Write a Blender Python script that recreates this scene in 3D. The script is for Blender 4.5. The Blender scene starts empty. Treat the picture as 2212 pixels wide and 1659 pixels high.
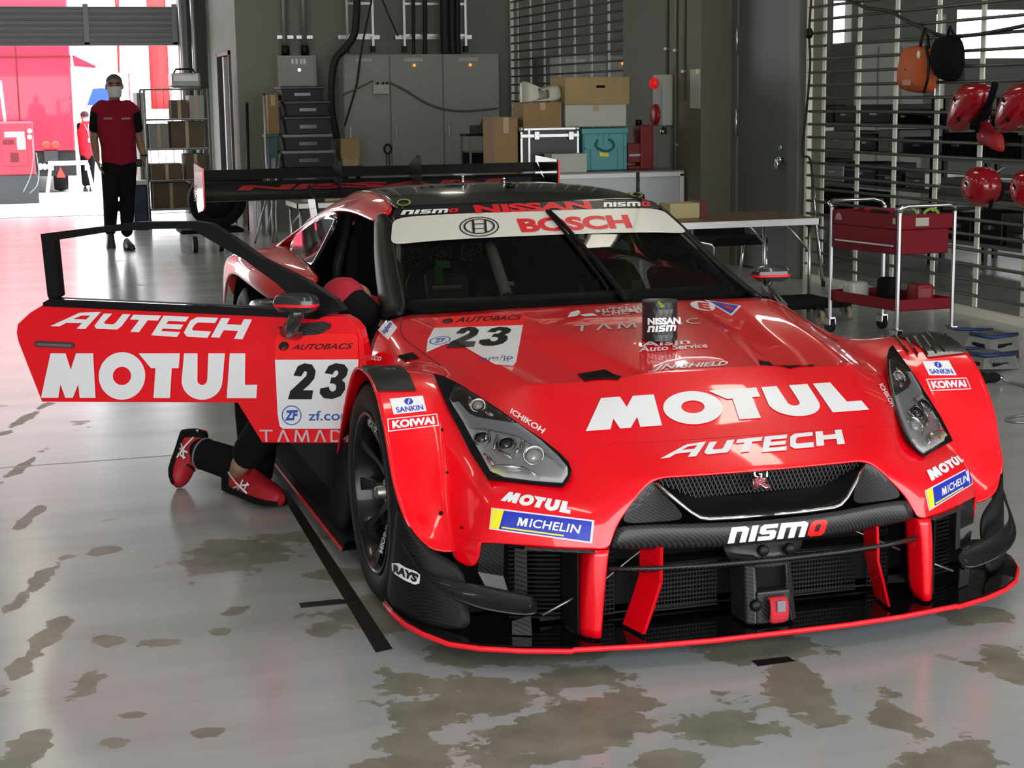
import bpy, bmesh, math, random
from mathutils import Vector, Matrix
from mathutils.bvhtree import BVHTree

random.seed(7)
S = bpy.context.scene
COL = S.collection
PI = math.pi

# ------------------------------------------------------------------ camera, exposure, world, daylight
CAM = Vector((-1.9381364, -4.76728094, 1.49957604))
YAW, PITCH, ROLL, FPX = math.radians(16.90843727), math.radians(9.75565075), math.radians(-0.77512269), 3581.0429
FWD = Vector((math.sin(YAW) * math.cos(PITCH), math.cos(YAW) * math.cos(PITCH), -math.sin(PITCH)))
_r = Vector((math.cos(YAW), -math.sin(YAW), 0))
_u = _r.cross(FWD)
RGT = math.cos(ROLL) * _r + math.sin(ROLL) * _u
UPV = -math.sin(ROLL) * _r + math.cos(ROLL) * _u
cd = bpy.data.cameras.new('camera')
cd.sensor_width = 36.0
cd.lens = FPX / 2212 * 36.0
cd.clip_start = 0.05
cd.clip_end = 500
cam = bpy.data.objects.new('camera', cd)
COL.objects.link(cam)
cam.matrix_world = Matrix(((RGT.x, UPV.x, -FWD.x, CAM.x), (RGT.y, UPV.y, -FWD.y, CAM.y), (RGT.z, UPV.z, -FWD.z, CAM.z), (0, 0, 0, 1)))
S.camera = cam
S.view_settings.view_transform = 'Standard'
S.view_settings.look = 'None'
S.view_settings.gamma = 1.0
S.view_settings.use_curve_mapping = False
S.view_settings.exposure = 0.6
S.cycles.max_bounces = 10
S.cycles.diffuse_bounces = 5
S.cycles.glossy_bounces = 5
S.cycles.transmission_bounces = 8
S.cycles.caustics_reflective = False
S.cycles.caustics_refractive = False
S.cycles.sample_clamp_indirect = 6.0
S.cycles.use_denoising = True

w = bpy.data.worlds.new('sky')
S.world = w
w.use_nodes = True
bg = w.node_tree.nodes['Background']
bg.inputs[0].default_value = (0.93, 0.97, 1.0, 1)
bg.inputs[1].default_value = 4.0


def portal(name, loc, rot, sx, sy):
    l = bpy.data.lights.new(name, 'AREA')
    l.shape = 'RECTANGLE'
    l.size, l.size_y = sx, sy
    l.cycles.is_portal = True
    o = bpy.data.objects.new(name, l)
    o.location, o.rotation_euler = loc, rot
    COL.objects.link(o)
    return o


# daylight comes in through the pit lane opening behind the camera and the rear shutter
portal('daylight_front', (-1.6, -7.0, 1.75), (PI / 2, 0, 0), 11.8, 3.5)
portal('daylight_rear', (-3.2, 18.9, 1.2), (-PI / 2, 0, 0), 7.4, 2.4)


def ray(px, py):
    return FWD + RGT * ((px - 1106) / FPX) - UPV * ((py - 829.5) / FPX)


def at(px, py, x=None, y=None, z=None):
    """The point of the place that lies on a known plane under a pixel of the photograph."""
    d = ray(px, py)
    t = (x - CAM.x) / d.x if x is not None else (y - CAM.y) / d.y if y is not None else (z - CAM.z) / d.z
    return CAM + d * t


# ------------------------------------------------------------------ materials
MATS = {}


def mat(name, col, rough=0.5, metal=0.0, coat=0.0, spec=0.5, emit=None, estr=0.0, trans=0.0, alpha=1.0, ior=1.45, bump=None, noise=None):
    if name in MATS:
        return MATS[name]
    m = bpy.data.materials.new(name)
    m.use_nodes = True
    nt = m.node_tree
    b = nt.nodes['Principled BSDF']
    b.inputs['Base Color'].default_value = (*col, 1)
    b.inputs['Roughness'].default_value = rough
    b.inputs['Metallic'].default_value = metal
    b.inputs['Coat Weight'].default_value = coat
    b.inputs['Coat Roughness'].default_value = 0.03
    b.inputs['Specular IOR Level'].default_value = spec
    b.inputs['Transmission Weight'].default_value = trans
    b.inputs['Alpha'].default_value = alpha
    b.inputs['IOR'].default_value = ior
    if emit:
        b.inputs['Emission Color'].default_value = (*emit, 1)
        b.inputs['Emission Strength'].default_value = estr
    if noise:                       # (scale, amount): slight mottling of the colour, as wear and grime
        tc = nt.nodes.new('ShaderNodeTexCoord')
        n = nt.nodes.new('ShaderNodeTexNoise')
        n.inputs['Scale'].default_value = noise[0]
        n.inputs['Detail'].default_value = 6
        mx = nt.nodes.new('ShaderNodeMix')
        mx.data_type = 'RGBA'
        mx.inputs[6].default_value = (*[c * (1 - noise[1]) for c in col], 1)
        mx.inputs[7].default_value = (*[min(1, c * (1 + noise[1])) for c in col], 1)
        nt.links.new(tc.outputs['Object'], n.inputs['Vector'])
        nt.links.new(n.outputs['Fac'], mx.inputs[0])
        nt.links.new(mx.outputs[2], b.inputs['Base Color'])
    if bump:                        # (scale, strength)
        tc = nt.nodes.new('ShaderNodeTexCoord')
        n = nt.nodes.new('ShaderNodeTexNoise')
        n.inputs['Scale'].default_value = bump[0]
        n.inputs['Detail'].default_value = 4
        bp = nt.nodes.new('ShaderNodeBump')
        bp.inputs['Strength'].default_value = bump[1]
        bp.inputs['Distance'].default_value = 0.01
        nt.links.new(tc.outputs['Object'], n.inputs['Vector'])
        nt.links.new(n.outputs['Fac'], bp.inputs['Height'])
        nt.links.new(bp.outputs['Normal'], b.inputs['Normal'])
    MATS[name] = m
    return m


def carbon(name, rough=0.3, coat=0.6, lo=0.012, hi=0.05, scale=55, spec=0.5):
    """Twill woven carbon fibre."""
    if name in MATS:
        return MATS[name]
    m = mat(name, (lo, lo, lo), rough, 0.0, coat, spec)
    nt = m.node_tree
    tc = nt.nodes.new('ShaderNodeTexCoord')
    wv = nt.nodes.new('ShaderNodeTexWave')
    wv.bands_direction = 'DIAGONAL'
    wv.inputs['Scale'].default_value = scale
    cr = nt.nodes.new('ShaderNodeMix')
    cr.data_type = 'RGBA'
    cr.inputs[6].default_value = (lo, lo, lo, 1)
    cr.inputs[7].default_value = (hi, hi, hi, 1)
    nt.links.new(tc.outputs['Object'], wv.inputs['Vector'])
    nt.links.new(wv.outputs['Fac'], cr.inputs[0])
    nt.links.new(cr.outputs[2], nt.nodes['Principled BSDF'].inputs['Base Color'])
    return m


RED = mat('red_paint', (0.82, 0.0015, 0.010), 0.30, 0, .75, .35)
REDLINE = mat('red_edge', (0.8, 0.01, 0.02), 0.4)
WHITE = mat('white_vinyl', (0.78, 0.78, 0.78), 0.35)
OFFWHITE = mat('cream_vinyl', (0.62, 0.60, 0.52), 0.35)
BLACKV = mat('black_vinyl', (0.008, 0.008, 0.008), 0.4)
REDV = mat('red_vinyl', (0.62, 0.004, 0.012), 0.4)
DAYRED = mat('fluorescent_red_vinyl', (0.95, 0.012, 0.012), 0.4)
BLUEV = mat('blue_vinyl', (0.012, 0.03, 0.42), 0.4)
BLUE2 = mat('mid_blue_vinyl', (0.03, 0.10, 0.42), 0.4)
YELV = mat('yellow_vinyl', (0.85, 0.75, 0.02), 0.4)
CARB = carbon('carbon_fibre', 0.30, 0.25, 0.004, 0.014, spec=.3)
CARB2 = carbon('carbon_satin', 0.4, 0.2, 0.006, 0.028, 48, spec=.35)
BLACK = mat('black_satin', (0.005, 0.005, 0.0055), 0.45, spec=.3)
GLOSSBLK = mat('black_gloss', (0.004, 0.004, 0.0045), 0.12, 0, .7, .2)
MATBLK = mat('black_matt', (0.005, 0.005, 0.005), 0.8, spec=.2)
RUBBER = mat('rubber', (0.009, 0.009, 0.009), 0.6, spec=.3)
CHROME = mat('chrome', (0.75, 0.75, 0.75), 0.12, 1.0)
ALU = mat('aluminium', (0.55, 0.55, 0.54), 0.35, 1.0)
ALUW = mat('brushed_aluminium', (0.62, 0.62, 0.60), 0.5, 0.6)
STEEL = mat('dull_steel', (0.30, 0.30, 0.30), 0.4, 0.9)
SKIN = mat('skin', (0.36, 0.20, 0.13), 0.5)
CARD = mat('cardboard', (0.30, 0.19, 0.085), 0.8, noise=(8, 0.12))
CARD2 = mat('pale_cardboard', (0.40, 0.28, 0.13), 0.8, noise=(8, 0.12))
CLOTHBLK = mat('black_cloth', (0.006, 0.006, 0.0075), 0.9, spec=.15, bump=(60, 0.3))
CLOTHRED = mat('dark_red_cloth', (0.22, 0.008, 0.022), 0.9, spec=.2, bump=(40, 0.3))
GREYW = mat('pale_grey_paint', (0.42, 0.42, 0.38), 0.5)

def thin_glass(name, tint, gloss=0.06, rough=0.02):
    """a thin pane: lets light straight through with a tint and mirrors a little, more at grazing angles"""
    if name in MATS:
        return MATS[name]
    m = bpy.data.materials.new(name)
    m.use_nodes = True
    nt = m.node_tree
    nt.nodes.remove(nt.nodes['Principled BSDF'])
    tr_ = nt.nodes.new('ShaderNodeBsdfTransparent')
    tr_.inputs[0].default_value = (*tint, 1)
    gl_ = nt.nodes.new('ShaderNodeBsdfGlossy')
    gl_.inputs['Roughness'].default_value = rough
    fr = nt.nodes.new('ShaderNodeFresnel')
    fr.inputs[0].default_value = 1.0 + gloss * 8
    mx = nt.nodes.new('ShaderNodeMixShader')
    nt.links.new(fr.outputs[0], mx.inputs[0])
    nt.links.new(tr_.outputs[0], mx.inputs[1])
    nt.links.new(gl_.outputs[0], mx.inputs[2])
    nt.links.new(mx.outputs[0], nt.nodes['Material Output'].inputs[0])
    MATS[name] = m
    return m


# ------------------------------------------------------------------ mesh helpers
ORG = {}


class MB:
    """Collects shapes; build() links them as one mesh object."""

    def __init__(self, M=None):
        self.bm = bmesh.new()
        self.M = M or Matrix()

    def v(self, p):
        return self.bm.verts.new(self.M @ Vector(p))

    def f(self, vs, mi=0, smooth=False):
        try:
            fc = self.bm.faces.new(vs)
            fc.material_index = mi
            fc.smooth = smooth
            return fc
        except ValueError:
            return None

    def box(self, c, s, rz=0.0, mi=0, rx=0.0, ry=0.0):
        R = Matrix.Translation(c) @ Matrix.Rotation(rz, 4, 'Z') @ Matrix.Rotation(ry, 4, 'Y') @ Matrix.Rotation(rx, 4, 'X')
        vs = [self.v(R @ Vector((x * s[0] / 2, y * s[1] / 2, z * s[2] / 2))) for x in (-1, 1) for y in (-1, 1) for z in (-1, 1)]
        for q in ((0, 1, 3, 2), (4, 6, 7, 5), (0, 4, 5, 1), (2, 3, 7, 6), (0, 2, 6, 4), (1, 5, 7, 3)):
            self.f([vs[i] for i in q], mi)
        return self

    def bb(self, a, b, mi=0):
        return self.box([(a[i] + b[i]) / 2 for i in range(3)], [abs(b[i] - a[i]) for i in range(3)], mi=mi)

    def tube(self, pts, r, seg=10, mi=0, closed=False, caps=True):
        pts = [Vector(p) for p in pts]
        rs = r if isinstance(r, (list, tuple)) else [r] * len(pts)
        n = len(pts)
        rings = []
        up = None
        for i, p in enumerate(pts):
            if closed:
                t = pts[(i + 1) % n] - pts[i - 1]
            else:
                t = pts[min(i + 1, n - 1)] - pts[max(i - 1, 0)]
            t = t.normalized() if t.length > 1e-9 else Vector((0, 0, 1))
            if up is None:
                up = Vector((0, 0, 1)) if abs(t.z) < 0.9 else Vector((1, 0, 0))
            a = t.cross(up)
            if a.length < 1e-4:
                a = t.cross(Vector((0, 1, 0.1)))
            a.normalize()
            b = a.cross(t).normalized()
            up = b
            rr = rs[i]
            ra, rb = rr if isinstance(rr, (list, tuple)) else (rr, rr)
            rings.append([self.v(p + a * (math.cos(k * 2 * PI / seg) * ra) + b * (math.sin(k * 2 * PI / seg) * rb)) for k in range(seg)])
        for i in range(n - 1 + (1 if closed else 0)):
            A, B = rings[i], rings[(i + 1) % n]
            for k in range(seg):
                self.f([A[k], A[(k + 1) % seg], B[(k + 1) % seg], B[k]], mi, seg > 5)
        if caps and not closed:
            self.f(rings[0][::-1], mi)
            self.f(rings[-1], mi)
        return self

    def cyl(self, p0, p1, r, seg=20, mi=0, r1=None):
        return self.tube([p0, p1], [r, r if r1 is None else r1], seg, mi)

    def lathe(self, prof, c=(0, 0, 0), axis='Z', seg=32, mi=0, mis=None, close=False, caps=True):
        c = Vector(c)
        rings = []
        for (r, h) in prof:
            ring = []
            for k in range(seg):
                a = 2 * PI * k / seg
                x, y = r * math.cos(a), r * math.sin(a)
                p = {'Z': (x, y, h), 'X': (h, x, y), 'Y': (x, h, y)}[axis]
                ring.append(self.v(c + Vector(p)))
            rings.append(ring)
        m = len(rings)
        for i in range(m if close else m - 1):
            A, B = rings[i], rings[(i + 1) % m]
            for k in range(seg):
                self.f([A[k], A[(k + 1) % seg], B[(k + 1) % seg], B[k]], mis[i] if mis else mi, True)
        if not close and caps:
            if prof[0][0] > 1e-6:
                self.f(rings[0][::-1], mis[0] if mis else mi)
            if prof[-1][0] > 1e-6:
                self.f(rings[-1], mis[-1] if mis else mi)
        return self

    def prism(self, poly, d, mi=0):
        """poly: 3D points of a planar outline; d: extrusion vector."""
        d = Vector(d)
        a = [self.v(p) for p in poly]
        b = [self.v(Vector(p) + d) for p in poly]
        self.f(a[::-1], mi)
        self.f(b, mi)
        n = len(a)
        for i in range(n):
            self.f([a[i], a[(i + 1) % n], b[(i + 1) % n], b[i]], mi)
        return self

    def sphere(self, c, r, seg=16, rings=10, mi=0):
        c = Vector(c)
        r = r if isinstance(r, (list, tuple)) else (r, r, r)
        prev = None
        for i in range(rings + 1):
            t = PI * i / rings
            if i in (0, rings):
                ring = [self.v(c + Vector((0, 0, r[2] * math.cos(t))))]
            else:
                ring = [self.v(c + Vector((r[0] * math.sin(t) * math.cos(2 * PI * k / seg), r[1] * math.sin(t) * math.sin(2 * PI * k / seg), r[2] * math.cos(t)))) for k in range(seg)]
            if prev:
                for k in range(seg):
                    if len(prev) == 1:
                        self.f([prev[0], ring[k], ring[(k + 1) % seg]], mi, True)
                    elif len(ring) == 1:
                        self.f([prev[k], ring[0], prev[(k + 1) % seg]], mi, True)
                    else:
                        self.f([prev[k], ring[k], ring[(k + 1) % seg], prev[(k + 1) % seg]], mi, True)
            prev = ring
        return self

    def grid(self, rows, mi=0, smooth=True, mirror=False):
        """rows of points (None leaves a hole); mirror doubles it at x = 0."""
        for sg in ((1, -1) if mirror else (1,)):
            vs = [[self.v((p[0] * sg, p[1], p[2])) if p is not None else None for p in r] for r in rows]
            for i in range(len(vs) - 1):
                for j in range(len(vs[i]) - 1):
                    q = [vs[i][j], vs[i][j + 1], vs[i + 1][j + 1], vs[i + 1][j]]
                    if all(q):
                        self.f(q if sg > 0 else q[::-1], mi, smooth)
        if mirror:
            bmesh.ops.remove_doubles(self.bm, verts=self.bm.verts, dist=1e-5)
        return self

    def build(self, name, m, parent=None, bevel=0.0, solid=0.0, sub=0, smooth=None, soffset=-1.0, fixn=True):
        me = bpy.data.meshes.new(name)
        if fixn:
            bmesh.ops.recalc_face_normals(self.bm, faces=self.bm.faces)
        o = bpy.data.objects.new(name, me)
        COL.objects.link(o)
        off = Vector((0, 0, 0))
        if parent is not None:
            off = ORG.get(parent.name, Vector((0, 0, 0)))
            o.parent = parent
        ORG[o.name] = off
        if off.length:
            bmesh.ops.translate(self.bm, verts=self.bm.verts, vec=-off)
        self.bm.to_mesh(me)
        self.bm.free()
        for mm in (m if isinstance(m, (list, tuple)) else [m]):
            me.materials.append(mm)
        if smooth:
            for p in me.polygons:
                p.use_smooth = True
        if sub:
            d = o.modifiers.new('sub', 'SUBSURF')
            d.levels = d.render_levels = sub
        if solid:
            d = o.modifiers.new('solid', 'SOLIDIFY')
            d.thickness = solid
            d.offset = soffset
        if bevel:
            d = o.modifiers.new('bevel', 'BEVEL')
            d.width = bevel
            d.segments = 2
            d.limit_method = 'ANGLE'
            d.angle_limit = 0.6
        return o


def thing(name, label, cat, loc=(0, 0, 0), group=None):
    o = bpy.data.objects.new(name, None)
    o.empty_display_size = 0.1
    COL.objects.link(o)
    o.location = loc
    ORG[o.name] = Vector(loc)
    tag(o, label, cat, group)
    return o


def tag(o, label=None, cat=None, group=None, kind=None):
    if label:
        o['label'] = label
    if cat:
        o['category'] = cat
    if group:
        o['group'] = group
    if kind:
        o['kind'] = kind
    return o


def single(o, label, cat, group=None):
    """A thing that is one mesh: put its origin at its base."""
    me = o.data
    xs = [v.co for v in me.vertices]
    c = Vector((sum(v.x for v in xs) / len(xs), sum(v.y for v in xs) / len(xs), min(v.z for v in xs)))
    me.transform(Matrix.Translation(-c))
    o.location = c
    return tag(o, label, cat, group)


def struct(o):
    o['kind'] = 'structure'
    return o


def copy_tree(o, parent=None):
    c = o.copy()
    COL.objects.link(c)
    if parent is not None:
        c.parent = parent
    for ch in list(o.children):
        copy_tree(ch, c)
    return c


def Rz(a):
    return Matrix.Rotation(a, 4, 'Z')


def place(loc, rz=0.0):
    return Matrix.Translation(loc) @ Rz(rz)

# ------------------------------------------------------------------ the setting: floor, walls, ceiling
XR = 4.34          # plane of the right hand wall with its lattice grilles
YB = 15.8          # back wall with the switch cabinets
YS = 18.8          # rear shutter line


def floor_material():
    m = mat('floor_paint', (0.36, 0.36, 0.36), 0.2)
    nt = m.node_tree
    N, L = nt.nodes, nt.links
    b = N['Principled BSDF']
    tc = N.new('ShaderNodeTexCoord')

    def noise(scale, detail=5, rough=0.55, vec=None):
        n = N.new('ShaderNodeTexNoise')
        n.inputs['Scale'].default_value = scale
        n.inputs['Detail'].default_value = detail
        n.inputs['Roughness'].default_value = rough
        L.new(vec or tc.outputs['Object'], n.inputs['Vector'])
        return n.outputs['Fac']

    def math_(op, a, b2=None, c=None):
        n = N.new('ShaderNodeMath')
        n.operation = op
        for i, q in enumerate((a, b2, c)):
            if q is None:
                continue
            if isinstance(q, (int, float)):
                n.inputs[i].default_value = q
            else:
                L.new(q, n.inputs[i])
        return n.outputs[0]

    # worn patches where the paint has lifted: ellipses (in pixels of where they lie) with a ragged edge
    spots = [((1010, 1510), (170, 75)), ((1150, 1580), (230, 60)), ((1330, 1560), (120, 90)), ((900, 1600), (90, 45)), ((1230, 1470), (120, 35)),
             ((1580, 1560), (110, 60)), ((1620, 1400), (140, 40)), ((1720, 1480), (70, 80)), ((1950, 1560), (60, 60)), ((2090, 1330), (75, 22)),
             ((480, 1210), (110, 38)), ((560, 1195), (120, 28)), ((770, 1330), (130, 38)), ((745, 1240), (70, 18)), ((1080, 1420), (240, 34)),
             ((195, 1475), (38, 30)), ((240, 1382), (40, 12)), ((370, 1386), (70, 14)), ((445, 1580), (42, 14)), ((245, 1602), (38, 12)),
             ((225, 1190), (26, 8)), ((505, 1318), (28, 14)), ((290, 1545), (30, 7)), ((60, 1620), (60, 60)), ((80, 1400), (30, 80)),
             ((90, 1250), (25, 60)), ((60, 1120), (18, 30)), ((45, 1010), (14, 40)), ((60, 900), (14, 40)), ((470, 1365), (24, 9)), ((2180, 1430), (70, 50)),
             ((830, 1660), (80, 30)), ((1430, 1640), (90, 26)), ((2060, 1640), (120, 40)), ((1470, 1360), (80, 14)), ((640, 1160), (90, 14)), ((560, 1080), (60, 14))]
    nz = math_('SUBTRACT', noise(5.0, 10, 0.66), 0.5)
    best = None
    for (c, r) in spots:
        p = at(c[0], c[1], z=0)
        px = at(c[0] + r[0], c[1], z=0)
        py0, py1 = at(c[0], c[1] - r[1], z=0), at(c[0], c[1] + r[1], z=0)
        rx, ry = (px - p).length, (py0 - py1).length / 2
        mp = N.new('ShaderNodeMapping')
        mp.vector_type = 'TEXTURE'
        mp.inputs['Location'].default_value = p
        mp.inputs['Rotation'].default_value = (0, 0, -YAW)
        mp.inputs['Scale'].default_value = (rx, ry, 1)
        L.new(tc.outputs['Object'], mp.inputs['Vector'])
        ln = N.new('ShaderNodeVectorMath')
        ln.operation = 'LENGTH'
        L.new(mp.outputs[0], ln.inputs[0])
        best = ln.outputs['Value'] if best is None else math_('MINIMUM', best, ln.outputs['Value'])
    d = math_('SUBTRACT', math_('ADD', 0.88, math_('MULTIPLY', nz, 4.6)), best)
    ramp = N.new('ShaderNodeMapRange')
    ramp.inputs['From Min'].default_value = 0.0
    ramp.inputs['From Max'].default_value = 0.025
    L.new(d, ramp.inputs['Value'])
    big = ramp.outputs[0]
    # general small scars
    sm = noise(2.6, 9, 0.62)
    r2 = N.new('ShaderNodeMapRange')
    r2.inputs['From Min'].default_value = 0.655
    r2.inputs['From Max'].default_value = 0.67
    L.new(sm, r2.inputs['Value'])
    mask = math_('MAXIMUM', big, math_('MULTIPLY', r2.outputs[0], 0.6))
    # streaky tone of the coat
    mp = N.new('ShaderNodeMapping')
    mp.inputs['Scale'].default_value = (0.25, 1.6, 1)
    L.new(tc.outputs['Object'], mp.inputs['Vector'])
    tone = noise(2.0, 6, 0.6, mp.outputs[0])
    cr = N.new('ShaderNodeValToRGB')
    cr.color_ramp.elements[0].position, cr.color_ramp.elements[0].color = 0.3, (0.35, 0.365, 0.365, 1)
    cr.color_ramp.elements[1].position, cr.color_ramp.elements[1].color = 0.72, (0.46, 0.475, 0.475, 1)
    L.new(tone, cr.inputs[0])
    pt = N.new('ShaderNodeValToRGB')
    pt.color_ramp.elements[0].position, pt.color_ramp.elements[0].color = 0.3, (0.165, 0.158, 0.125, 1)
    pt.color_ramp.elements[1].position, pt.color_ramp.elements[1].color = 0.7, (0.27, 0.255, 0.20, 1)
    L.new(noise(9, 6), pt.inputs[0])
    mx = N.new('ShaderNodeMix')
    mx.data_type = 'RGBA'
    L.new(mask, mx.inputs[0])
    L.new(cr.outputs[0], mx.inputs[6])
    L.new(pt.outputs[0], mx.inputs[7])
    L.new(mx.outputs[2], b.inputs['Base Color'])
    rr = N.new('ShaderNodeMapRange')
    rr.inputs['To Min'].default_value = 0.21
    rr.inputs['To Max'].default_value = 0.42
    L.new(mask, rr.inputs['Value'])
    L.new(math_('ADD', rr.outputs[0], math_('MULTIPLY', math_('SUBTRACT', tone, 0.5), 0.12)), b.inputs['Roughness'])
    bp = N.new('ShaderNodeBump')
    bp.inputs['Strength'].default_value = 0.12
    bp.inputs['Distance'].default_value = 0.004
    L.new(math_('SUBTRACT', noise(3.0, 3), math_('MULTIPLY', mask, 0.3)), bp.inputs['Height'])
    L.new(bp.outputs['Normal'], b.inputs['Normal'])
    return m


WALL = mat('wall_paint', (0.21, 0.205, 0.175), 0.7, noise=(1.3, 0.10))
WALL2 = mat('pillar_paint', (0.125, 0.118, 0.082), 0.6, noise=(2.0, 0.12))
CEIL = mat('ceiling_paint', (0.34, 0.34, 0.33), 0.8)
DOORG = mat('door_grey', (0.105, 0.108, 0.105), 0.5, noise=(3, 0.06))
SHUT = mat('shutter_grey', (0.20, 0.20, 0.20), 0.5, 0.3)
TARM = mat('asphalt', (0.55, 0.53, 0.50), 0.8, noise=(3, 0.08))

struct(MB().bb((-7.5, -9.0, -0.2), (16.0, YS + 0.15, 0.0)).build('floor', floor_material()))
struct(MB().bb((-60, YS + 0.15, -0.5), (60, 90, -0.30)).build('ground_outside', TARM))
struct(MB().bb((-60, -40, -0.25), (60, -9.0, -0.02)).build('ground_pit_lane', TARM))
struct(MB().bb((-7.6, -7.2, 4.2), (16.1, YS + 0.3, 4.4)).build('ceiling', CEIL))
struct(MB().bb((-7.7, -7.2, 0), (-7.5, YS + 0.3, 4.2)).build('wall_left', WALL))
struct(MB().bb((16.0, -7.2, 0), (16.2, YB + 0.2, 4.2)).build('wall_neighbour', WALL))
struct(MB().bb((-7.5, -7.2, 3.5), (16.0, -7.0, 4.2)).build('wall_front', WALL))
# back wall, with the openings of the next bay to the right of the grilles
a0, a1 = at(1797, 228, y=YB), at(1836, 228, y=YB)
b0, b1 = at(2068, 20, y=YB), at(2290, 126, y=YB)
m = MB()
c0, c1 = at(2024, 30, y=YB), at(2038, 262, y=YB)
m.bb((0.877, YB, 0), (a0.x, YB + 0.2, 4.2)).bb((a0.x, YB, 2.75), (a1.x, YB + 0.2, 4.2)).bb((a1.x, YB, 0), (c0.x, YB + 0.2, 4.2)).bb((c1.x, YB, 0), (b0.x, YB + 0.2, 4.2)).bb((c0.x, YB, 0), (c1.x, YB + .2, c1.z)).bb((c0.x, YB, c0.z), (c1.x, YB + .2, 4.2))
m.bb((b0.x, YB, b0.z), (16.0, YB + 0.2, 4.2)).bb((b0.x, YB, 0), (16.0, YB + 0.2, b1.z)).bb((b1.x, YB, b1.z), (16.0, YB + 0.2, b0.z))
m.bb((a0.x, YB, 0), (a1.x, YB + .2, 0.9))
struct(m.build('wall_back', WALL))
m = MB()
d0, d1 = 16.35, 17.55
m.bb((0.877, YB + 0.2, 0), (1.077, d0, 4.2)).bb((0.877, d1, 0), (1.077, YS + 0.2, 4.2)).bb((0.877, d0, 2.12), (1.077, d1, 4.2))
struct(m.build('wall_passage', WALL))
struct(MB().bb((0.62, YS, 0), (0.877, YS + 0.25, 4.2)).bb((-7.5, YS, 3.35), (0.62, YS + 0.25, 4.2)).build('wall_rear', mat('dark_steel_paint', (0.07, 0.07, 0.068), 0.5)))
# right hand wall: solid run above and between the grilles
m = MB()
m.bb((XR, -7.0, 3.3), (XR + 0.18, YB, 4.2))
m.bb((XR, 7.62, 0), (XR + 0.18, 11.0, 3.3))
struct(m.build('wall_right', WALL2))
struct(MB().bb((4.0, 8.924, 0), (XR, 10.85, 4.2)).build('wall_pier', WALL2))
# the steel door in the right hand wall
dr = struct(MB().bb((XR - 0.035, 7.80, 0.02), (XR - 0.002, 8.80, 2.95)).build('door_1', DOORG, bevel=0.004))
hm = MB()
for zz in (1.27, 1.98, 2.62):
    hm.cyl((XR - 0.05, 8.81, zz - 0.12), (XR - 0.05, 8.81, zz + 0.12), 0.016, 10)
hm.build('hinge', ALU, dr)
k = MB()
p = at(1688, 345, x=XR - 0.04)
k.cyl((XR - 0.035, p.y, p.z), (XR - 0.075, p.y, p.z), 0.03, 16).sphere((XR - 0.085, p.y, p.z - 0.035), (0.02, 0.035, 0.05)).cyl((XR - 0.035, p.y, p.z + 0.1), (XR - 0.06, p.y, p.z + 0.1), 0.022, 14)
k.build('door_handle', CHROME, dr)
struct(MB().bb((XR - 0.05, 8.80, 0), (XR, 8.90, 3.05)).bb((XR - 0.05, 7.62, 0), (XR, 7.80, 3.05)).build('trim_1', mat('door_frame_grey', (0.14, 0.135, 0.12), 0.5), bevel=0.004))
# doorway in the passage wall, with its half open leaf
struct(MB().bb((0.85, d0, 0), (0.90, d0 + 0.05, 2.14)).bb((0.85, d1 - 0.05, 0), (0.90, d1, 2.14)).bb((0.85, d0, 2.09), (0.90, d1, 2.14)).build('trim_2', mat('dark_grey_frame', (0.09, 0.09, 0.09), 0.4)))
d2 = struct(MB().bb((1.02, d0 + 0.06, 0), (1.06, d1 - 0.06, 2.08)).build('door_2', mat('door_dark', (0.05, 0.05, 0.05), 0.5)))
struct(MB().bb((0.86, 16.93, 0), (0.93, 17.02, 2.08)).build('door_3', mat('door_edge_steel', (0.55, 0.55, 0.56), 0.3, 0.7), bevel=0.004))
# rear shutter, run up to head height, and its guide
m = MB()
n = 6
for i in range(n):
    z0 = 2.33 + i * 0.078
    m.bb((-7.0, YS - 0.02, z0), (0.50, YS + 0.02, z0 + 0.055)).bb((-7.0, YS - 0.005, z0 + 0.05), (0.50, YS + 0.03, z0 + 0.085))
sh = struct(m.build('door_4', SHUT, bevel=0.006))
MB().bb((-7.0, YS - 0.035, 2.285), (0.52, YS + 0.04, 2.335)).build('bottom_rail', SHUT, sh, bevel=0.006)
mm = MB()
for xx in (0.46, -0.72, -1.9):
    mm.bb((xx - 0.035, YS - 0.035, 2.30), (xx + 0.035, YS - 0.015, 2.84))
mm.build('stiffener', mat('shutter_post', (0.26, 0.26, 0.26), 0.5, 0.3), sh)
struct(MB().bb((0.50, YS - 0.05, 0), (0.62, YS + 0.1, 3.35)).build('trim_3', mat('guide_steel', (0.12, 0.12, 0.12), 0.4, 0.6)))
struct(MB().bb((-7.5, YS - 0.06, -0.001), (0.62, YS + 0.06, 0.006)).build('trim_4', STEEL))


# lattice grilles in the right hand wall
IVORY = mat('ivory_lath', (0.80, 0.78, 0.66), 0.5)
RODM = mat('bronze_rod', (0.11, 0.105, 0.085), 0.45, 0.4)


def grille(name, ys, y0, y1, zs, label, x, wlath=0.05):
    t = thing(name, label, 'grille', (x, (y0 + y1) / 2, 0))
    for yy in ys:
        MB().bb((x + 0.012, yy - wlath / 2, 0.06), (x + 0.022, yy + wlath / 2, 3.3)).build('upright', IVORY, t)
    m = MB()
    for zz in zs:
        m.cyl((x, y0, zz), (x, y1, zz), 0.0115, 8)
    m.build('rods', RODM, t)
    m = MB()
    m.bb((x - 0.01, y0 - 0.02, 0), (x + 0.03, y0 + 0.02, 3.3)).bb((x - 0.01, y1 - 0.02, 0), (x + 0.03, y1 + 0.02, 3.3)).bb((x - 0.02, y0, 0.0), (x + 0.04, y1, 0.05))
    m.build('grille_frame', IVORY, t)
    return t


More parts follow.
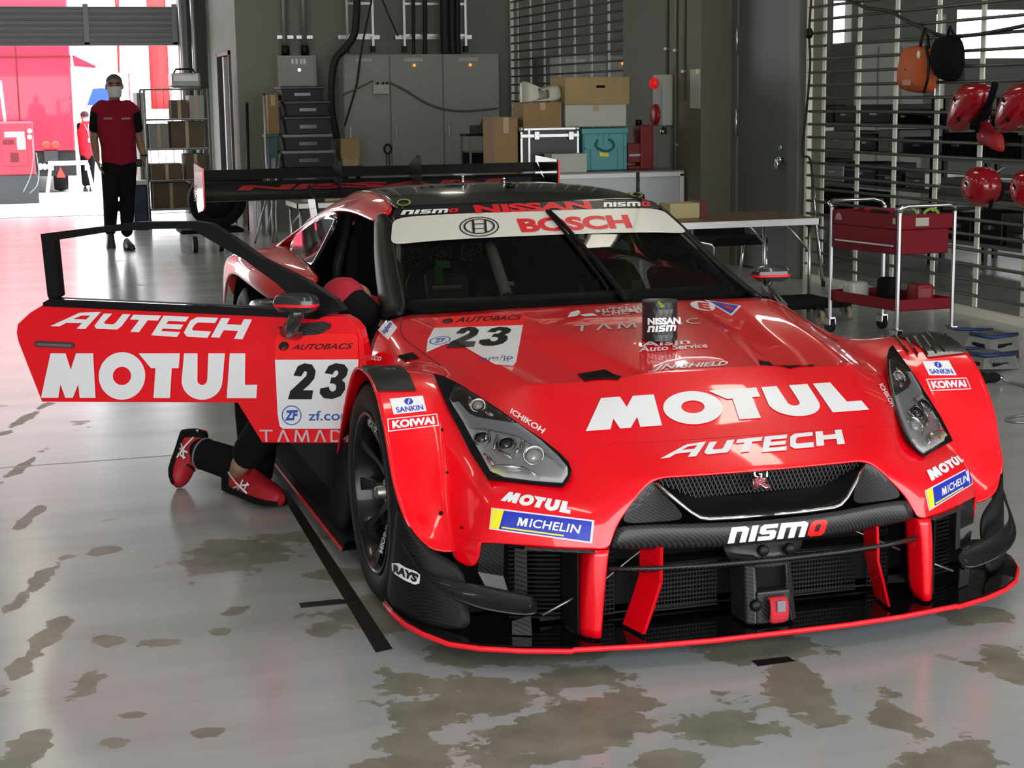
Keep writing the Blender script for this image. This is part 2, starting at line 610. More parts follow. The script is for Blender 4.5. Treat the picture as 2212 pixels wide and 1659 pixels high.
zs = [0.139 + 0.1025 * i for i in range(31)]
grille('lattice_grille', [7.306, 6.74, 6.186, 5.614, 5.063, 4.50, 3.93, 3.36, 2.8], 2.6, 7.545, zs, 'bronze and ivory lattice grille hung with red helmets beside the grey steel door', XR)
grille('lattice_grille', [15.49, 14.963, 14.427, 13.859, 13.321, 12.758, 12.21, 16.152, 11.112], 10.87, 15.72, zs, 'far bronze and ivory lattice grille behind the stacked cardboard boxes', XR)

# fluorescent ceiling fittings
GLOW = mat('lamp_tube', (1, 1, 1), 0.4, emit=(1.0, 0.93, 0.78), estr=8.0)
HOUS = mat('lamp_housing', (0.6, 0.6, 0.6), 0.5)
for x, y in ((1.75, -2.2), (1.75, .55), (1.75, 2.95), (3.1, 7.0), (3.5, 16.0), (.6, 13.6), (-1.9, -2.2), (-1.9, 2.0), (-1.9, 6.2), (-1.9, 10.4), (-1.9, 14.6), (-5.2, -2.2), (-5.2, 2.0), (-5.2, 6.2), (-5.2, 10.4), (-5.2, 14.6), (8.0, 3.0), (8.0, 9.0)):
    t = thing('ceiling_light', 'fluorescent ceiling fitting above the garage floor', 'ceiling light', (x, y, 4.2), 'ceiling lights')
    MB().bb((x - 0.16, y - 0.66, 4.12), (x + 0.16, y + 0.66, 4.2)).build('housing', HOUS, t)
    MB().bb((x - 0.12, y - 0.62, 4.085), (x + 0.12, y + 0.62, 4.125)).build('diffuser', GLOW, t)
# black marking tape on the floor
TAPE = mat('black_tape', (0.006, 0.006, 0.006), 0.5)


def floor_quad(name, pts, m, label, cat='tape', h=0.0012, group=None):
    poly = [at(px, py, z=0) for px, py in pts]
    o = MB().prism([(p.x, p.y, 0.0004) for p in poly], (0, 0, h)).build(name, m)
    return single(o, label, cat, group)


floor_quad('floor_tape', [(596, 1048), (622, 1062), (848, 1402), (812, 1410)], TAPE, 'long strip of black tape on the floor beside the front wheel')
floor_quad('floor_tape', [(646, 1304), (735, 1295), (772, 1302), (650, 1314)], TAPE, 'short black tape crossing out from the long floor strip', h=0.002)
floor_quad('floor_tape', [(1624, 1428), (1702, 1419), (1718, 1429), (1638, 1440)], TAPE, 'short piece of black tape on the floor in front of the bumper')
JOINT = mat('pale_joint', (0.5, 0.5, 0.48), 0.6)
p0, p1 = at(-40, 1014, z=0), at(420, 983, z=0)
struct(MB().bb((p0.x - 5, p0.y - 0.006, -0.001), (0.2, p0.y + 0.006, 0.0008)).build('trim_5', JOINT))

# ------------------------------------------------------------------ the racing car
# car frame: x to its left, front axle at y = 0, nose towards -y
car = thing('race_car', 'red touring race car with big white lettering and its driver door open', 'car', (0, 0, 0))


def crease(o, rows_of, test):
    """set subdivision creases on the edges for which test(a, b) is a value"""
    me = o.data
    at_ = me.attributes.new('crease_edge', 'FLOAT', 'EDGE')
    for e in me.edges:
        a, b = me.vertices[e.vertices[0]].co, me.vertices[e.vertices[1]].co
        at_.data[e.index].value = test(a, b)


N_ = None
FB = [
    # c0 centre      c1                c2 crease          c3 valley in       c4 valley out      c5 ridge           c6                 c7 lamp line       c8 fender in       c9                 c10 lip
    [(0, .62, .795), (.18, .625, .794), (.32, .645, .79), (.42, .66, .786), (.54, .675, .782), (.645, .69, .779), (.725, .675, .768), (.775, .65, .735), (.805, .63, .64), (.84, .61, .47), (.92, .62, .33)],
    [(0, .25, .775), (.15, .25, .773), (.275, .25, .768), (.36, .26, .735), (.49, .26, .716), (.59, .25, .744), (.685, .31, .715), (.745, .31, .70), (.80, .31, .655), (.88, .31, .56), (.96, .31, .515)],
    [(0, .1, .762), (.145, .1, .76), (.255, .1, .752), (.335, .1, .712), (.475, .1, .697), (.568, .1, .731), (.665, .17, .69), (.725, .165, .692), (.795, .15, .695), (.875, .14, .703), (.96, .12, .708)],
    [(0, -.05, .745), (.14, -.05, .743), (.235, -.05, .735), (.315, -.05, .69), (.455, -.05, .676), (.545, -.05, .714), (.66, .03, .678), (.73, .03, .698), (.79, .01, .712), (.87, .005, .722), (.96, 0, .727)],
    [(0, -.31, .708), (.10, -.31, .708), (.185, -.31, .705), (.28, -.25, .655), (.40, -.235, .645), (.512, -.24, .692), (.65, -.11, .66), (.733, -.10, .687), (.787, -.115, .702), (.87, -.13, .712), (.96, -.145, .72)],
    [(0, -.335, .713), (.1, -.335, .713), (.195, -.33, .710), (.29, -.32, .70), (.41, -.30, .697), (.508, -.285, .689), (.635, -.26, .63), (.73, -.20, .638), (.785, -.185, .66), (.87, -.20, .672), (.96, -.235, .677)],
    [(0, -.44, .662), (.13, -.44, .662), (.25, -.435, .659), (.34, -.43, .654), (.44, -.42, .644), (.52, -.40, .629), (.615, -.37, .59), (.727, -.29, .59), (.787, -.245, .612), (.87, -.262, .617), (.96, -.292, .633)],
    [(0, -.55, .598), (.14, -.548, .598), (.27, -.543, .596), (.36, -.54, .592), (.44, -.53, .587), (.515, -.51, .572), (.60, -.475, .54), (.722, -.38, .545), (.789, -.285, .552), (.87, -.305, .555), (.96, -.345, .572)],
    [(0, -.70, .535), (.14, -.699, .534), (.27, -.69, .531), (.34, -.68, .523), (.42, -.665, .508), (.485, -.645, .492), (.56, -.615, .475), (.718, -.505, .475), (.792, -.335, .472), (.87, -.355, .478), (.96, -.395, .487)],
    [(0, -.757, .497), (.14, -.754, .497), (.26, -.747, .497), (.325, -.732, .497), (.40, -.715, .475), (.47, -.70, .455), (.56, -.672, .446), (.735, -.56, .445), (.799, -.38, .40), (.87, -.395, .41), (.953, -.412, .437)],
    [N_, N_, N_, (.385, -.747, .435), (.435, -.75, .428), (.495, -.742, .414), (.57, -.705, .41), (.745, -.592, .41), (.805, -.43, .345), (.87, -.44, .345), (.945, -.455, .388)],
    [N_, N_, N_, (.438, -.758, .378), (.466, -.766, .370), (.506, -.754, .363), (.58, -.717, .36), (.757, -.597, .36), (.812, -.48, .300), (.87, -.48, .303), (.93, -.47, .342)],
    [N_, N_, N_, (.458, -.773, .323), (.482, -.779, .323), (.512, -.760, .323), (.585, -.727, .323), (.765, -.592, .323), (.819, -.505, .279), (.87, -.505, .284), (.915, -.487, .318)],
    [N_, N_, N_, N_, N_, N_, N_, (.768, -.575, .232), (.821, -.508, .258), N_, N_],
]
o = MB().grid(FB, mirror=True).build('front_bodywork', RED, car, sub=3, solid=0.006)
LOOK = {}
for i, r in enumerate(FB):
    for j, p in enumerate(r):
        if p:
            LOOK[(round(p[0], 4), round(p[1], 4), round(p[2], 4))] = (i, j)


def fb_crease(a, b):
    ka = LOOK.get((round(abs(a.x), 4), round(a.y, 4), round(a.z, 4)))
    kb = LOOK.get((round(abs(b.x), 4), round(b.y, 4), round(b.z, 4)))
    if not ka or not kb:
        return 0
    if ka[1] == kb[1]:                      # runs front to back
        i = max(ka[0], kb[0])
        c = ka[1]
        if c == 2 and i <= 5: return 0.85
        if c == 3 and i <= 4: return 0.6
        if c == 4 and i <= 4: return 0.5
        if c == 5 and i <= 5: return 0.8
        if c == 5 and i >= 9: return 0.35
        if c == 8 and i >= 6: return 0.8
        if c == 10: return 0.9
        if c == 7 and i >= 9: return 0.35
    else:
        r = ka[0]
        c = min(ka[1], kb[1])
        if r in (4, 5) and c < 5: return 0.85
        if r == 4 and c == 4: return 0.5
        if r == 0: return 1.0
        if r == 12: return 1.0
        if r == 9 and c < 3: return 1.0
        if r == 8 and 5 <= c <= 6: return 0.4
        if r == 11 and c >= 8: return 0.5
    return 0


crease(o, None, fb_crease)
body = o

# ------------------------------------------------------------------ cabin: roof, rails, pillars, glass
roof_rows = [
    [(0, 1.335, 1.102), (.28, 1.352, 1.102), (.45, 1.378, 1.098), (.525, 1.395, 1.092)],
    [(0, 1.60, 1.135), (.28, 1.61, 1.135), (.43, 1.62, 1.128), (.49, 1.625, 1.120)],
    [(0, 1.95, 1.153), (.27, 1.95, 1.151), (.42, 1.95, 1.142), (.475, 1.95, 1.132)],
    [(0, 2.35, 1.145), (.27, 2.35, 1.142), (.41, 2.35, 1.130), (.46, 2.35, 1.118)],
    [(0, 2.75, 1.105), (.25, 2.75, 1.10), (.39, 2.75, 1.085), (.44, 2.75, 1.07)],
    [(0, 3.2, 1.02), (.24, 3.2, 1.01), (.37, 3.2, .99), (.42, 3.2, .97)],
    [(0, 3.7, .88), (.24, 3.7, .88), (.37, 3.7, .87), (.42, 3.7, .86)],
]
roof = MB().grid(roof_rows, mirror=True).build('roof', GLOSSBLK, car, sub=2, solid=0.01)
rail_rows = [
    [(.525, 1.395, 1.092), (.56, 1.40, 1.075), (.595, 1.41, 1.045)],
    [(.49, 1.625, 1.120), (.545, 1.62, 1.10), (.598, 1.61, 1.06)],
    [(.475, 1.95, 1.132), (.545, 1.95, 1.108), (.603, 1.95, 1.066)],
    [(.46, 2.35, 1.118), (.54, 2.35, 1.085), (.61, 2.35, 1.035)],
    [(.44, 2.75, 1.07), (.55, 2.72, 1.02), (.625, 2.68, .965)],
    [(.42, 3.2, .97), (.56, 3.1, .93), (.66, 2.98, .885)],
    [(.42, 3.7, .86), (.60, 3.5, .83), (.72, 3.25, .79)],
]
for sg in (1, -1):
    MB().grid([[(p[0] * sg, p[1], p[2]) for p in r] for r in rail_rows]).build('roof_rail', RED, car, sub=2, solid=0.012)
# windscreen
ws = [
    [(0, .615, .797), (.18, .62, .796), (.36, .645, .792), (.54, .675, .786), (.655, .70, .782)],
    [(0, .90, .885), (.17, .905, .885), (.34, .92, .88), (.51, .935, .874), (.622, .95, .868)],
    [(0, 1.15, .985), (.165, 1.152, .985), (.33, 1.157, .982), (.49, 1.165, .977), (.594, 1.165, .966)],
    [(0, 1.335, 1.101), (.14, 1.34, 1.101), (.28, 1.352, 1.101), (.44, 1.376, 1.097), (.527, 1.394, 1.09)],
]
GLASS = thin_glass('tinted_glass', (0.60, 0.62, 0.60), .04)
screen = MB().grid(ws, mirror=True).build('windscreen', GLASS, car, sub=3)
for sg in (1, -1):
    # black A pillar with a gloss face
    prof = [(.655, .70, .782), (.622, .95, .868), (.594, 1.165, .966), (.545, 1.394, 1.075)]
    rows = []
    for k, p in enumerate(prof):
        x, y, z = p
        t = k / 3
        rows.append([((x - .012) * sg, y - .005, z + .006), ((x + .035) * sg, y + .015, z + .004), ((x + .062 - .02 * t) * sg, y + .085, z - .022), ((x + .045 - .02 * t) * sg, y + .17 - .05 * t, z - .05)])
    MB().grid(rows).build('a_pillar', BLACK, car, sub=2, solid=0.02)
    # cabin side: sill below the window, black side glass behind the door, roll cage seen through the opening
    sl = [[(.70 * sg, .72, .75), (.76 * sg, .74, .60), (.80 * sg, .78, .42), (.86 * sg, .80, .30)],
          [(.74 * sg, .95, .72), (.79 * sg, .95, .58), (.83 * sg, .95, .42), (.87 * sg, .95, .28)]]
    MB().grid(sl).build('door_post', BLACK, car, sub=1, solid=0.02)
    q = [[(.60 * sg, 1.98, 1.055), (.608 * sg, 2.35, 1.03), (.625 * sg, 2.68, .96), (.655 * sg, 2.95, .885)],
         [(.665 * sg, 2.02, .93), (.67 * sg, 2.3, .91), (.685 * sg, 2.55, .875), (.69 * sg, 2.80, .855)],
         [(.735 * sg, 2.06, .80), (.735 * sg, 2.25, .80), (.735 * sg, 2.42, .80), (.735 * sg, 2.60, .80)]]
    MB().grid(q).build('quarter_window', mat('dark_window', (0.008, 0.008, 0.01), 0.05, 0, 1.0), car, sub=2, solid=0.004)
    # rear fender: swells from the cabin over the rear wheel, with its wheel arch
    cols = []
    for y, xi, zi, xo, zo, zl in ((1.80, .74, .80, .80, .76, .70), (1.98, .735, .815, .86, .79, .66), (2.20, .73, .83, .92, .80, .70), (2.45, .72, .84, .955, .815, .735), (2.75, .70, .85, .96, .82, .745), (3.05, .68, .83, .955, .805, .70), (3.25, .66, .80, .945, .775, .58), (3.5, .62, .78, .92, .74, .50), (3.75, .60, .76, .89, .71, .46)):
        cols.append([(xi * sg, y, zi), ((xi * .6 + xo * .4) * sg, y, (zi * .45 + zo * .55) + .012), ((xo - .03) * sg, y, zo + .006), (xo * sg, y, zo - .03), (xo * sg, y, zl)])
    MB().grid(cols).build('rear_fender', RED, car, sub=2, solid=0.008)
    # fender intake in front of the rear wheel, black
    MB().grid([[(.78 * sg, 1.86, .72), (.86 * sg, 1.92, .72), (.955 * sg, 2.2, .68), (.965 * sg, 2.32, .66)],
               [(.80 * sg, 1.84, .52), (.90 * sg, 1.92, .50), (.965 * sg, 2.2, .48), (.97 * sg, 2.34, .48)],
               [(.82 * sg, 1.82, .20), (.93 * sg, 1.92, .18), (.968 * sg, 2.2, .16), (.97 * sg, 2.36, .16)]]).build('side_intake', CARB, car, sub=2, solid=0.01)
    # side skirt with a thin red edge along the floor
    m = MB()
    m.grid([[(.955 * sg, .40, .055), (.955 * sg, 2.36, .055)], [(.945 * sg, .40, .085), (.945 * sg, 2.36, .085)], [(.86 * sg, .42, .10), (.86 * sg, 2.34, .10)], [(.80 * sg, .44, .30), (.82 * sg, 2.3, .34)]], smooth=False)
    m.grid([[(.955 * sg, .40, .055), (.955 * sg, 2.36, .055)], [(.5 * sg, .42, .055), (.5 * sg, 2.36, .055)]], smooth=False)
    m.build('side_skirt', MATBLK, car, solid=0.004)
    MB().bb((.953 * sg, .40, .056), (.957 * sg, 2.36, .068)).build('skirt_edge', REDLINE, car)
    # bargeboard behind the front wheel
    MB().grid([[(.90 * sg, .40, .50), (.88 * sg, .60, .42), (.86 * sg, .80, .34)], [(.92 * sg, .38, .28), (.90 * sg, .62, .24), (.88 * sg, .85, .20)], [(.94 * sg, .40, .10), (.93 * sg, .65, .09), (.92 * sg, .9, .085)]]).build('bargeboard', MATBLK, car, sub=2, solid=0.012)
# closed passenger door on the far side
MB().grid([[(.74, .95, .79), (.745, 1.45, .80), (.74, 2.04, .80)], [(.80, .93, .66), (.815, 1.45, .66), (.80, 2.02, .66)], [(.86, .90, .45), (.87, 1.45, .44), (.86, 1.98, .44)], [(.88, .88, .26), (.885, 1.45, .26), (.88, 1.94, .26)]]).build('passenger_door', RED, car, sub=2, solid=.02)
MB().grid([[(.61, 1.22, .965), (.595, 1.42, 1.045), (.60, 1.65, 1.058), (.602, 2.0, 1.055)], [(.67, 1.05, .875), (.675, 1.35, .91), (.675, 1.65, .93), (.672, 2.02, .93)], [(.735, .90, .79), (.74, 1.3, .795), (.74, 1.65, .80), (.738, 2.04, .80)]]).build('passenger_window', mat('dark_window', (0.008, 0.008, 0.01), 0.05, 0, 1.0), car, sub=2, solid=.006)
# rear bodywork, bootlid, diffuser
m = MB()
m.grid([[(0, 3.7, .88), (.42, 3.7, .86), (.62, 3.74, .77), (.88, 3.78, .70)], [(0, 3.86, .84), (.42, 3.86, .82), (.62, 3.86, .74), (.86, 3.86, .66)], [(0, 3.88, .50), (.42, 3.88, .50), (.62, 3.87, .48), (.84, 3.86, .46)]], mirror=True)
m.build('rear_bodywork', RED, car, sub=2, solid=0.01)
MB().bb((-.86, 3.2, .10), (.86, 3.85, .30)).build('diffuser', BLACK, car, bevel=.01)
# floor pan and the dark inner tub that closes the body
m = MB()
m.bb((-.78, .42, .075), (.78, 3.7, .12)).bb((-.60, -.60, .085), (.60, .5, .11))
m.build('floor_pan', BLACK, car)
m = MB()
m.bb((-.70, .52, .12), (.70, .60, .70)).bb((-.60, -.56, .12), (.60, -.52, .46)).bb((.60, -.48, .12), (.61, .5, .40)).bb((-.61, -.48, .12), (-.60, .5, .40))
m.build('bulkhead', MATBLK, car)
MB().grid([[(-.66, .72, .755), (0, .64, .77), (.66, .72, .755)], [(-.64, .95, .79), (0, .93, .80), (.64, .95, .79)], [(-.63, 1.06, .74), (0, 1.05, .75), (.63, 1.06, .74)], [(-.62, 1.10, .45), (0, 1.10, .45), (.62, 1.10, .45)]]).build('dashboard', MATBLK, car, sub=2, solid=0.01)
MB().bb((-.62, 2.55, .2), (.62, 2.60, .95)).build('rear_bulkhead', MATBLK, car)
# seat, roll cage, steering wheel and the bits seen through the windscreen
m = MB()
for sx in (-.36,):
    m.grid([[(sx - .22, 1.55, .40), (sx, 1.50, .36), (sx + .22, 1.55, .40)], [(sx - .22, 1.95, .34), (sx, 1.98, .30), (sx + .22, 1.95, .34)], [(sx - .25, 2.06, .62), (sx, 2.14, .62), (sx + .25, 2.06, .62)], [(sx - .20, 2.18, .92), (sx, 2.24, .93), (sx + .20, 2.18, .92)], [(sx - .12, 2.22, 1.04), (sx, 2.26, 1.05), (sx + .12, 2.22, 1.04)]])
m.build('racing_seat', MATBLK, car, sub=2, solid=0.04)
cg = MB()
for sg in (1, -1):
    cg.tube([(.66 * sg, .82, .40), (.63 * sg, .86, .80), (.52 * sg, 1.36, 1.05), (.52 * sg, 2.2, 1.07), (.58 * sg, 2.25, .8), (.62 * sg, 2.28, .2)], .021)
    cg.tube([(.52 * sg, 2.2, 1.07), (.55 * sg, 2.7, .8), (.55 * sg, 3.2, .5)], .02)
    cg.tube([(.64 * sg, .95, .62), (.64 * sg, 2.26, .50)], .021).tube([(.64 * sg, 1.0, .35), (.62 * sg, 2.26, .72)], .018)
cg.tube([(-.52, 2.2, 1.07), (.52, 2.2, 1.07)], .021).tube([(-.52, 1.36, 1.05), (.52, 1.36, 1.05)], .021).tube([(-.52, 2.2, 1.05), (.58, 2.25, .4)], .019).tube([(-.62, .86, .79), (.62, .86, .79)], .02)
cg.build('roll_cage', mat('cage_grey', (0.03, 0.03, 0.03), 0.4), car)
stw = MB()
R = Matrix.Translation((-.36, 1.25, .80)) @ Matrix.Rotation(math.radians(68), 4, 'X')
stw.M = R
stw.tube([(math.cos(a) * .145, math.sin(a) * .105, 0) for a in [i * PI / 12 for i in range(24)]], .016, closed=True)
stw.box((0, 0, 0), (.16, .11, .03)).cyl((0, 0, -.02), (0, 0, -.25), .03)
stw.build('steering_wheel', BLACK, car)
p0, p1 = at(1058, 528, y=1.22), at(1095, 640, y=1.02)
h = MB()
nn = 40
h.tube([p0.lerp(p1, i / nn) for i in range(nn + 1)], [.020 + (.0022 if i % 2 else 0) for i in range(nn + 1)], 14)
h.build('vent_hose', mat('vent_hose_grey', (0.40, 0.40, 0.38), 0.6), car)
g = MB()
pa, pb = at(940, 575, y=1.12), at(956, 612, y=1.12)
g.bb((pa.x, 1.11, pb.z), (pb.x, 1.13, pa.z)).box(((pa.x + pb.x) / 2 + .015, 1.12, pa.z + .005), (.045, .04, .025))
g.build('green_strap', mat('green_web', (0.03, 0.22, 0.03), 0.7), car)
pa = at(966, 620, y=1.10)
MB().box((pa.x, 1.10, pa.z), (.105, .03, .010)).build('dash_display', mat('silver_trim', (0.4, 0.4, 0.38), 0.4, 0.4), car)
pa = at(1092, 622, y=1.06)
m = MB().box((pa.x, 1.06, pa.z - .012), (.05, .03, .045))
m.build('switch_box', mat('maroon_plastic', (0.10, 0.015, 0.012), 0.5), car)
MB().box((pa.x, 1.06, pa.z + .016), (.056, .034, .010)).build('switch_box_lid', mat('light_plastic', (0.5, 0.5, 0.48), 0.5), car)
pa = at(1374, 622, y=1.0)
m = MB().box((pa.x, 1.0, pa.z), (.042, .02, .055))
m.build('fire_bottle_tag', mat('tan_card', (0.22, 0.20, 0.15), 0.7), car)
pa = at(1312, 632, y=.98)
MB().box((pa.x, .98, pa.z), (.018, .01, .012)).build('dash_label', WHITE, car)

# ------------------------------------------------------------------ nose: grille panel, splitter, struts, canards
nose = MB()
# carbon surround below the hood edge: V shaped panel with a recessed mouth
out = [(0, -.752, .492), (.325, -.729, .492), (.437, -.755, .378), (.457, -.770, .322)]
rows = [
    [(0, -.745, .494), (.18, -.742, .494), (.318, -.728, .492)],
    [(0, -.735, .470), (.19, -.730, .468), (.322, -.722, .478)],
]
# flanks of the panel between chrome V and body edge
nose.grid([[(.325, -.731, .495), (.312, -.728, .484), (.300, -.722, .470)],
           [(.385, -.744, .434), (.330, -.758, .42), (.262, -.768, .412)],
           [(.436, -.755, .379), (.34, -.772, .386), (.245, -.792, .385)],
           ], smooth=False, mirror=True)
# lower bar that carries the lettering
nose.grid([[(0, -.812, .372), (.12, -.808, .373), (.24, -.797, .377), (.34, -.780, .381), (.436, -.757, .379)],
           [(0, -.824, .356), (.12, -.82, .357), (.24, -.808, .361), (.34, -.79, .366), (.44, -.765, .366)],
           [(0, -.822, .310), (.12, -.818, .311), (.24, -.806, .313), (.34, -.788, .317), (.455, -.772, .322)],
           [(0, -.79, .300), (.12, -.788, .300), (.24, -.775, .302), (.34, -.76, .305), (.45, -.74, .31)]], mirror=True)
nose.build('grille_surround', CARB2, car, sub=2, solid=0.006)
# mouth: slopes back from the chrome lip to the mesh
mth = MB()
mth.grid([[(0, -.802, .384), (.12, -.80, .384), (.205, -.79, .386), (.25, -.772, .415), (.312, -.718, .482)],
          [(0, -.735, .405), (.12, -.733, .406), (.20, -.726, .41), (.235, -.716, .43), (.296, -.705, .475)],
          [(0, -.715, .425), (.12, -.713, .426), (.19, -.708, .43), (.225, -.70, .442), (.285, -.694, .472)]], mirror=True)
mth.build('grille_mouth', BLACK, car, sub=2, solid=0.005)
ml = MB()
zz = [.428 + .0098 * i for i in range(8)]
for sg in (1, -1):
    pass
dx = 0.0125
i = -26
while i <= 26:
    for dr in (1, -1):
        x0 = i * dx
        p0 = Vector((x0, -.712, .424))
        p1 = Vector((x0 + dr * .0373, -.722, .498))
        # keep inside the trapezoid of the opening
        t0 = 0.0
        lim0, lim1 = .20, .306
        def inside(t):
            p = p0.lerp(p1, t)
            return abs(p.x) <= lim0 + (lim1 - lim0) * min(1, max(0, (p.z - .426) / .05))
        ts = [k / 12 for k in range(13) if inside(k / 12)]
        if len(ts) > 1:
            ml.cyl(p0.lerp(p1, ts[0]), p0.lerp(p1, ts[-1]), .0017, 5)
    i += 1
gm = ml.build('grille_mesh', mat('mesh_dark', (0.10, 0.10, 0.10), 0.35, 0.8), car)
MB().prism([(-.30, -.66, .50), (.30, -.66, .50), (.2, -.66, .40), (-.2, -.66, .40)], (0, .01, 0)).build('grille_backing', MATBLK, car)
ch = MB()
for sg in (1, -1):
    ch.tube([(0, -.805, .3835), (.1 * sg, -.803, .3835), (.185 * sg, -.797, .385), (.208 * sg, -.792, .389), (.232 * sg, -.783, .405), (.275 * sg, -.757, .444), (.315 * sg, -.727, .485)], [(.0055, .0055)] * 7, 8)
ch.build('grille_chrome_strip', mat('satin_chrome', (0.6, 0.6, 0.6), 0.22, 1.0), car)

# splitter with its red leading edge
half = [(0, -.855), (.20, -.853), (.38, -.838), (.572, -.803), (.578, -.80), (.70, -.755), (.80, -.70), (.87, -.645), (.925, -.575), (.955, -.50), (.968, -.40), (.968, -.30), (.93, -.26)]
outl = [(-x, y) for x, y in half[::-1]] + half[1:]
sp = MB()
inner = [(x * .72, -.35) for x, y in outl]
top = [sp.v((x, y, .074 + max(0, (abs(x) - .86)) * .22)) for x, y in outl]
bot = [sp.v((x, y + .004, .058 + max(0, (abs(x) - .86)) * .22)) for x, y in outl]
ti = [sp.v((x * .75, -.30, .080)) for x, y in outl]
bi = [sp.v((x * .75, -.30, .060)) for x, y in outl]
for i in range(len(outl) - 1):
    sp.f([top[i], top[i + 1], ti[i + 1], ti[i]])
    sp.f([bot[i], bi[i], bi[i + 1], bot[i + 1]])
    sp.f([top[i], bot[i], bot[i + 1], top[i + 1]])
sp.f([top[0], ti[0], bi[0], bot[0]]); sp.f([top[-1], bot[-1], bi[-1], ti[-1]])
splitter = sp.build('front_splitter', GLOSSBLK, car)
ed = MB()
ed.tube([(x * 1.001, y - .003, .066 + (.004 if abs(x) > .575 else 0) * -1 + max(0, (abs(x) - .86)) * .22) for x, y in outl[1:-1]], [(.0065, .0080)] * (len(outl) - 2), 8)
ed.build('splitter_edge', REDLINE, car)

for sg in (1, -1):
    # tall red strut that runs down from the bumper to the splitter
    st = MB()
    prof = [(.458, -.770, .322, .482, -.780, .512, -.760), (.468, -.773, .25, .490, -.785, .522, -.757), (.474, -.772, .18, .497, -.786, .527, -.752), (.481, -.770, .082, .503, -.785, .532, -.745)]
    st.grid([[(a * sg, -.70, z), (a * sg, b, z), ((a + .006) * sg, b - .011, z), (c * sg, d, z), ((e - .008) * sg, f_ - .014, z), (e * sg, f_, z), ((e + .004) * sg, -.68, z)] for a, b, z, c, d, e, f_ in prof])
    st.build('nose_strut', RED, car, sub=2, solid=0.004)
    # slim red fin between strut and centre
    fn = MB()
    pts = [(.326, -.800, .32), (.3285, -.803, .245), (.329, -.803, .222), (.348, -.80, .16), (.373, -.792, .083)]
    fn.grid([[((x + .046 * (1 if z > .0 else 0)) * sg * 1.0, y + .085, z) if False else ((x + .020) * sg, y + .10, z), (x * sg, y + .004, z), ((x - .004) * sg, y - .003, z), ((x - .009) * sg, y + .002, z), ((x + .004) * sg, y + .10, z)] for x, y, z in pts], smooth=False)
    fn.build('nose_fin', RED, car, solid=0.002)
    # brake duct opening beside the strut: dark box with radiator core
    bx = MB()
    bx.grid([[(.53 * sg, -.72, .318), (.765 * sg, -.57, .318)], [(.53 * sg, -.45, .30), (.765 * sg, -.40, .30)]], smooth=False)
    bx.bb((.535 * sg, -.46, .085), (.80 * sg, -.45, .32)).bb((.535 * sg, -.74, .085), (.54 * sg, -.45, .32))
    bx.build('duct_box', MATBLK, car)
    cr_ = MB()
    for k in range(17):
        z = .10 + k * .0125
        cr_.box(((.615) * sg, -.60, z), (.14, .012, .0045), rz=.35 * sg)
    cr_.build('duct_core', mat('core_black', (0.006, 0.006, 0.006), 0.6, 0.0, spec=.2), car)
    # carbon vertical vane and its foot
    va = MB()
    va.prism([(.682 * sg, -.640, .31), (.655 * sg, -.662, .31), (.655 * sg, -.662, .185), (.684 * sg, -.640, .185)], (0, .006, 0))
    va.prism([(.700 * sg, -.665, .115), (.655 * sg, -.690, .135), (.652 * sg, -.690, .078), (.700 * sg, -.665, .078)], (0, .006, 0))
    va.build('duct_vane', CARB2, car)
    pl = MB()
    pl.grid([[(.765 * sg, -.583, .315), (.70 * sg, -.60, .316)], [(.768 * sg, -.575, .235), (.70 * sg, -.59, .22)], [(.74 * sg, -.60, .17), (.69 * sg, -.61, .17)]], smooth=False)
    pl.build('duct_cheek', CARB, car, solid=0.004)
    br = MB()
    br.box((.585 * sg, -.728, .319), (.19, .018, .008), rz=.53 * sg)
    br.build('duct_lip', CARB2, car, bevel=.002)
    # steel stays
    sy = MB()
    sy.cyl((.625 * sg, -.70, .135), (.50 * sg, -.70, .19), .0036, 8)
    sy.cyl((.45 * sg, -.70, .215), (.20 * sg, -.60, .33), .003, 8)
    sy.build('splitter_stay', STEEL, car)
    # broad canard that sweeps around the front corner
    top_ = [((1163, 1288), -.690), ((1090, 1275), -.678), ((1020, 1259), -.645), ((960, 1252), -.600), ((926, 1244), -.560), ((893, 1216), -.505), ((870, 1165), -.445)]
    low_ = [((1161, 1334), -.735), ((1090, 1327), -.722), ((1020, 1313), -.690), ((962, 1288), -.638), ((930, 1264), -.592), ((900, 1230), -.530), ((874, 1180), -.460)]
    rows = [[], [], []]
    for (q0, y0), (q1, y1) in zip(top_, low_):
        a_, b_ = at(*q0, y=y0), at(*q1, y=y1)
        m_ = a_.lerp(b_, .55) + Vector((0, .012, -.004))
        for r_, p_ in zip(rows, (a_, m_, b_)):
            r_.append((p_.x * -sg, p_.y, p_.z))
    MB().grid(rows).build('canard', CARB, car, sub=2, solid=0.005)
    # corner endplate behind the canards that carries the wheel maker's mark
    ep = MB()
    ep.grid([[(.957 * sg, -.42, .42), (.935 * sg, -.48, .335), (.875 * sg, -.52, .285), (.80 * sg, -.56, .25)], [(.962 * sg, -.40, .30), (.945 * sg, -.48, .26), (.89 * sg, -.54, .21), (.80 * sg, -.58, .17)], [(.968 * sg, -.36, .18), (.955 * sg, -.46, .16), (.90 * sg, -.54, .14), (.80 * sg, -.60, .12)], [(.970 * sg, -.31, .10), (.96 * sg, -.45, .095), (.90 * sg, -.55, .085), (.80 * sg, -.61, .08)]])
    ep.build('corner_plate', carbon('plate_carbon', 0.5, 0.0, 0.004, 0.010, spec=.2), car, sub=2, solid=0.008)
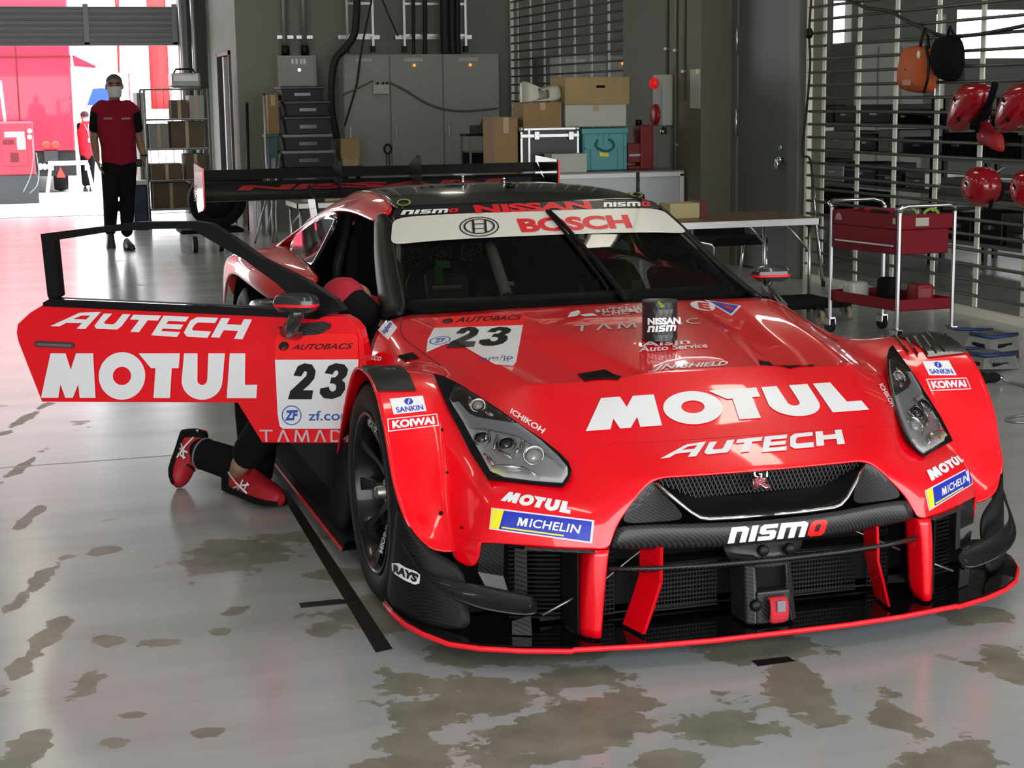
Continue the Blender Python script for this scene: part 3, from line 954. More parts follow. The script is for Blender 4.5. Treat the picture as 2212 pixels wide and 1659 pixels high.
# cross bar, centre keel with tow strap, radiator cores behind
cb = MB()
cb.grid([[(0, -.832, .262), (.2, -.826, .2635), (.35, -.806, .264), (.462, -.775, .266)], [(0, -.815, .250), (.2, -.810, .251), (.35, -.79, .252), (.462, -.76, .254)]], mirror=True)
cb.build('cross_bar', CARB2, car, solid=0.009)
kl = MB()
kl.grid([[(0, -.795, .305), (.05, -.79, .305), (.12, -.74, .30)], [(0, -.815, .275), (.055, -.806, .275), (.115, -.75, .27)], [(0, -.812, .240), (.05, -.805, .240), (.085, -.74, .235)],
         ], mirror=True)
for sg in (1, -1):
    kl.prism([(.070 * sg, -.77, .25), (.046 * sg, -.79, .25), (.042 * sg, -.80, .17), (.052 * sg, -.82, .08), (.076 * sg, -.80, .08)], (0, .10, 0))
kl.bb((-.05, -.815, .08), (.05, -.70, .172))
kl.build('nose_keel', CARB2, car, bevel=.006)
MB().bb((-.05, -.77, .172), (.05, -.69, .245)).build('keel_recess', MATBLK, car)
for (px, py) in ((1648, 1189), (1632, 1308), (1705, 1185)):
    p = at(px, py, y=-.815)
    MB().lathe([(.0, -.012), (.012, -.012), (.016, -.006), (.016, .004)], c=p, axis='Y', seg=16).build('keel_bolt', BLACK, car)
tw = MB()
p = at(1680, 1300, y=-.83)
tw.grid([[(p.x - .026, p.y + .028, .150), (p.x + .026, p.y + .028, .150)], [(p.x - .026, p.y + .005, .163), (p.x + .026, p.y + .005, .163)], [(p.x - .026, p.y - .014, .150), (p.x + .026, p.y - .014, .150)], [(p.x - .027, p.y - .016, .10), (p.x + .027, p.y - .016, .10)], [(p.x - .026, p.y + .0, .083), (p.x + .026, p.y + .0, .083)]])
tw.build('tow_strap', mat('red_webbing', (0.55, 0.02, 0.03), 0.7, bump=(200, .4)), car, sub=2, solid=0.006)
MB().box((p.x + .002, p.y - .019, .138), (.024, .002, .03), rx=-.1).build('strap_label', mat('grey_label', (0.18, 0.18, 0.2), 0.6), car)
for sg in (1, -1):
    cr_ = MB()
    for k in range(11):
        cr_.bb((.10 * sg, -.665, .10 + k * .0125), (.33 * sg, -.66, .104 + k * .0125))
    for k in range(24):
        cr_.bb(((.105 + k * .0095) * sg, -.664, .10), ((.107 + k * .0095) * sg, -.661, .228))
    cr_.build('radiator_core', mat('core_grey', (0.014, 0.014, 0.014), 0.5, 0.3, spec=.3), car)
    c2 = MB()
    for k in range(17):
        c2.bb((.39 * sg, -.62, .09 + k * .0135), (.455 * sg, -.615, .094 + k * .0135))
    for k in range(6):
        c2.bb(((.39 + k * .012) * sg, -.619, .09), ((.392 + k * .012) * sg, -.616, .31))
    c2.build('side_core', mat('core_grey', (0.014, 0.014, 0.014), 0.5, 0.3, spec=.3), car)
MB().bb((-.47, -.60, .09), (.47, -.59, .40)).bb((-.46, -.68, .235), (.46, -.60, .24)).build('radiator_shroud', MATBLK, car)

# ------------------------------------------------------------------ wheels
TYRETXT = mat('tyre_lettering', (0.45, 0.45, 0.45), 0.6)
RIMB = mat('rim_black', (0.004, 0.004, 0.004), 0.3, 0, .3, .3)


def wheel(cx, cy, sg, steer=0.0):
    R_, w_ = .338, .26
    root = MB(Matrix.Translation((cx, cy, R_ + .001)) @ Rz(steer) @ Matrix.Rotation(0 if sg > 0 else PI, 4, 'Z'))
    h = w_ / 2
    root.lathe([(.236, -h + .02), (.262, -h + .004), (.30, -h), (.328, -h + .018), (.336, -h + .05), (R_, 0), (.336, h - .05), (.328, h - .018), (.30, h), (.262, h - .004), (.236, h - .02)], axis='X', seg=72, caps=False)
    M0 = root.M.copy()
    tyre = root.build('tyre', RUBBER, car)
    rim = MB(M0)
    rim.lathe([(.236, -h + .02), (.240, h - .02), (.246, h - .012), (.243, h - .004), (.234, h - .006), (.226, h - .03), (.215, h - .10), (.21, -h + .03)], axis='X', seg=64, caps=False)
    rim.lathe([(.0, h - .05), (.035, h - .05), (.045, h - .06), (.075, h - .085), (.08, h - .12)], axis='X', seg=32)
    for k in range(10):
        a = 2 * PI * k / 10 + .1
        c, s = math.cos(a), math.sin(a)
        def P(r, off, x):
            return (x, c * r - s * off, s * r + c * off)
        a_ = [P(.055, -.018, h - .075), P(.055, .018, h - .075), P(.14, .010, h - .055), P(.232, .021, h - .022), P(.232, -.021, h - .022), P(.14, -.010, h - .055)]
        b_ = [(x - .028, y, z) for x, y, z in a_]
        va = [rim.v(p) for p in a_]
        vb = [rim.v(p) for p in b_]
        rim.f(va); rim.f(vb[::-1])
        for i in range(6):
            rim.f([va[i], vb[i], vb[(i + 1) % 6], va[(i + 1) % 6]])
    r_ = rim.build('rim', RIMB, car, bevel=.003)
    rim = r_
    nut = MB(M0)
    nut.lathe([(.0, h - .022), (.016, h - .022), (.021, h - .028), (.022, h - .05), (.030, h - .056), (.030, h - .07)], axis='X', seg=24)
    nut.build('wheel_nut', mat('nut_steel', (0.32, 0.31, 0.28), 0.35, 1.0), r_)
    dsc = MB(M0)
    dsc.lathe([(.08, -.01), (.19, -.01), (.19, .02), (.08, .02)], axis='X', seg=40, close=True)
    dsc.build('brake_disc', mat('disc_grey', (0.02, 0.02, 0.02), 0.6, 0.2), r_)
    return tyre, rim


fw = [wheel(-.815, 0, -1), wheel(.815, 0, 1), wheel(-.80, 2.75, -1), wheel(.80, 2.75, 1)]
# dark inner arches
for sg in (1, -1):
    for cy, r_ in ((0, .352), (2.75, .40)):
        m = MB()
        rows = []
        for k in range(-3, 16):
            a = PI * k / 12
            rows.append([((.775 if cy < 1 else .70) * sg, cy + math.cos(a) * r_, .345 + math.sin(a) * r_), ((.93 if cy < 1 else .93) * sg, cy + math.cos(a) * (r_ - .02), .345 + math.sin(a) * (r_ - .02))])
        m.grid(rows)
        m.build('wheel_arch_liner', MATBLK, car)

# ------------------------------------------------------------------ rear wing
wg = MB()


def foil(y0, z0, chord, ang, th, n=9):
    up, lo = [], []
    for k in range(n):
        t = k / (n - 1)
        thk = th * (2.6 * math.sqrt(t) * (1 - t) + .08 * (1 - t))
        cam_ = -.06 * chord * math.sin(PI * t)
        u, v = t * chord, cam_
        up.append((u, v + thk)); lo.append((u, v - thk))
    pts = up + lo[::-1]
    c, s = math.cos(ang), math.sin(ang)
    return [(y0 + u * c - v * s, z0 + u * s + v * c) for u, v in pts]


for (y0, z0, ch_, an) in ((3.845, 1.005, .28, .30),):
    pr_ = foil(y0, z0, ch_, an, .016)
    wg.grid([[(x, y, z) for y, z in pr_] for x in (-.945, -.5, 0, .5, .945)])
wing = wg.build('wing_plane', BLACK, car)
fl = MB()
pr_ = foil(4.10, 1.10, .10, .50, .008)
fl.grid([[(x, y, z) for y, z in pr_] for x in (-.945, 0, .945)])
fl.build('wing_flap', BLACK, car)
for sg in (1, -1):
    q = [(.950 * sg, 3.84, 1.172), (.950 * sg, 4.22, 1.185), (.950 * sg, 4.23, 1.03), (.950 * sg, 4.10, .93), (.950 * sg, 3.88, .955), (.950 * sg, 3.84, .975)]
    MB().prism(q, (.008 * sg, 0, 0)).build('wing_endplate', RED if sg < 0 else GLOSSBLK, car)
    MB().prism([(.40 * sg, 3.92, 1.07), (.40 * sg, 4.0, 1.05), (.40 * sg, 3.8, .80), (.40 * sg, 3.6, .80), (.40 * sg, 3.74, 1.0)], (.012, 0, 0)).build('wing_stay', CARB, car)
MB().prism([(.954, 3.838, 1.174), (.954, 3.84, .972), (.962, 3.84, .972), (.962, 3.838, 1.174)], (0, -.012, 0)).build('endplate_edge', REDLINE, car)
for (px, py) in ((735, 375), (905, 362)):
    p = at(px, 412, y=3.90)
    t_ = at(px - 14, py - 18, y=3.86)
    MB().prism([(p.x, 3.86, p.z), (p.x, 3.86, t_.z + .012), (p.x, 3.92, t_.z + .02), (p.x, 4.10, t_.z - .03), (p.x, 4.14, p.z)], (.006, 0, 0)).build('wing_fence', mat('smoked_fence', (0.02, 0.02, 0.02), 0.7, alpha=0.6, spec=.1), car)
# roof aerial, beacon fin and the tow ring markings
p = at(1378, 418, y=1.75)
q = at(1376, 372, y=1.75)
MB().cyl((p.x, 1.75, p.z - .03), (p.x, 1.75, q.z), .0075, 10).lathe([(.03, -.02), (.028, 0), (.01, .01)], c=(p.x, 1.75, p.z - .004), seg=16).build('roof_aerial', BLACK, car)
p = at(1120, 402, x=.02)
MB().sphere((.06, 1.80, 1.148), (.022, .03, .012)).build('roof_sensor', BLACK, car)
for (px, py) in ((1000, 384), (1089, 389)):
    p = at(px, py, y=2.0)
    MB().cyl((p.x, 2.0, 1.14), (p.x, 2.0, p.z + .004), .004, 8).sphere((p.x, 2.0, p.z + .006), .006).build('roof_pin', CHROME, car)

# ------------------------------------------------------------------ vinyl lettering laid on the bodywork
bpy.context.view_layer.update()


def bvh(*objs):
    dg = bpy.context.evaluated_depsgraph_get()
    return [BVHTree.FromObject(o_, dg) for o_ in objs]


def on_surface(trees, off=0.002):
    """maps a pixel of the photograph to the point of the surface it shows"""
    last = [5.0]

    def fn(px, py):
        d = ray(px, py).normalized()
        best = None
        for t in trees:
            loc, nor, idx, dist = t.ray_cast(CAM, d)
            if loc is not None and (best is None or dist < best[1]):
                best = (loc, dist, nor)
        if best is None:
            return CAM + d * last[0]
        last[0] = best[1]
        nrm = best[2] if best[2].dot(d) < 0 else -best[2]
        return best[0] + nrm * off
    return fn


def on_plane(p0, n, off=0.002):
    n = n.normalized()
    if n.dot(ray(1106, 829)) > 0:
        n = -n

    def fn(px, py):
        d = ray(px, py)
        t = (p0 - CAM).dot(n) / d.dot(n)
        return CAM + d * t + n * off
    return fn


def curve_bm(polys):
    cu = bpy.data.curves.new('tmp', 'CURVE')
    cu.dimensions = '2D'
    cu.fill_mode = 'BOTH'
    for pl in polys:
        sp_ = cu.splines.new('POLY')
        sp_.points.add(len(pl) - 1)
        for i, p in enumerate(pl):
            sp_.points[i].co = (p[0], -p[1], 0, 1)
        sp_.use_cyclic_u = True
    return _to_bm(cu)


def _to_bm(cu):
    ob = bpy.data.objects.new('tmp', cu)
    COL.objects.link(ob)
    dg = bpy.context.evaluated_depsgraph_get()
    dg.update()
    me = bpy.data.meshes.new_from_object(ob.evaluated_get(dg))
    bm = bmesh.new()
    bm.from_mesh(me)
    bpy.data.objects.remove(ob)
    bpy.data.meshes.remove(me)
    bpy.data.curves.remove(cu)
    return bm


def text_bm(s, bold=0.0, shear=0.0, space=1.0):
    cu = bpy.data.curves.new('tmp', 'FONT')
    cu.body = s
    cu.fill_mode = 'BOTH'
    cu.offset = bold
    cu.shear = shear
    cu.space_character = space
    cu.resolution_u = 5
    return _to_bm(cu)


def norm_bm(bm, box=None):
    if box is None:
        xs = [v.co.x for v in bm.verts]
        ys = [v.co.y for v in bm.verts]
        box = (min(xs), min(ys), max(xs), max(ys))
    for v in bm.verts:
        v.co.x = (v.co.x - box[0]) / (box[2] - box[0])
        v.co.y = (v.co.y - box[1]) / (box[3] - box[1])
    return bm


def cut_bm(bm, nx, ny):
    bmesh.ops.triangulate(bm, faces=bm.faces[:])
    for k in range(1, nx):
        bmesh.ops.bisect_plane(bm, geom=bm.verts[:] + bm.edges[:] + bm.faces[:], plane_co=(k / nx, 0, 0), plane_no=(1, 0, 0))
    for k in range(1, ny):
        bmesh.ops.bisect_plane(bm, geom=bm.verts[:] + bm.edges[:] + bm.faces[:], plane_co=(0, k / ny, 0), plane_no=(0, 1, 0))
    return bm


def homog(q):
    """unit square (y up) -> quad TL, TR, BR, BL in pixels"""
    (x3, y3), (x2, y2), (x1, y1), (x0, y0) = q
    dx1, dx2, sx = x1 - x2, x3 - x2, x0 - x1 + x2 - x3
    dy1, dy2, sy = y1 - y2, y3 - y2, y0 - y1 + y2 - y3
    det = dx1 * dy2 - dx2 * dy1
    g = (sx * dy2 - dx2 * sy) / det
    h = (dx1 * sy - sx * dy1) / det
    a, b, c = x1 - x0 + g * x1, x3 - x0 + h * x3, x0
    d, e, f = y1 - y0 + g * y1, y3 - y0 + h * y3, y0
    return lambda u, v: ((a * u + b * v + c) / (g * u + h * v + 1), (d * u + e * v + f) / (g * u + h * v + 1))


def decal(name, bm, quad, fn, m, parent, nx=8, ny=4, thick=0.0, mirror=False, label=None, maxe=0.0):
    """bm holds a flat shape in the unit square; it is laid over the surface fn."""
    cut_bm(bm, nx, ny)
    H = homog(quad)
    off = ORG.get(parent.name, Vector((0, 0, 0)))
    for v in bm.verts:
        v.co = fn(*H(v.co.x, v.co.y)) - off
    if maxe:                                # where a fold hides part of the shape, break it there
        bad = [f for f in bm.faces if max(e.calc_length() for e in f.edges) > maxe]
        bmesh.ops.delete(bm, geom=bad, context='FACES')
    res = []
    for sg in ((1, -1) if mirror else (1,)):
        me = bpy.data.meshes.new(name)
        b2 = bm.copy()
        if sg < 0:
            for v in b2.verts:
                v.co.x = -v.co.x
        bmesh.ops.recalc_face_normals(b2, faces=b2.faces)
        b2.to_mesh(me)
        b2.free()
        me.materials.append(m)
        ob = bpy.data.objects.new(name, me)
        COL.objects.link(ob)
        ob.parent = parent
        ORG[ob.name] = off
        if thick:
            d = ob.modifiers.new('solid', 'SOLIDIFY')
            d.thickness = thick
            d.offset = 0
        if label:
            ob['label'] = label
        res.append(ob)
    bm.free()
    return res if mirror else res[0]


def pxpoly(name, pts, fn, m, parent, n=6, **kw):
    """outline given in pixels"""
    xs, ys = [p[0] for p in pts], [p[1] for p in pts]
    q = [(min(xs), min(ys)), (max(xs), min(ys)), (max(xs), max(ys)), (min(xs), max(ys))]
    return decal(name, norm_bm(curve_bm([pts])), q, fn, m, parent, n, n, **kw)


def line(name, pts, fn, m, parent, wpx=2.0, step=14, mirror=False):
    """thin line along pixels"""
    pp = []
    for a, b in zip(pts[:-1], pts[1:]):
        L_ = math.dist(a, b)
        k = max(1, int(L_ / step))
        pp += [(a[0] + (b[0] - a[0]) * i / k, a[1] + (b[1] - a[1]) * i / k) for i in range(k)]
    pp.append(pts[-1])
    P3 = [fn(*p) for p in pp]
    keep = [P3[len(P3) // 2]]
    for rng, put_ in ((range(len(P3) // 2 + 1, len(P3)), lambda q: keep.append(q)), (range(len(P3) // 2 - 1, -1, -1), lambda q: keep.insert(0, q))):
        for i in rng:                       # stop where a fold hides the rest of the line
            if (P3[i] - P3[i - 1 if rng.step > 0 else i + 1]).length > .13:
                break
            put_(P3[i])
    P3 = keep
    r_ = wpx / FPX * 5 / 2
    res = []
    for sg in ((1, -1) if mirror else (1,)):
        res.append(MB().tube([(p.x * sg, p.y, p.z) for p in P3], [(r_, r_)] * len(P3), 5).build(name, m, parent))
    return res


def circ(cx, cy, rx, ry=None, n=32, a0=0.0):
    ry = rx if ry is None else ry
    return [(cx + rx * math.cos(a0 + 2 * PI * i / n), cy + ry * math.sin(a0 + 2 * PI * i / n)) for i in range(n)]


def arc(cx, cy, rx, ry, a, b, n=10):
    return [(cx + rx * math.cos(math.radians(a + (b - a) * i / n)), cy + ry * math.sin(math.radians(a + (b - a) * i / n))) for i in range(n + 1)]


# letter shapes drawn in a y-down box
OIL = [
    [(235, 1210), (285, 952), (372, 952), (403, 1046), (432, 952), (530, 952), (548, 1210), (457, 1210), (447, 1132), (418, 1210), (374, 1210), (345, 1132), (335, 1210)],
    circ(697, 1083, 133, 138, 40), circ(697, 1083, 52, 53, 32),
    [(790, 952), (1026, 952), (1020, 1038), (981, 1038), (972, 1210), (878, 1210), (888, 1038), (862, 1038)],
    [(1050, 952), (1127, 952), (1127, 1100)] + arc(1154, 1105, 28, 30, 170, 10) + [(1183, 1100), (1188, 952), (1282, 952), (1270, 1110)] + arc(1153, 1110, 116, 110, 0, 180, 16) + [(1037, 1110)],
    [(1310, 952), (1398, 952), (1396, 1133), (1465, 1133), (1460, 1210), (1293, 1210)]]
TUNE_raw = [
    [(280, 812), (420, 722), (547, 718), (497, 830), (446, 828), (462, 792), (368, 790), (336, 813)], [(398, 765), (477, 768), (492, 742), (437, 742)],
    [(568, 728), (619, 730), (592, 786), (600, 796), (648, 799), (660, 790), (682, 732), (730, 734), (702, 812), (684, 832), (562, 828), (543, 810)],
    [(748, 736), (912, 742), (900, 775), (842, 773), (814, 848), (764, 846), (792, 771), (737, 768)],
    [(925, 743), (1072, 750), (1060, 782), (962, 777), (953, 796), (1052, 800), (1040, 830), (943, 825), (935, 840), (1044, 846), (1032, 876), (888, 866)],
    [(1118, 752), (1237, 757), (1225, 790), (1130, 786), (1116, 798), (1104, 826), (1112, 836), (1212, 842), (1198, 880), (1085, 873), (1064, 850), (1085, 774)],
    [(1255, 758), (1303, 760), (1290, 797), (1368, 801), (1380, 765), (1424, 768), (1385, 887), (1340, 884), (1356, 838), (1278, 834), (1262, 879), (1216, 876)]]
TUNE = [[(x, y - (x - 280) * 0.063) for x, y in pl] for pl in TUNE_raw]
_n = [[(0, 100), (0, 0), (62, 0), (82, 14), (82, 100), (54, 100), (54, 30), (29, 30), (29, 100)]]
_i = [[(0, 0), (29, 0), (29, 100), (0, 100)]]
_s = [[(14, 0), (78, 0), (78, 25), (28, 25), (28, 38), (66, 38), (80, 50), (80, 88), (66, 100), (0, 100), (0, 75), (52, 75), (52, 62), (14, 62), (0, 50), (0, 12)]]
_m = [[(0, 100), (0, 0), (112, 0), (130, 14), (130, 100), (102, 100), (102, 30), (80, 30), (80, 100), (52, 100), (52, 30), (29, 30), (29, 100)]]
_o = [[(14, 0), (66, 0), (80, 14), (80, 86), (66, 100), (14, 100), (0, 86), (0, 14)], [(28, 26), (52, 26), (52, 74), (28, 74)]]


def lay(parts, gap=12, shear=0.0):
    out, x = [], 0
    for pl in parts:
        wd = max(p[0] for q in pl for p in q)
        out += [[(p[0] + x + (100 - p[1]) * shear, p[1]) for p in q] for q in pl]
        x += wd + gap
    return out


SPORT = lay([_n, _i, _s, _m], shear=.10)          # white letters of the tuner's mark, its last letter is red
SPORT_W = 82 + 29 + 80 + 130 + 48
SPORT_BOX = (0, -100, SPORT_W + 80 + 10, 0)
SPORT_O = [[(p[0] + SPORT_W + (100 - p[1]) * .10, p[1]) for p in q] for q in _o]
LAM = lambda h: [[(0, 100), (32, 0), (48, 0), (80, 100), (64, 100), (40, 22), (16, 100)]]
TMD = lay([[[(0, 0), (80, 0), (80, 14), (47, 14), (47, 100), (33, 100), (33, 14), (0, 14)]], LAM(0),
           [[(0, 100), (10, 0), (24, 0), (50, 70), (76, 0), (90, 0), (100, 100), (86, 100), (80, 30), (55, 100), (45, 100), (20, 30), (14, 100)]], LAM(0),
           [[(0, 0), (45, 0), (75, 25), (75, 75), (45, 100), (0, 100)], [(14, 14), (40, 14), (61, 32), (61, 68), (40, 86), (14, 86)]],
           [[(0, 0), (14, 0), (14, 100), (0, 100)]],
           [[(80, 14), (70, 0), (30, 0), (0, 30), (0, 70), (30, 100), (70, 100), (80, 86), (65, 86), (35, 86), (14, 66), (14, 34), (35, 14), (65, 14)]]], gap=26)
D2 = [[(10, 30), (22, 8), (48, 0), (78, 4), (94, 22), (90, 44), (70, 62), (48, 76), (88, 76), (84, 100), (-6, 100), (0, 78), (40, 50), (58, 36), (60, 26), (50, 22), (42, 32), (38, 38), (8, 36)]]
D3 = [[(14, 28), (26, 8), (52, 0), (84, 4), (100, 18), (96, 36), (80, 48), (92, 56), (94, 74), (80, 92), (50, 100), (18, 97), (2, 84), (2, 70), (34, 66), (38, 76), (50, 80), (60, 74), (60, 62), (50, 57), (36, 57), (40, 40), (54, 40), (64, 32), (64, 24), (56, 20), (48, 24), (44, 32)]]


def poly_decal(name, polys, quad, fn, m, parent, nx=8, ny=4, box=None, **kw):
    return decal(name, norm_bm(curve_bm(polys), box), quad, fn, m, parent, nx, ny, **kw)


def text_decal(name, s, quad, fn, m, parent, bold=0.02, shear=0.0, nx=6, ny=2, space=1.0, **kw):
    return decal(name, norm_bm(text_bm(s, bold, shear, space)), quad, fn, m, parent, nx, ny, **kw)


def sub_quad(q, u0, v0, u1, v1):
    """part of a quad; u to the right, v downwards, both 0..1"""
    H = homog(q)
    return [H(u0, 1 - v0), H(u1, 1 - v0), H(u1, 1 - v1), H(u0, 1 - v1)]


UNIT = [[(0, 0), (1, 0), (1, 1), (0, 1)]]
T_body = bvh(body)
skin0, skin1, skin2 = on_surface(T_body, .0014), on_surface(T_body, .0024), on_surface(T_body, .0034)

# big letters of the hood and nose
poly_decal('hood_lettering', OIL, [(1275, 861), (1819, 824), (1882, 889), (1265, 936)], skin1, WHITE, car, 24, 8)
poly_decal('nose_lettering', TUNE, [(1437, 961), (1817, 929), (1841, 962), (1424, 997)], skin1, WHITE, car, 20, 4)
T_nose = bvh(*[c for c in car.children if c.name.startswith('grille_surround')])
nose1 = on_surface(T_nose, .002)
NQ = [(1575, 1140), (1788, 1122), (1782, 1154), (1571, 1173)]
poly_decal('bumper_lettering', SPORT, NQ, nose1, WHITE, car, 14, 3, box=SPORT_BOX, thick=.003)
poly_decal('bumper_lettering', SPORT_O, NQ, nose1, DAYRED, car, 14, 3, box=SPORT_BOX, thick=.003, label='red last letter of the bumper lettering')
# small makers' marks of the front
for q1, q2, q3, q4, flip in (
        ([(841, 862), (913, 855), (921, 888), (850, 896)], [(836, 905), (944, 894), (948, 920), (838, 933)], [(1096, 1062), (1236, 1085), (1232, 1112), (1081, 1083)], [(1062, 1097), (1284, 1124), (1279, 1174), (1057, 1143)], 0),
        ([(1992, 781), (2049, 779), (2067, 811), (2007, 811)], [(2000, 819), (2088, 816), (2098, 841), (2010, 845)], [(1996, 1019), (2070, 983), (2083, 997), (2012, 1041)], [(1996.5, 1060), (2095.5, 1008), (2100, 1046), (2006, 1104)], 1)):
    poly_decal('fender_sticker', UNIT, q1, skin0, WHITE, car, 4, 4)
    poly_decal('sticker_logo', [circ(.5, .5, .5, .5, 24), [(.42, .9), (.30, .62), (.52, .5), (.44, .40), (.62, .12), (.74, .42), (.52, .5), (.6, .6)]], sub_quad(q1, .40, .08, .66, .50), skin1, BLUEV, car, 2, 2)
    text_decal('sticker_lettering', 'SANKIN', sub_quad(q1, .10, .58, .92, .92), skin1, BLUEV, car, .02)
    poly_decal('maker_badge', [[(0, 0), (1, 0), (1, 1), (0, 1)], [(.02, .07), (.98, .07), (.98, .93), (.02, .93)]], q2, skin0, WHITE, car, 6, 3)
    text_decal('badge_lettering', 'KOIWAI', sub_quad(q2, .08, .2, .92, .82), skin1, WHITE, car, .05)
    poly_decal('small_lettering', OIL, q3, skin1, WHITE, car, 20, 8, maxe=.035)
    poly_decal('tyre_sticker', UNIT, q4, skin0, mat('pale_pink_vinyl', (0.75, 0.68, 0.75), 0.4), car, 16, 6, maxe=.06)
    poly_decal('tyre_sticker_field', UNIT, sub_quad(q4, .02, .07, .98, .93), skin1, BLUEV, car, 8, 4)
    poly_decal('tyre_sticker_corner', [[(0, 0), (1, 0), (.72, 1), (0, 1)]], sub_quad(q4, .015, .06, .135, .94), skin2, YELV, car, 2, 4)
    poly_decal('tyre_sticker_rule', UNIT, sub_quad(q4, .13, .80, .74, .87), skin2, YELV, car, 6, 1)
    poly_decal('tyre_sticker_lettering', [[(0, 100), (12, 0), (34, 0), (48, 50), (68, 0), (92, 0), (84, 100), (62, 100), (68, 42), (46, 100), (34, 100), (24, 42), (18, 100)]], sub_quad(q4, .28, .29, .385, .66), skin2, WHITE, car, 2, 2)
    text_decal('tyre_sticker_lettering', 'ICHELIN', sub_quad(q4, .40, .28, .89, .66), skin2, WHITE, car, .02, .15, space=1.05)
text_decal('lamp_lettering', 'ICHIKOH', [(1106.5, 882.5), (1180, 928), (1171.6, 938), (1101.6, 893.5)], skin1, WHITE, car, .03)
text_decal('lamp_lettering', 'ICHIKOH', [(1906, 829), (1934, 877), (1925, 880), (1897, 832)], skin1, WHITE, car, .02)
# race number panel that lies in the hood hollow
ptop = [(951, 686), (1128, 678), (1135, 682), (1130, 703), (938, 709), (944, 692)]
pwht = [(938, 709), (1130, 703), (1115, 783), (1108, 791), (1070, 788), (1040, 771), (1004, 750), (965, 743), (921, 762), (924, 735)]
pxpoly('number_panel', pwht, skin0, WHITE, car, 50, maxe=.035)
pxpoly('number_panel_top', ptop, skin0, DAYRED, car, 30, maxe=.05)
poly_decal('race_number', D2, [(982, 708), (1036, 707), (1030, 750), (964, 752)], skin1, BLACKV, car, 24, 24, maxe=.03)
poly_decal('race_number', D3, [(1050, 708), (1106, 707), (1098, 747), (1030, 750)], skin1, BLACKV, car, 24, 24, maxe=.03)
text_decal('panel_lettering', 'om/jp', [(1040, 771), (1109, 767), (1107, 781), (1036, 785)], skin1, BLUE2, car, .0, nx=24, ny=6, maxe=.03)
text_decal('panel_lettering', 'AUTOBACS', [(985, 687), (1128, 681), (1126, 691), (982, 698)], skin1, BLACKV, car, .015, .3)
poly_decal('panel_logo', [circ(.5, .5, .5, .5, 20), [(.2, .5), (.9, .3), (.25, .62)], [(.3, .72), (.9, .5), (.4, .85)]], [(956, 690), (980, 688), (978, 699), (954, 701)], skin1, BLACKV, car, 2, 2)
poly_decal('panel_badge', [circ(.5, .5, .5, .5, 24), circ(.5, .5, .44, .44, 24)], [(929, 730), (975, 726), (973, 742), (927, 748)], skin1, BLUE2, car, 3, 3)
text_decal('panel_badge_lettering', 'ZF', [(941, 733), (963, 731), (961, 739), (938, 742)], skin1, BLUE2, car, .03)
# sponsors' marks of the hood's middle panel
GREYV = mat('silver_vinyl', (0.50, 0.48, 0.47), 0.4)
text_decal('hood_small_lettering', 'MITSUBISHI', [(1286, 670), (1456, 653), (1459, 664), (1289, 679)], skin1, GREYV, car, .01, nx=8)
text_decal('hood_small_lettering', 'CHEMICAL', [(1299, 675), (1448, 661), (1452, 671), (1302, 684)], skin1, GREYV, car, .01, nx=8)
pxpoly('hood_small_logo', [(1232, 676), (1250, 671), (1254, 676), (1246, 684), (1226, 687)], skin1, WHITE, car, 3)
pxpoly('hood_small_logo', [(1250, 681), (1280, 678), (1292, 683), (1264, 685)], skin1, WHITE, car, 3)
poly_decal('hood_spaced_lettering', TMD, [(1240, 704), (1509, 688), (1515, 700), (1238, 718)], skin1, GREYV, car, 14, 2)
text_decal('service_lettering', 'Aisin', [(1386, 739), (1488, 733), (1491, 744), (1383, 751)], skin1, WHITE, car, .02)
text_decal('service_lettering', 'Auto Service', [(1383, 750), (1526, 742), (1529, 752), (1379, 762)], skin1, WHITE, car, .02)
text_decal('shield_lettering', 'JN-SHIELD', [(1414, 789), (1572, 781), (1572, 793), (1408, 804)], skin1, WHITE, car, .03, .25)
line('shield_arc', [(1412, 793), (1440, 782), (1480, 774), (1525, 773), (1556, 777), (1571, 785)], skin1, WHITE, car, 3.2, 8)
poly_decal('ring_sticker', [circ(.5, .5, .5, .5, 32)], [(1490, 650), (1540, 652), (1550, 677), (1492, 667)], skin0, WHITE, car, 4, 4)
text_decal('ring_sticker_letter', 'E', [(1507, 654), (1531, 656), (1536, 672), (1510, 667)], skin1, REDV, car, .06)
pxpoly('triangle_sticker', [(1521, 648), (1602, 661), (1580, 683)], skin0, WHITE, car, 4)
pxpoly('triangle_sticker_field', [(1531, 651), (1595, 661.5), (1579, 679)], skin1, BLUEV, car, 4)
pxpoly('triangle_sticker_bolt', [(1555, 658), (1580, 664), (1577, 666), (1588, 670), (1580, 672), (1562, 665), (1566, 663)], skin2, REDV, car, 3)
# side marks behind the wheel arch
T_side = bvh(*[c for c in car.children if c.name.startswith(('front_bodywork', 'door_post'))])
side1, side2 = on_surface(T_side, .0015), on_surface(T_side, .003)
bq = [(815, 712), (836, 685), (859, 708), (839, 735)]
poly_decal('scuttle_sticker', UNIT, bq, side1, WHITE, car, 12, 12, maxe=.03)
text_decal('scuttle_sticker_lettering', 'bigbom', sub_quad(bq, .1, .3, .9, .7), side2, BLUEV, car, .03, maxe=.03)
text_decal('scuttle_lettering', 'Jatco', [(788, 758), (828, 768), (823, 785), (780, 780)], side2, WHITE, car, .03, .2)
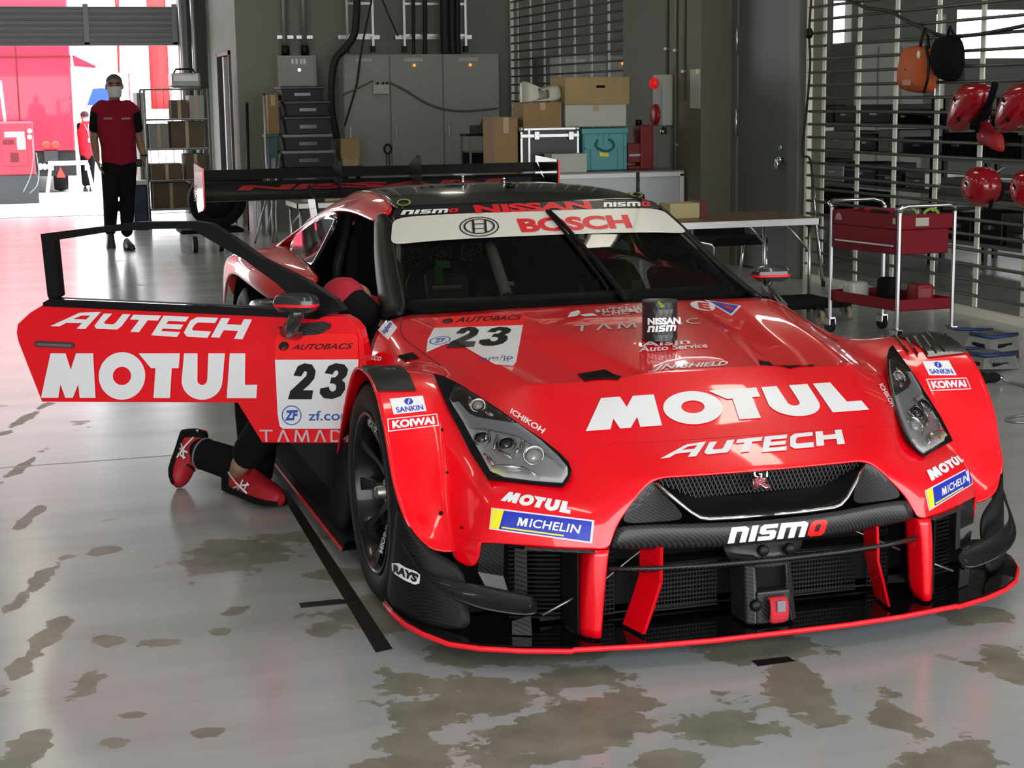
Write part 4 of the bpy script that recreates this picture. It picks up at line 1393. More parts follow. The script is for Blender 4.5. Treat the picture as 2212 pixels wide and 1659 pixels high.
# black louvre panels on the wheel arches, vents, duct mouths
LOUV = carbon('louvre_carbon', 0.3, 0.4, 0.005, 0.022, 70, spec=.3)
louv = pxpoly('arch_louvre', [(776, 790), (790, 785), (858, 784), (884, 812), (898, 846), (816, 847), (800, 815)], on_surface(T_body, .004), LOUV, car, 14, mirror=True, thick=.003, maxe=.09)
for o_ in louv:                             # only the crown of the wheel arch carries the panel
    b_ = bmesh.new()
    b_.from_mesh(o_.data)
    bmesh.ops.delete(b_, geom=[v for v in b_.verts if abs(v.co.x) < .772 or v.co.y > .15], context='VERTS')
    b_.to_mesh(o_.data)
    b_.free()
for (a, b) in (((1933, 727), (1962, 764)), ((1950, 722), (1982, 768)), ((1966, 718), (2003, 768)), ((1983, 716), (2022, 765)), ((2000, 720), (2040, 762))):
    line('louvre_slat', [a, b], on_surface(T_body, .006), mat('slat_black', (0.02, 0.02, 0.02), 0.2, 0.3), car, 5)
pxpoly('scuttle_vent', [(858, 770), (891, 762), (908, 775), (874, 781)], skin1, MATBLK, car, 8, maxe=.06)
pxpoly('duct_mouth', [(1247, 809.5), (1308, 799), (1326, 809), (1342, 814), (1335, 822), (1312, 820), (1286, 820), (1264, 825)], on_surface(T_body, .003), MATBLK, car, 8, mirror=True)
line('hood_seam', [(869, 680), (865, 712), (873, 732), (908, 758), (952, 790)], on_surface(T_body, .0004), BLACK, car, 2.2, 10, mirror=True)
line('nose_seam', [(1215, 986), (1268, 970), (1316, 960), (1400, 955), (1520, 948), (1640, 939), (1760, 930), (1930, 921)], on_surface(T_body, .0), mat('seam_red', (0.35, 0.004, 0.008), 0.4), car, 1.3, 16)
line('bumper_seam', [(979, 1150), (1000, 1163), (1037, 1167)], on_surface(T_body, .0), mat('seam_red', (0.35, 0.004, 0.008), 0.4), car, 1.4, 10, mirror=True)
for (px, py, r_) in ((956, 929, 3.2), (967, 1021, 2.6), (952, 1109, 4.5), (998, 1140, 3)):
    poly_decal('body_fastener', [circ(.5, .5, .5, .5, 16)], [(px - r_, py - r_), (px + r_, py - r_), (px + r_, py + r_), (px - r_, py + r_)], skin1, BLACK, car, 2, 2, thick=.003)
for c in car.children:
    pass
T_cp = bvh(*[c for c in car.children if c.name.startswith('corner_plate')])
cp1, cp2 = on_surface(T_cp, .003), on_surface(T_cp, .005)
poly_decal('wheel_maker_sticker', [[(0, .05), (.25, 0), (.5, .18), (.85, .3), (1, .45), (.97, .9), (.8, 1), (.45, .85), (.1, .6), (0, .4)]], [(848, 1214), (909, 1222), (909, 1264), (850, 1256)], cp1, WHITE, car, 4, 4)
text_decal('wheel_maker_lettering', 'RAYS', [(851, 1217), (907, 1241), (902, 1259), (853, 1235)], cp2, BLACKV, car, .06, .15)

# ------------------------------------------------------------------ windscreen bands and roof marks


def wrow(t):
    i = 0 if t < 1 else 1 if t < 2 else 2
    f_ = t - i
    return [tuple(ws[i][j][k] * (1 - f_) + ws[i + 1][j][k] * f_ for k in range(3)) for j in range(5)]


def band(name, t0, t1, m, off):
    rows = []
    for k in range(4):
        r = wrow(t0 + (t1 - t0) * k / 3)
        rows.append([(x, y - off, z + off) for x, y, z in r])
    return MB().grid(rows, mirror=True).build(name, m, car, sub=2)


b1 = band('windscreen_band', 2.03, 2.74, OFFWHITE, .006)
b2 = band('windscreen_header', 2.735, 3.0, BLACKV, .006)
T_ws = bvh(b1, b2, roof)
ws1, ws2 = on_surface(T_ws, .002), on_surface(T_ws, .004)
text_decal('windscreen_lettering', 'BOSCH', [(1115, 473), (1355, 464), (1367, 493), (1127, 503)], ws1, REDV, car, .045, nx=10)
poly_decal('windscreen_logo', [circ(.5, .5, .5, .5, 40), circ(.5, .5, .465, .455, 40)], [(991, 470), (1077, 468), (1079, 511), (993, 513)], ws1, BLACKV, car, 4, 4)
poly_decal('windscreen_logo', [circ(.5, .5, .5, .5, 40), circ(.5, .5, .44, .44, 40)], [(1000, 475), (1068, 473), (1070, 506), (1002, 508)], ws2, BLACKV, car, 4, 4)
poly_decal('windscreen_logo', [[(0, 0), (.16, 0), (.16, .27), (.84, .27), (.84, 0), (1, 0), (1, 1), (.84, 1), (.84, .73), (.16, .73), (.16, 1), (0, 1)], [(.16, .34), (.84, .34), (.84, .66), (.16, .66)]], [(1019, 478), (1050, 477), (1052, 503), (1021, 504)], ws2, BLACKV, car, 4, 4)
wf = on_surface(bvh(b1, b2, screen), .016)
wf2 = on_surface(bvh(b1, b2, screen), .008)
wp = MB()
wp.tube([wf(*q) for q in ((1350, 652), (1318, 612), (1290, 575), (1262, 545), (1236, 515), (1212, 488), (1186, 462))], [.010, .010, .009, .009, .008, .007, .005], 8)
wp.build('wiper_arm', MATBLK, car)
MB().tube([wf2(*q) for q in ((1312, 628), (1290, 596), (1262, 560), (1234, 524), (1206, 488), (1180, 459))], [(.005, .008)] * 6, 6).build('wiper_blade', MATBLK, car)
text_decal('header_lettering', 'NISSAN', [(1022, 444), (1272, 434), (1280, 452), (1028, 462)], ws1, REDV, car, .05, nx=10)
for q in ([(868, 455), (991, 450.6), (990, 459), (865, 465)], [(1302, 438), (1403, 436), (1406, 446), (1304, 448)]):
    poly_decal('header_small_lettering', SPORT, q, ws1, WHITE, car, 8, 2, box=SPORT_BOX)
    poly_decal('header_small_lettering', SPORT_O, q, ws1, REDV, car, 8, 2, box=SPORT_BOX)
for q in ([(856, 432), (888, 430), (888, 446), (857, 447)], [(1356, 413), (1388, 415), (1390, 427), (1358, 425)]):
    poly_decal('tow_ring_mark', [circ(.5, .5, .5, .5, 28), circ(.5, .5, .36, .36, 28)], q, on_surface(T_ws, .003), mat('lime_vinyl', (0.30, 0.42, 0.04), 0.5), car, 3, 3)
# three position display panels behind the windscreen: unlit segments
SEG = mat('unlit_segment', (0.42, 0.36, 0.20), 0.6)
for (x0, y0, x1, y1, dx_) in ((868, 537, 912, 578, -6), (934, 531, 978, 571, -6), (998, 525, 1044, 565, -5)):
    q = [(x0, y0 + 2), (x1, y0), (x1 + dx_, y1 - 2), (x0 + dx_, y1)]
    yy = 1.30
    fnp = lambda px, py: at(px, py, y=1.28)
    poly_decal('position_display', UNIT, [(q[0][0] - 4, q[0][1] - 4), (q[1][0] + 4, q[1][1] - 4), (q[2][0] + 4, q[2][1] + 3), (q[3][0] - 4, q[3][1] + 3)], lambda px, py: at(px, py, y=1.285), MATBLK, car, 1, 1, thick=.006)
    segs = []

    def sg_(a, b, w_=.035):
        a, b = Vector((a[0], a[1])), Vector((b[0], b[1]))
        d = (b - a).normalized()
        n_ = Vector((-d.y, d.x)) * w_
        k = max(2, int((b - a).length / .085))
        for i in range(k):
            p = a.lerp(b, (i + .12) / k)
            p2 = a.lerp(b, (i + .70) / k)
            segs.append([tuple(p + n_), tuple(p2 + n_), tuple(p2 - n_), tuple(p - n_)])
    for a, b in (((.08, .04), (.92, .04)), ((.08, .96), (.92, .96)), ((.06, .06), (.06, .48)), ((.06, .52), (.06, .94)), ((.94, .06), (.94, .48)), ((.94, .52), (.94, .94)), ((.5, .08), (.5, .46)), ((.5, .54), (.5, .92)), ((.12, .5), (.44, .5)), ((.56, .5), (.88, .5)), ((.15, .10), (.42, .44)), ((.85, .10), (.58, .44)), ((.15, .90), (.42, .56)), ((.85, .90), (.58, .56))):
        sg_(a, b)
    poly_decal('display_segment_pattern', segs, q, lambda px, py: at(px, py, y=1.278), SEG, car, 1, 1)

# ------------------------------------------------------------------ headlamps
LZ = lambda pts: [(840 + x / 3.95, 780 + y / 3.95) for x, y in pts]
la, lb, lc = Vector((-.751, -.07, .705)), Vector((-.718, -.514, .478)), Vector((-.542, -.63, .464))
lamp_n = (lb - la).cross(lc - la).normalized()
if lamp_n.y > 0:
    lamp_n = -lamp_n


import numpy as _np


def _lampfit():
    """one smooth lens surface through the bodywork around the lamp"""
    hit = on_surface(T_body, 0.0)
    pl = on_plane(la, lamp_n, 0.0)
    P_, D_ = [], []
    for (px, py) in outer:
        for k in (1.06, 1.0, .85, .7, .5, .3, .1):
            x, y = 1075 + (px - 1075) * k, 950 + (py - 950) * k
            d = min((hit(x, y) - CAM).length, (pl(x, y) - CAM).length + .004)
            u, v = (x - 1075) / 150, (y - 950) / 130
            P_.append((1, u, v, u * u, u * v, v * v))
            D_.append(d)
    A, b = _np.array(P_), _np.array(D_)
    w_ = _np.ones(len(b))
    for _ in range(8):                      # lean towards the camera side of the samples
        co = _np.linalg.lstsq(A * w_[:, None], b * w_, rcond=None)[0]
        w_ = _np.where(A @ co > b, 9.0, 1.0)
    return [float(c) for c in co]


outer = LZ([(383, 117), (470, 142), (600, 205), (760, 305), (930, 415), (1100, 535), (1300, 668), (1450, 785), (1535, 868), (1562, 940), (1540, 1015), (1480, 1084), (1250, 1062), (1040, 1038), (845, 1016), (700, 795), (600, 595), (500, 400), (430, 230)])
inner = LZ([(560, 245), (620, 240), (750, 318), (940, 450), (1085, 548), (1300, 705), (1450, 832), (1528, 930), (1528, 985), (1478, 1058), (1250, 1040), (980, 1005), (868, 955), (800, 830), (720, 690), (640, 540), (545, 390), (520, 330)])
_co = _lampfit()


def lampfn(off):
    def fn(px, py):
        u, v = (px - 1075) / 150, (py - 950) / 130
        t = _co[0] + _co[1] * u + _co[2] * v + _co[3] * u * u + _co[4] * u * v + _co[5] * v * v
        return CAM + ray(px, py).normalized() * (t - .003) + lamp_n * off
    return fn


bowl = mat('lamp_reflector', (0.75, 0.75, 0.76), 0.3, 0.55, bump=(22, 0.35))
lamps = pxpoly('headlamp', outer, lampfn(.003), GLOSSBLK, car, 22, mirror=True, thick=.006)
for side, lm in zip((1, -1), lamps):
    def put(name, pts, off, m, thick=.004):
        r = pxpoly(name, LZ(pts), lampfn(off), m, lm, 16, thick=thick)
        if side < 0:
            for v in r.data.vertices:
                v.co.x = -v.co.x
            r.data.flip_normals()
        return r
    xs = [(p[0] - 840) * 3.95 for p in inner]
    put('lamp_bowl', [((p[0] - 840) * 3.95, (p[1] - 780) * 3.95) for p in inner], .008, bowl, .002)
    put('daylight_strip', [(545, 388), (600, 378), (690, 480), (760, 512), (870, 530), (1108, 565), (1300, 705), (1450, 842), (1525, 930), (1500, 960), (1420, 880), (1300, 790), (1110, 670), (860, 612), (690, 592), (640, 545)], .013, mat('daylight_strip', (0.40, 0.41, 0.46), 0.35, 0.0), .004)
    put('lamp_dark_panel', [(560, 245), (620, 240), (750, 318), (940, 450), (1085, 548), (880, 525), (760, 505), (690, 470), (600, 365), (545, 380), (520, 330)], .010, mat('smoked_panel', (0.09, 0.09, 0.085), 0.22, 0.7, bump=(30, .5)), .002)
    put('lamp_bright_panel', [(1330, 870), (1450, 860), (1525, 935), (1525, 985), (1478, 1050), (1290, 1030), (1300, 960)], .011, mat('bright_reflector', (0.75, 0.75, 0.75), 0.3, 0.3), .002)
    put('amber_strip', [(878, 950), (1010, 968), (1010, 988), (890, 976)], .012, mat('amber_strip', (0.6, 0.52, 0.25), 0.3), .003)
    for (cx, cy, r_, kind) in ((765, 410, 58, 1), (800, 690, 62, 0), (1010, 740, 66, 0), (1240, 835, 78, 1)):
        c = lampfn(.010)(840 + cx / 3.95, 780 + cy / 3.95)
        R_ = r_ / 3.95 / FPX * 5.1
        ax = (lamp_n * .5 + (CAM - c).normalized() * .5).normalized()
        Q = ax.to_track_quat('Z', 'Y').to_matrix().to_4x4()
        M_ = Matrix.Translation(c) @ Q
        if side < 0:
            M_ = Matrix.Scale(-1, 4, Vector((1, 0, 0))) @ M_
        b_ = MB(M_)
        b_.lathe([(R_ * 1.05, -.01), (R_ * 1.1, .006), (R_ * .98, .010), (R_ * .80, .002), (R_ * .78, -.004)], seg=28)
        b_.build('projector_ring', CHROME if kind else mat('dark_chrome', (0.12, 0.12, 0.12), 0.2, 1.0), lm)
        b_ = MB(M_)
        b_.lathe([(R_ * .82, -.006), (R_ * .7, .002), (R_ * .4, .008), (0, .010)], seg=24)
        b_.build('projector_lens', mat('bright_reflector', (0.75, 0.75, 0.75), 0.3, 0.3) if kind else mat('projector_glass', (0.10, 0.10, 0.11), 0.05, 0.6, 1.0), lm)
    fn_ = lampfn(.0135)
    for (a_, b_) in (((700, 420), (690, 330)), ((830, 470), (900, 500)), ((850, 610), (830, 700)), ((930, 660), (905, 790)), ((905, 790), (1060, 860)), ((1080, 820), (1150, 760)), ((1150, 700), (1130, 790)), ((880, 925), (1130, 935)), ((1130, 935), (1260, 1000)), ((820, 820), (900, 920))):
        pa_ = [fn_(840 + (a_[0] + (b_[0] - a_[0]) * k / 4) / 3.95, 780 + (a_[1] + (b_[1] - a_[1]) * k / 4) / 3.95) for k in range(5)]
        if side < 0:
            pa_ = [Vector((-p.x, p.y, p.z)) for p in pa_]
        MB().tube(pa_, [.004, .006, .007, .006, .003], 6).build('reflector_fold', CHROME, lm)
    gl = put('lamp_lens', [((p[0] - 840) * 3.95, (p[1] - 780) * 3.95) for p in inner], .024, thin_glass('clear_lens', (0.97, 0.97, 0.97), .05), .0)
# grille emblem: two chrome letters above a red one
em0 = on_plane(Vector((0, -.735, .46)), Vector((0, -1, .12)))
text_decal('grille_emblem', 'GT', [(1626, 1014), (1662, 1011), (1663, 1029), (1627, 1032)], em0, CHROME, car, .0, thick=.008)
text_decal('grille_emblem', 'R', [(1624, 1030), (1662, 1027), (1668, 1054), (1626, 1057)], on_plane(Vector((0, -.738, .46)), Vector((0, -1, .12))), CHROME, car, .07, thick=.006)
text_decal('grille_emblem', 'R', [(1628, 1033), (1659, 1030), (1665, 1051), (1630, 1054)], on_plane(Vector((0, -.744, .46)), Vector((0, -1, .12))), mat('emblem_red', (0.30, 0.02, 0.04), 0.3), car, .03, thick=.006)
# pale lettering round the tyre and on the rim
T_t = bvh(fw[0][0], fw[0][1])
tyr = on_surface(T_t, .003)
text_decal('tyre_lettering', 'MICHELIN', [(826, 1196), (838, 1136), (834, 1134), (820, 1192)], tyr, TYRETXT, fw[0][0], .03)
text_decal('tyre_lettering', 'RAYS', [(798, 905), (818, 928), (812, 934), (794, 916)], tyr, TYRETXT, fw[0][0], .02)

# ------------------------------------------------------------------ the open door
H0, H1 = Vector((-.85, .55, 0)), Vector((-1.82, 1.25, 0))
dn = Vector((H1 - H0).cross(Vector((0, 0, 1))).normalized())
if dn.y > 0:
    dn = -dn
dfn = lambda off: on_plane(H0, dn, off)
skin_out = [(95, 657), (64, 676), (38, 700), (35, 719), (39, 738), (90, 868), (513, 870), (566, 956), (714, 957), (778, 957), (792, 800), (782, 742), (774, 710), (760, 694), (740, 683), (690, 684), (590, 680)]
door = pxpoly('driver_door', skin_out, dfn(-.03), RED, car, 6, thick=.055)
door.data.materials.append(BLACK)
bv = door.modifiers.new('bevel', 'BEVEL')
bv.width, bv.segments, bv.limit_method = .012, 3, 'ANGLE'
pxpoly('door_frame', [(83, 506), (228, 488), (289, 480), (418, 479), (450, 484), (500, 516), (562, 560), (653, 605), (720, 648), (740, 672), (690, 684), (590, 680), (95, 656), (112, 645), (640, 668), (636, 652), (592, 612), (524, 562), (432, 509), (410, 494), (304, 496), (228, 502), (112, 520), (124, 640), (104, 652), (98, 640)], dfn(-.03), BLACK, door, 4, thick=.035)
pxpoly('door_sill_trim', [(95, 653), (110, 645), (690, 671), (700, 684), (690, 689), (590, 684), (95, 661)], dfn(.001), GLOSSBLK, door, 4, thick=.012)
d1, d2_, d3_ = dfn(.0015), dfn(.003), dfn(.0045)
poly_decal('door_lettering', OIL, [(91, 760.5), (556, 760.5), (556, 864), (89, 863)], d1, WHITE, door, 1, 1)
poly_decal('door_lettering', TUNE, [(128, 667), (545, 690), (540, 738), (106, 710)], d1, WHITE, door, 1, 1)
zq = lambda x, y: (x / 2.633, 400 + y / 2.633)
pxpoly('door_number_panel', [zq(1565, 990), zq(2040, 990), zq(2030, 1200), zq(1995, 1385), zq(1610, 1385), zq(1592, 1370), zq(1580, 1300)], d1, WHITE, door, 1)
pxpoly('door_number_panel_top', [zq(1568, 870), zq(1590, 845), zq(2020, 840), zq(2036, 860), zq(2040, 990), zq(1565, 992)], d2_, DAYRED, door, 1)
poly_decal('door_number', D2, [zq(1658, 1012), zq(1800, 1012), zq(1790, 1217), zq(1640, 1217)], d2_, BLACKV, door, 1, 1)
poly_decal('door_number', D3, [zq(1835, 1012), zq(1985, 1010), zq(1970, 1215), zq(1818, 1217)], d2_, BLACKV, door, 1, 1)
text_decal('door_panel_lettering', 'AUTOBACS', [zq(1672, 905), zq(2012, 897), zq(2006, 930), zq(1658, 936)], d3_, BLACKV, door, .015, .25, nx=1, ny=1)
poly_decal('door_panel_logo', [circ(.5, .5, .5, .5, 20), [(.2, .5), (.95, .2), (.25, .6)], [(.28, .7), (.9, .45), (.35, .8)], [(.4, .88), (.8, .7), (.5, .95)]], [zq(1588, 892), zq(1650, 886), zq(1645, 940), zq(1588, 942)], d3_, BLACKV, door, 1, 1)
poly_decal('door_panel_badge', [circ(.5, .5, .5, .5, 32), circ(.5, .5, .45, .45, 32)], [zq(1603, 1252), zq(1717, 1252), zq(1717, 1364), zq(1605, 1364)], d2_, BLUE2, door, 1, 1)
text_decal('door_badge_lettering', 'ZF', [zq(1628, 1280), zq(1697, 1278), zq(1690, 1336), zq(1622, 1338)], d2_, BLUE2, door, .05, nx=1, ny=1)
text_decal('door_panel_lettering', 'zf.com/jp', [zq(1757, 1283), zq(2105, 1280), zq(2100, 1352), zq(1755, 1356)], d2_, BLUE2, door, .01, nx=1, ny=1)
poly_decal('door_spaced_lettering', TMD, [zq(1477, 1390), zq(2075, 1392), zq(2075, 1460), zq(1480, 1460)], d1, mat('pink_white_vinyl', (0.60, 0.42, 0.44), 0.4), door, 1, 1)
hq = [zq(195, 885), zq(422, 895), zq(428, 928), zq(200, 918)]
poly_decal('door_handle', [[(.0, .5), (.02, .15), (.05, 0), (.95, 0), (.98, .15), (1, .5), (.98, .85), (.95, 1), (.05, 1), (.02, .85)]], hq, d1, mat('handle_recess', (0.10, 0.09, 0.09), 0.35, 0.6), door, 1, 1, thick=.004)
poly_decal('door_handle_lever', [[(.0, .5), (.04, 0), (.96, 0), (1, .5), (.96, 1), (.04, 1)]], sub_quad(hq, .06, .30, .95, .75), d3_, mat('handle_steel', (0.30, 0.28, 0.27), 0.4, 0.8), door, 1, 1, thick=.006)
# wing mirror on its stalk
mr = MB()
c = on_plane(H0 + dn * .13, dn, 0)(640, 656)
X_ = (H1 - H0).normalized() * -1
M_ = Matrix.Translation(c) @ Matrix(((X_.x, dn.x, 0, 0), (X_.y, dn.y, 0, 0), (0, 0, 1, 0), (0, 0, 0, 1)))
rk = 5.45 / FPX


def mirror_head(M_, parent, nm):
    b_ = MB(M_)
    for z0, z1, mi, s0, s1 in ((-16, -5, 0, .82, 1.0), (-5, 1, 1, 1.0, 1.01), (1, 9, 0, 1.01, .98), (9, 17, 0, .98, .86), (17, 23, 0, .86, .5)):
        rings = []
        for z, s in ((z0, s0), (z1, s1)):
            rings.append([b_.v((math.copysign(abs(math.cos(a)) ** .6, math.cos(a)) * 49 * rk * s, math.copysign(abs(math.sin(a)) ** .7, math.sin(a)) * 30 * rk * s, z * rk)) for a in [2 * PI * k / 28 for k in range(28)]])
        for k in range(28):
            b_.f([rings[0][k], rings[0][(k + 1) % 28], rings[1][(k + 1) % 28], rings[1][k]], mi, True)
        if z0 == -16: b_.f(rings[0][::-1])
        if z1 == 23: b_.f(rings[1], 0, True)
    return b_.build(nm, [carbon('mirror_carbon', 0.28, 0.5, 0.012, 0.035, 60), REDLINE], parent)


mirror_head(M_, door, 'wing_mirror')
st_ = MB()
pb = on_plane(H0, dn, .01)(640, 720)
st_.tube([pb, pb + dn * .05 + Vector((0, 0, .01)), c + Vector((0, 0, -.04)), c + Vector((0, 0, -.01))], [(.030, .022), (.028, .02), (.024, .018), (.026, .02)], 14)
st_.build('mirror_stalk', carbon('mirror_carbon', 0.25, 0.6), door)
pxpoly('mirror_recess', [(602, 706), (640, 700), (700, 694), (716, 700), (714, 710), (690, 722), (640, 726), (612, 718)], d2_, carbon('mirror_carbon', 0.25, 0.6), door, 1, thick=.004)
c2 = at(1665, 592, x=.98)
mirror_head(place(c2, -.12) @ Matrix.Scale(1.05, 4), car, 'wing_mirror')
MB().tube([c2 + Vector((0, 0, -.01)), c2 + Vector((-.02, .0, -.05)), (.80, .78, .73)], [.02, .016, .02], 10).build('mirror_stalk', carbon('mirror_carbon', 0.25, 0.6), car)
# white letters of the wing plane
T_w = bvh(wing)
wg1 = on_surface(T_w, .002)
text_decal('wing_lettering', 'NISSAN', [(500, 402), (1090, 386), (1100, 398), (512, 413)], wg1, mat('wing_red', (0.30, 0.01, 0.015), 0.4), car, .05, .2, nx=12)
ep1 = on_plane(Vector((-.958, 0, 0)), Vector((-1, 0, 0)), .001)
text_decal('endplate_lettering', 'MOTUL', [(419, 434), (418, 398), (425, 399), (426, 437)], ep1, mat('faded_lettering', (.30, .14, .14), .6), car, .03, nx=1, ny=1)

# ------------------------------------------------------------------ the can standing on the hood
p = skin0(1425, 733)
can = thing('drink_can', 'black facetted cylinder with white lettering standing on the red hood', 'can', (p.x, p.y, p.z))
cr = (1464 - 1387) / 2 / FPX * (p - CAM).dot(FWD) * 1.0
chh = (735 - 655) / FPX * (p - CAM).dot(FWD) * 1.02
m = MB(Matrix.Translation(p))
nr, ns = 6, 20
rings = []
for i in range(nr + 1):
    z = chh * i / nr
    off = (i % 2) * PI / ns
    rr = cr * (1.0 if i in (0, nr) else (.985 if i % 2 else 1.0))
    rings.append([m.v((rr * math.cos(2 * PI * k / ns + off), rr * math.sin(2 * PI * k / ns + off), z)) for k in range(ns)])
for i in range(nr):
    A, B = rings[i], rings[i + 1]
    for k in range(ns):
        if i % 2 == 0:
            m.f([A[k], A[(k + 1) % ns], B[k]]); m.f([B[k], A[(k + 1) % ns], B[(k + 1) % ns]])
        else:
            m.f([A[k], B[(k + 1) % ns], B[k]]); m.f([A[k], A[(k + 1) % ns], B[(k + 1) % ns]])
m.f(rings[0][::-1])
cyl_ = m.build('can_body', mat('can_black', (0.014, 0.014, 0.014), 0.32, 0, .2), can)
lid = MB(Matrix.Translation(p))
lid.lathe([(cr * .97, chh - .002), (cr * 1.0, chh), (cr * .98, chh + .004), (cr * .90, chh + .002), (0, chh + .001)], seg=40)
lid.build('can_lid', mat('can_lid', (0.03, 0.03, 0.03), 0.35), can)
T_c = bvh(cyl_)
lp = on_plane(p + Vector((0, 0, chh + .003)), Vector((0, 0, 1)))


def on_lid(px, py):
    d = ray(px, py)
    t = (p.z + chh + .004 - CAM.z) / d.z
    return CAM + d * t


pxpoly('can_tab', [(1419, 653), (1425, 652), (1434, 661), (1427, 663)], on_lid, mat('lime_tab', (0.35, 0.6, 0.02), 0.5), can, 2, thick=.003)


def on_can(px, py):
    d = ray(px, py)
    o2, d2 = Vector((CAM.x - p.x, CAM.y - p.y)), Vector((d.x, d.y))
    a, b, c_ = d2.dot(d2), 2 * o2.dot(d2), o2.dot(o2) - (cr + .0012) ** 2
    disc = max(0.0, b * b - 4 * a * c_)
    return CAM + d * ((-b - math.sqrt(disc)) / (2 * a))


text_decal('can_lettering', 'NISSAN', [(1399, 687), (1470, 685), (1470, 700), (1399, 702)], on_can, WHITE, can, .05, nx=10)
poly_decal('can_lettering', SPORT, [(1399, 704), (1476, 701), (1476, 714), (1398, 718)], on_can, WHITE, can, 10, 2, box=SPORT_BOX)

# ------------------------------------------------------------------ the back of the garage: cabinets, conduits, crates
GALV = mat('galvanised', (0.55, 0.55, 0.54), 0.35, 0.8)
CABG = mat('cabinet_paint', (0.30, 0.31, 0.27), 0.45, noise=(2, .05))
BLKCAB = mat('black_cable', (0.010, 0.010, 0.010), 0.6)
GLOWO = mat('orange_pilot', (0.8, 0.15, 0.02), 0.4, emit=(1.0, 0.16, 0.02), estr=2.2)


def cabinet(name, label, px0, px1, pyt, y0, depth, splits, z0=0.0, lamps=(), ):
    a, b = at(px0, pyt, y=y0), at(px1, pyt, y=y0)
    t = thing(name, label, 'cabinet', ((a.x + b.x) / 2, y0 + depth / 2, z0))
    MB().bb((a.x, y0, z0), (b.x, y0 + depth, a.z)).build('cabinet_body', CABG, t, bevel=.006)
    xs = [a.x] + [at(s, pyt, y=y0).x for s in splits] + [b.x]
    for i in range(len(xs) - 1):
        d = MB().bb((xs[i] + .008, y0 - .022, z0 + .05), (xs[i + 1] - .008, y0 - .001, a.z - .012)).build('cabinet_door', CABG, t, bevel=.004)
        MB().bb((xs[i] + .05, y0 - .042, 1.05), (xs[i] + .075, y0 - .022, 1.20)).build('handle', STEEL, d, bevel=.003)
        MB().bb((xs[i] + (xs[i + 1] - xs[i]) * .28, y0 - .026, a.z - .085), (xs[i] + (xs[i + 1] - xs[i]) * .62, y0 - .022, a.z - .045)).build('name_plate', mat('plate_grey', (0.5, 0.5, 0.47), 0.5), d)
    for (px, py) in lamps:
        p = at(px, py, y=y0 - .03)
        MB().lathe([(.016, .02), (.016, -.004), (0, -.012)], c=p, axis='Y', seg=12).build('pilot_lamp', GLOWO, t)
    return t


cabinet('switch_cabinet', 'wide three door grey switch cabinet with two orange pilot lamps', 740, 1077, 118, 15.35, .44, (840, 955), lamps=((895, 141), (1016, 140)))
cabinet('switch_cabinet', 'grey switch cabinet with one orange pilot lamp seen through the far grille', 1185, 1420, 120, 15.25, .5, (1310,), lamps=((1345, 137),))
t = thing('distribution_box', 'small grey wall box under two bright conduits above the black crates', 'electrical box', at(642, 185, y=15.55))
a, b = at(600, 120, y=15.55), at(685, 185, y=15.55)
MB().bb((a.x, 15.55, b.z - .25), (b.x, 15.8, a.z)).build('box_body', CABG, t, bevel=.006)
MB().bb((a.x + .03, 15.53, b.z - .22), (b.x - .03, 15.55, a.z - .02)).build('box_cover', CABG, t, bevel=.004)
p = at(646, 151, y=15.53)
MB().cyl((p.x, 15.535, p.z), (p.x, 15.51, p.z), .02, 12).build('lock', CHROME, t)
m = MB()
for i, s in enumerate((632, 641, 651, 658)):
    p = at(s, 133, y=15.53)
    m.bb((p.x - .016, 15.526, p.z - .03), (p.x + .012, 15.53, p.z + .03))
m.build('stencil_mark', WHITE, t)
# conduits, cable ladders and cable runs above the cabinets
for i, (px, lab) in enumerate(((617, 'bright vertical conduit above the small wall box, the left one of two'), (659, 'bright vertical conduit above the small wall box, the right one of two'))):
    p = at(px, 115, y=15.68)
    t = thing('conduit', lab, 'conduit', (p.x, 15.68, p.z - .02), 'conduits over the small wall box')
    MB().cyl((p.x, 15.68, p.z - .02), (p.x, 15.68, 4.2), .028, 14).build('pipe', GALV, t)
    MB().cyl((p.x, 15.68, p.z - .03), (p.x, 15.68, p.z + .09), .05, 12).build('coupling', BLACK, t)
    q = at(px, 80, y=15.68)
    MB().bb((q.x - .10, 15.71, q.z - .02), (q.x + .10, 15.74, q.z + .02)).build('strut_clamp', GALV, t)


def ladder(px0, px1, pyb, label):
    a, b = at(px0, pyb, y=15.6), at(px1, pyb, y=15.6)
    t = thing('cable_ladder', label, 'cable ladder', ((a.x + b.x) / 2, 15.6, a.z), 'cable ladders on the back wall')
    for x in (a.x, b.x):
        MB().bb((x - .014, 15.58, a.z), (x + .014, 15.64, 4.2)).build('rail', GALV, t)
        MB().bb((x - .025, 15.57, a.z - .05), (x + .025, 15.65, a.z + .03)).build('rail_foot', BLACK, t)
    m = MB()
    for k in range(5):
        z = a.z + .16 + k * .38
        m.bb((a.x, 15.59, z - .015), (b.x, 15.61, z + .015))
    m.build('rungs', GALV, t)
    m = MB()
    z = at(px0, 80, y=15.6).z
    m.bb((a.x - .10, 15.66, z - .025), (b.x + .10, 15.70, z + .025))
    m.build('wall_bracket', GALV, t)
    return t


ladder(751, 806, 105, 'galvanised cable ladder above the left door of the wide cabinet')
ladder(874, 1006, 105, 'wider galvanised cable ladder above the middle of the wide cabinet')


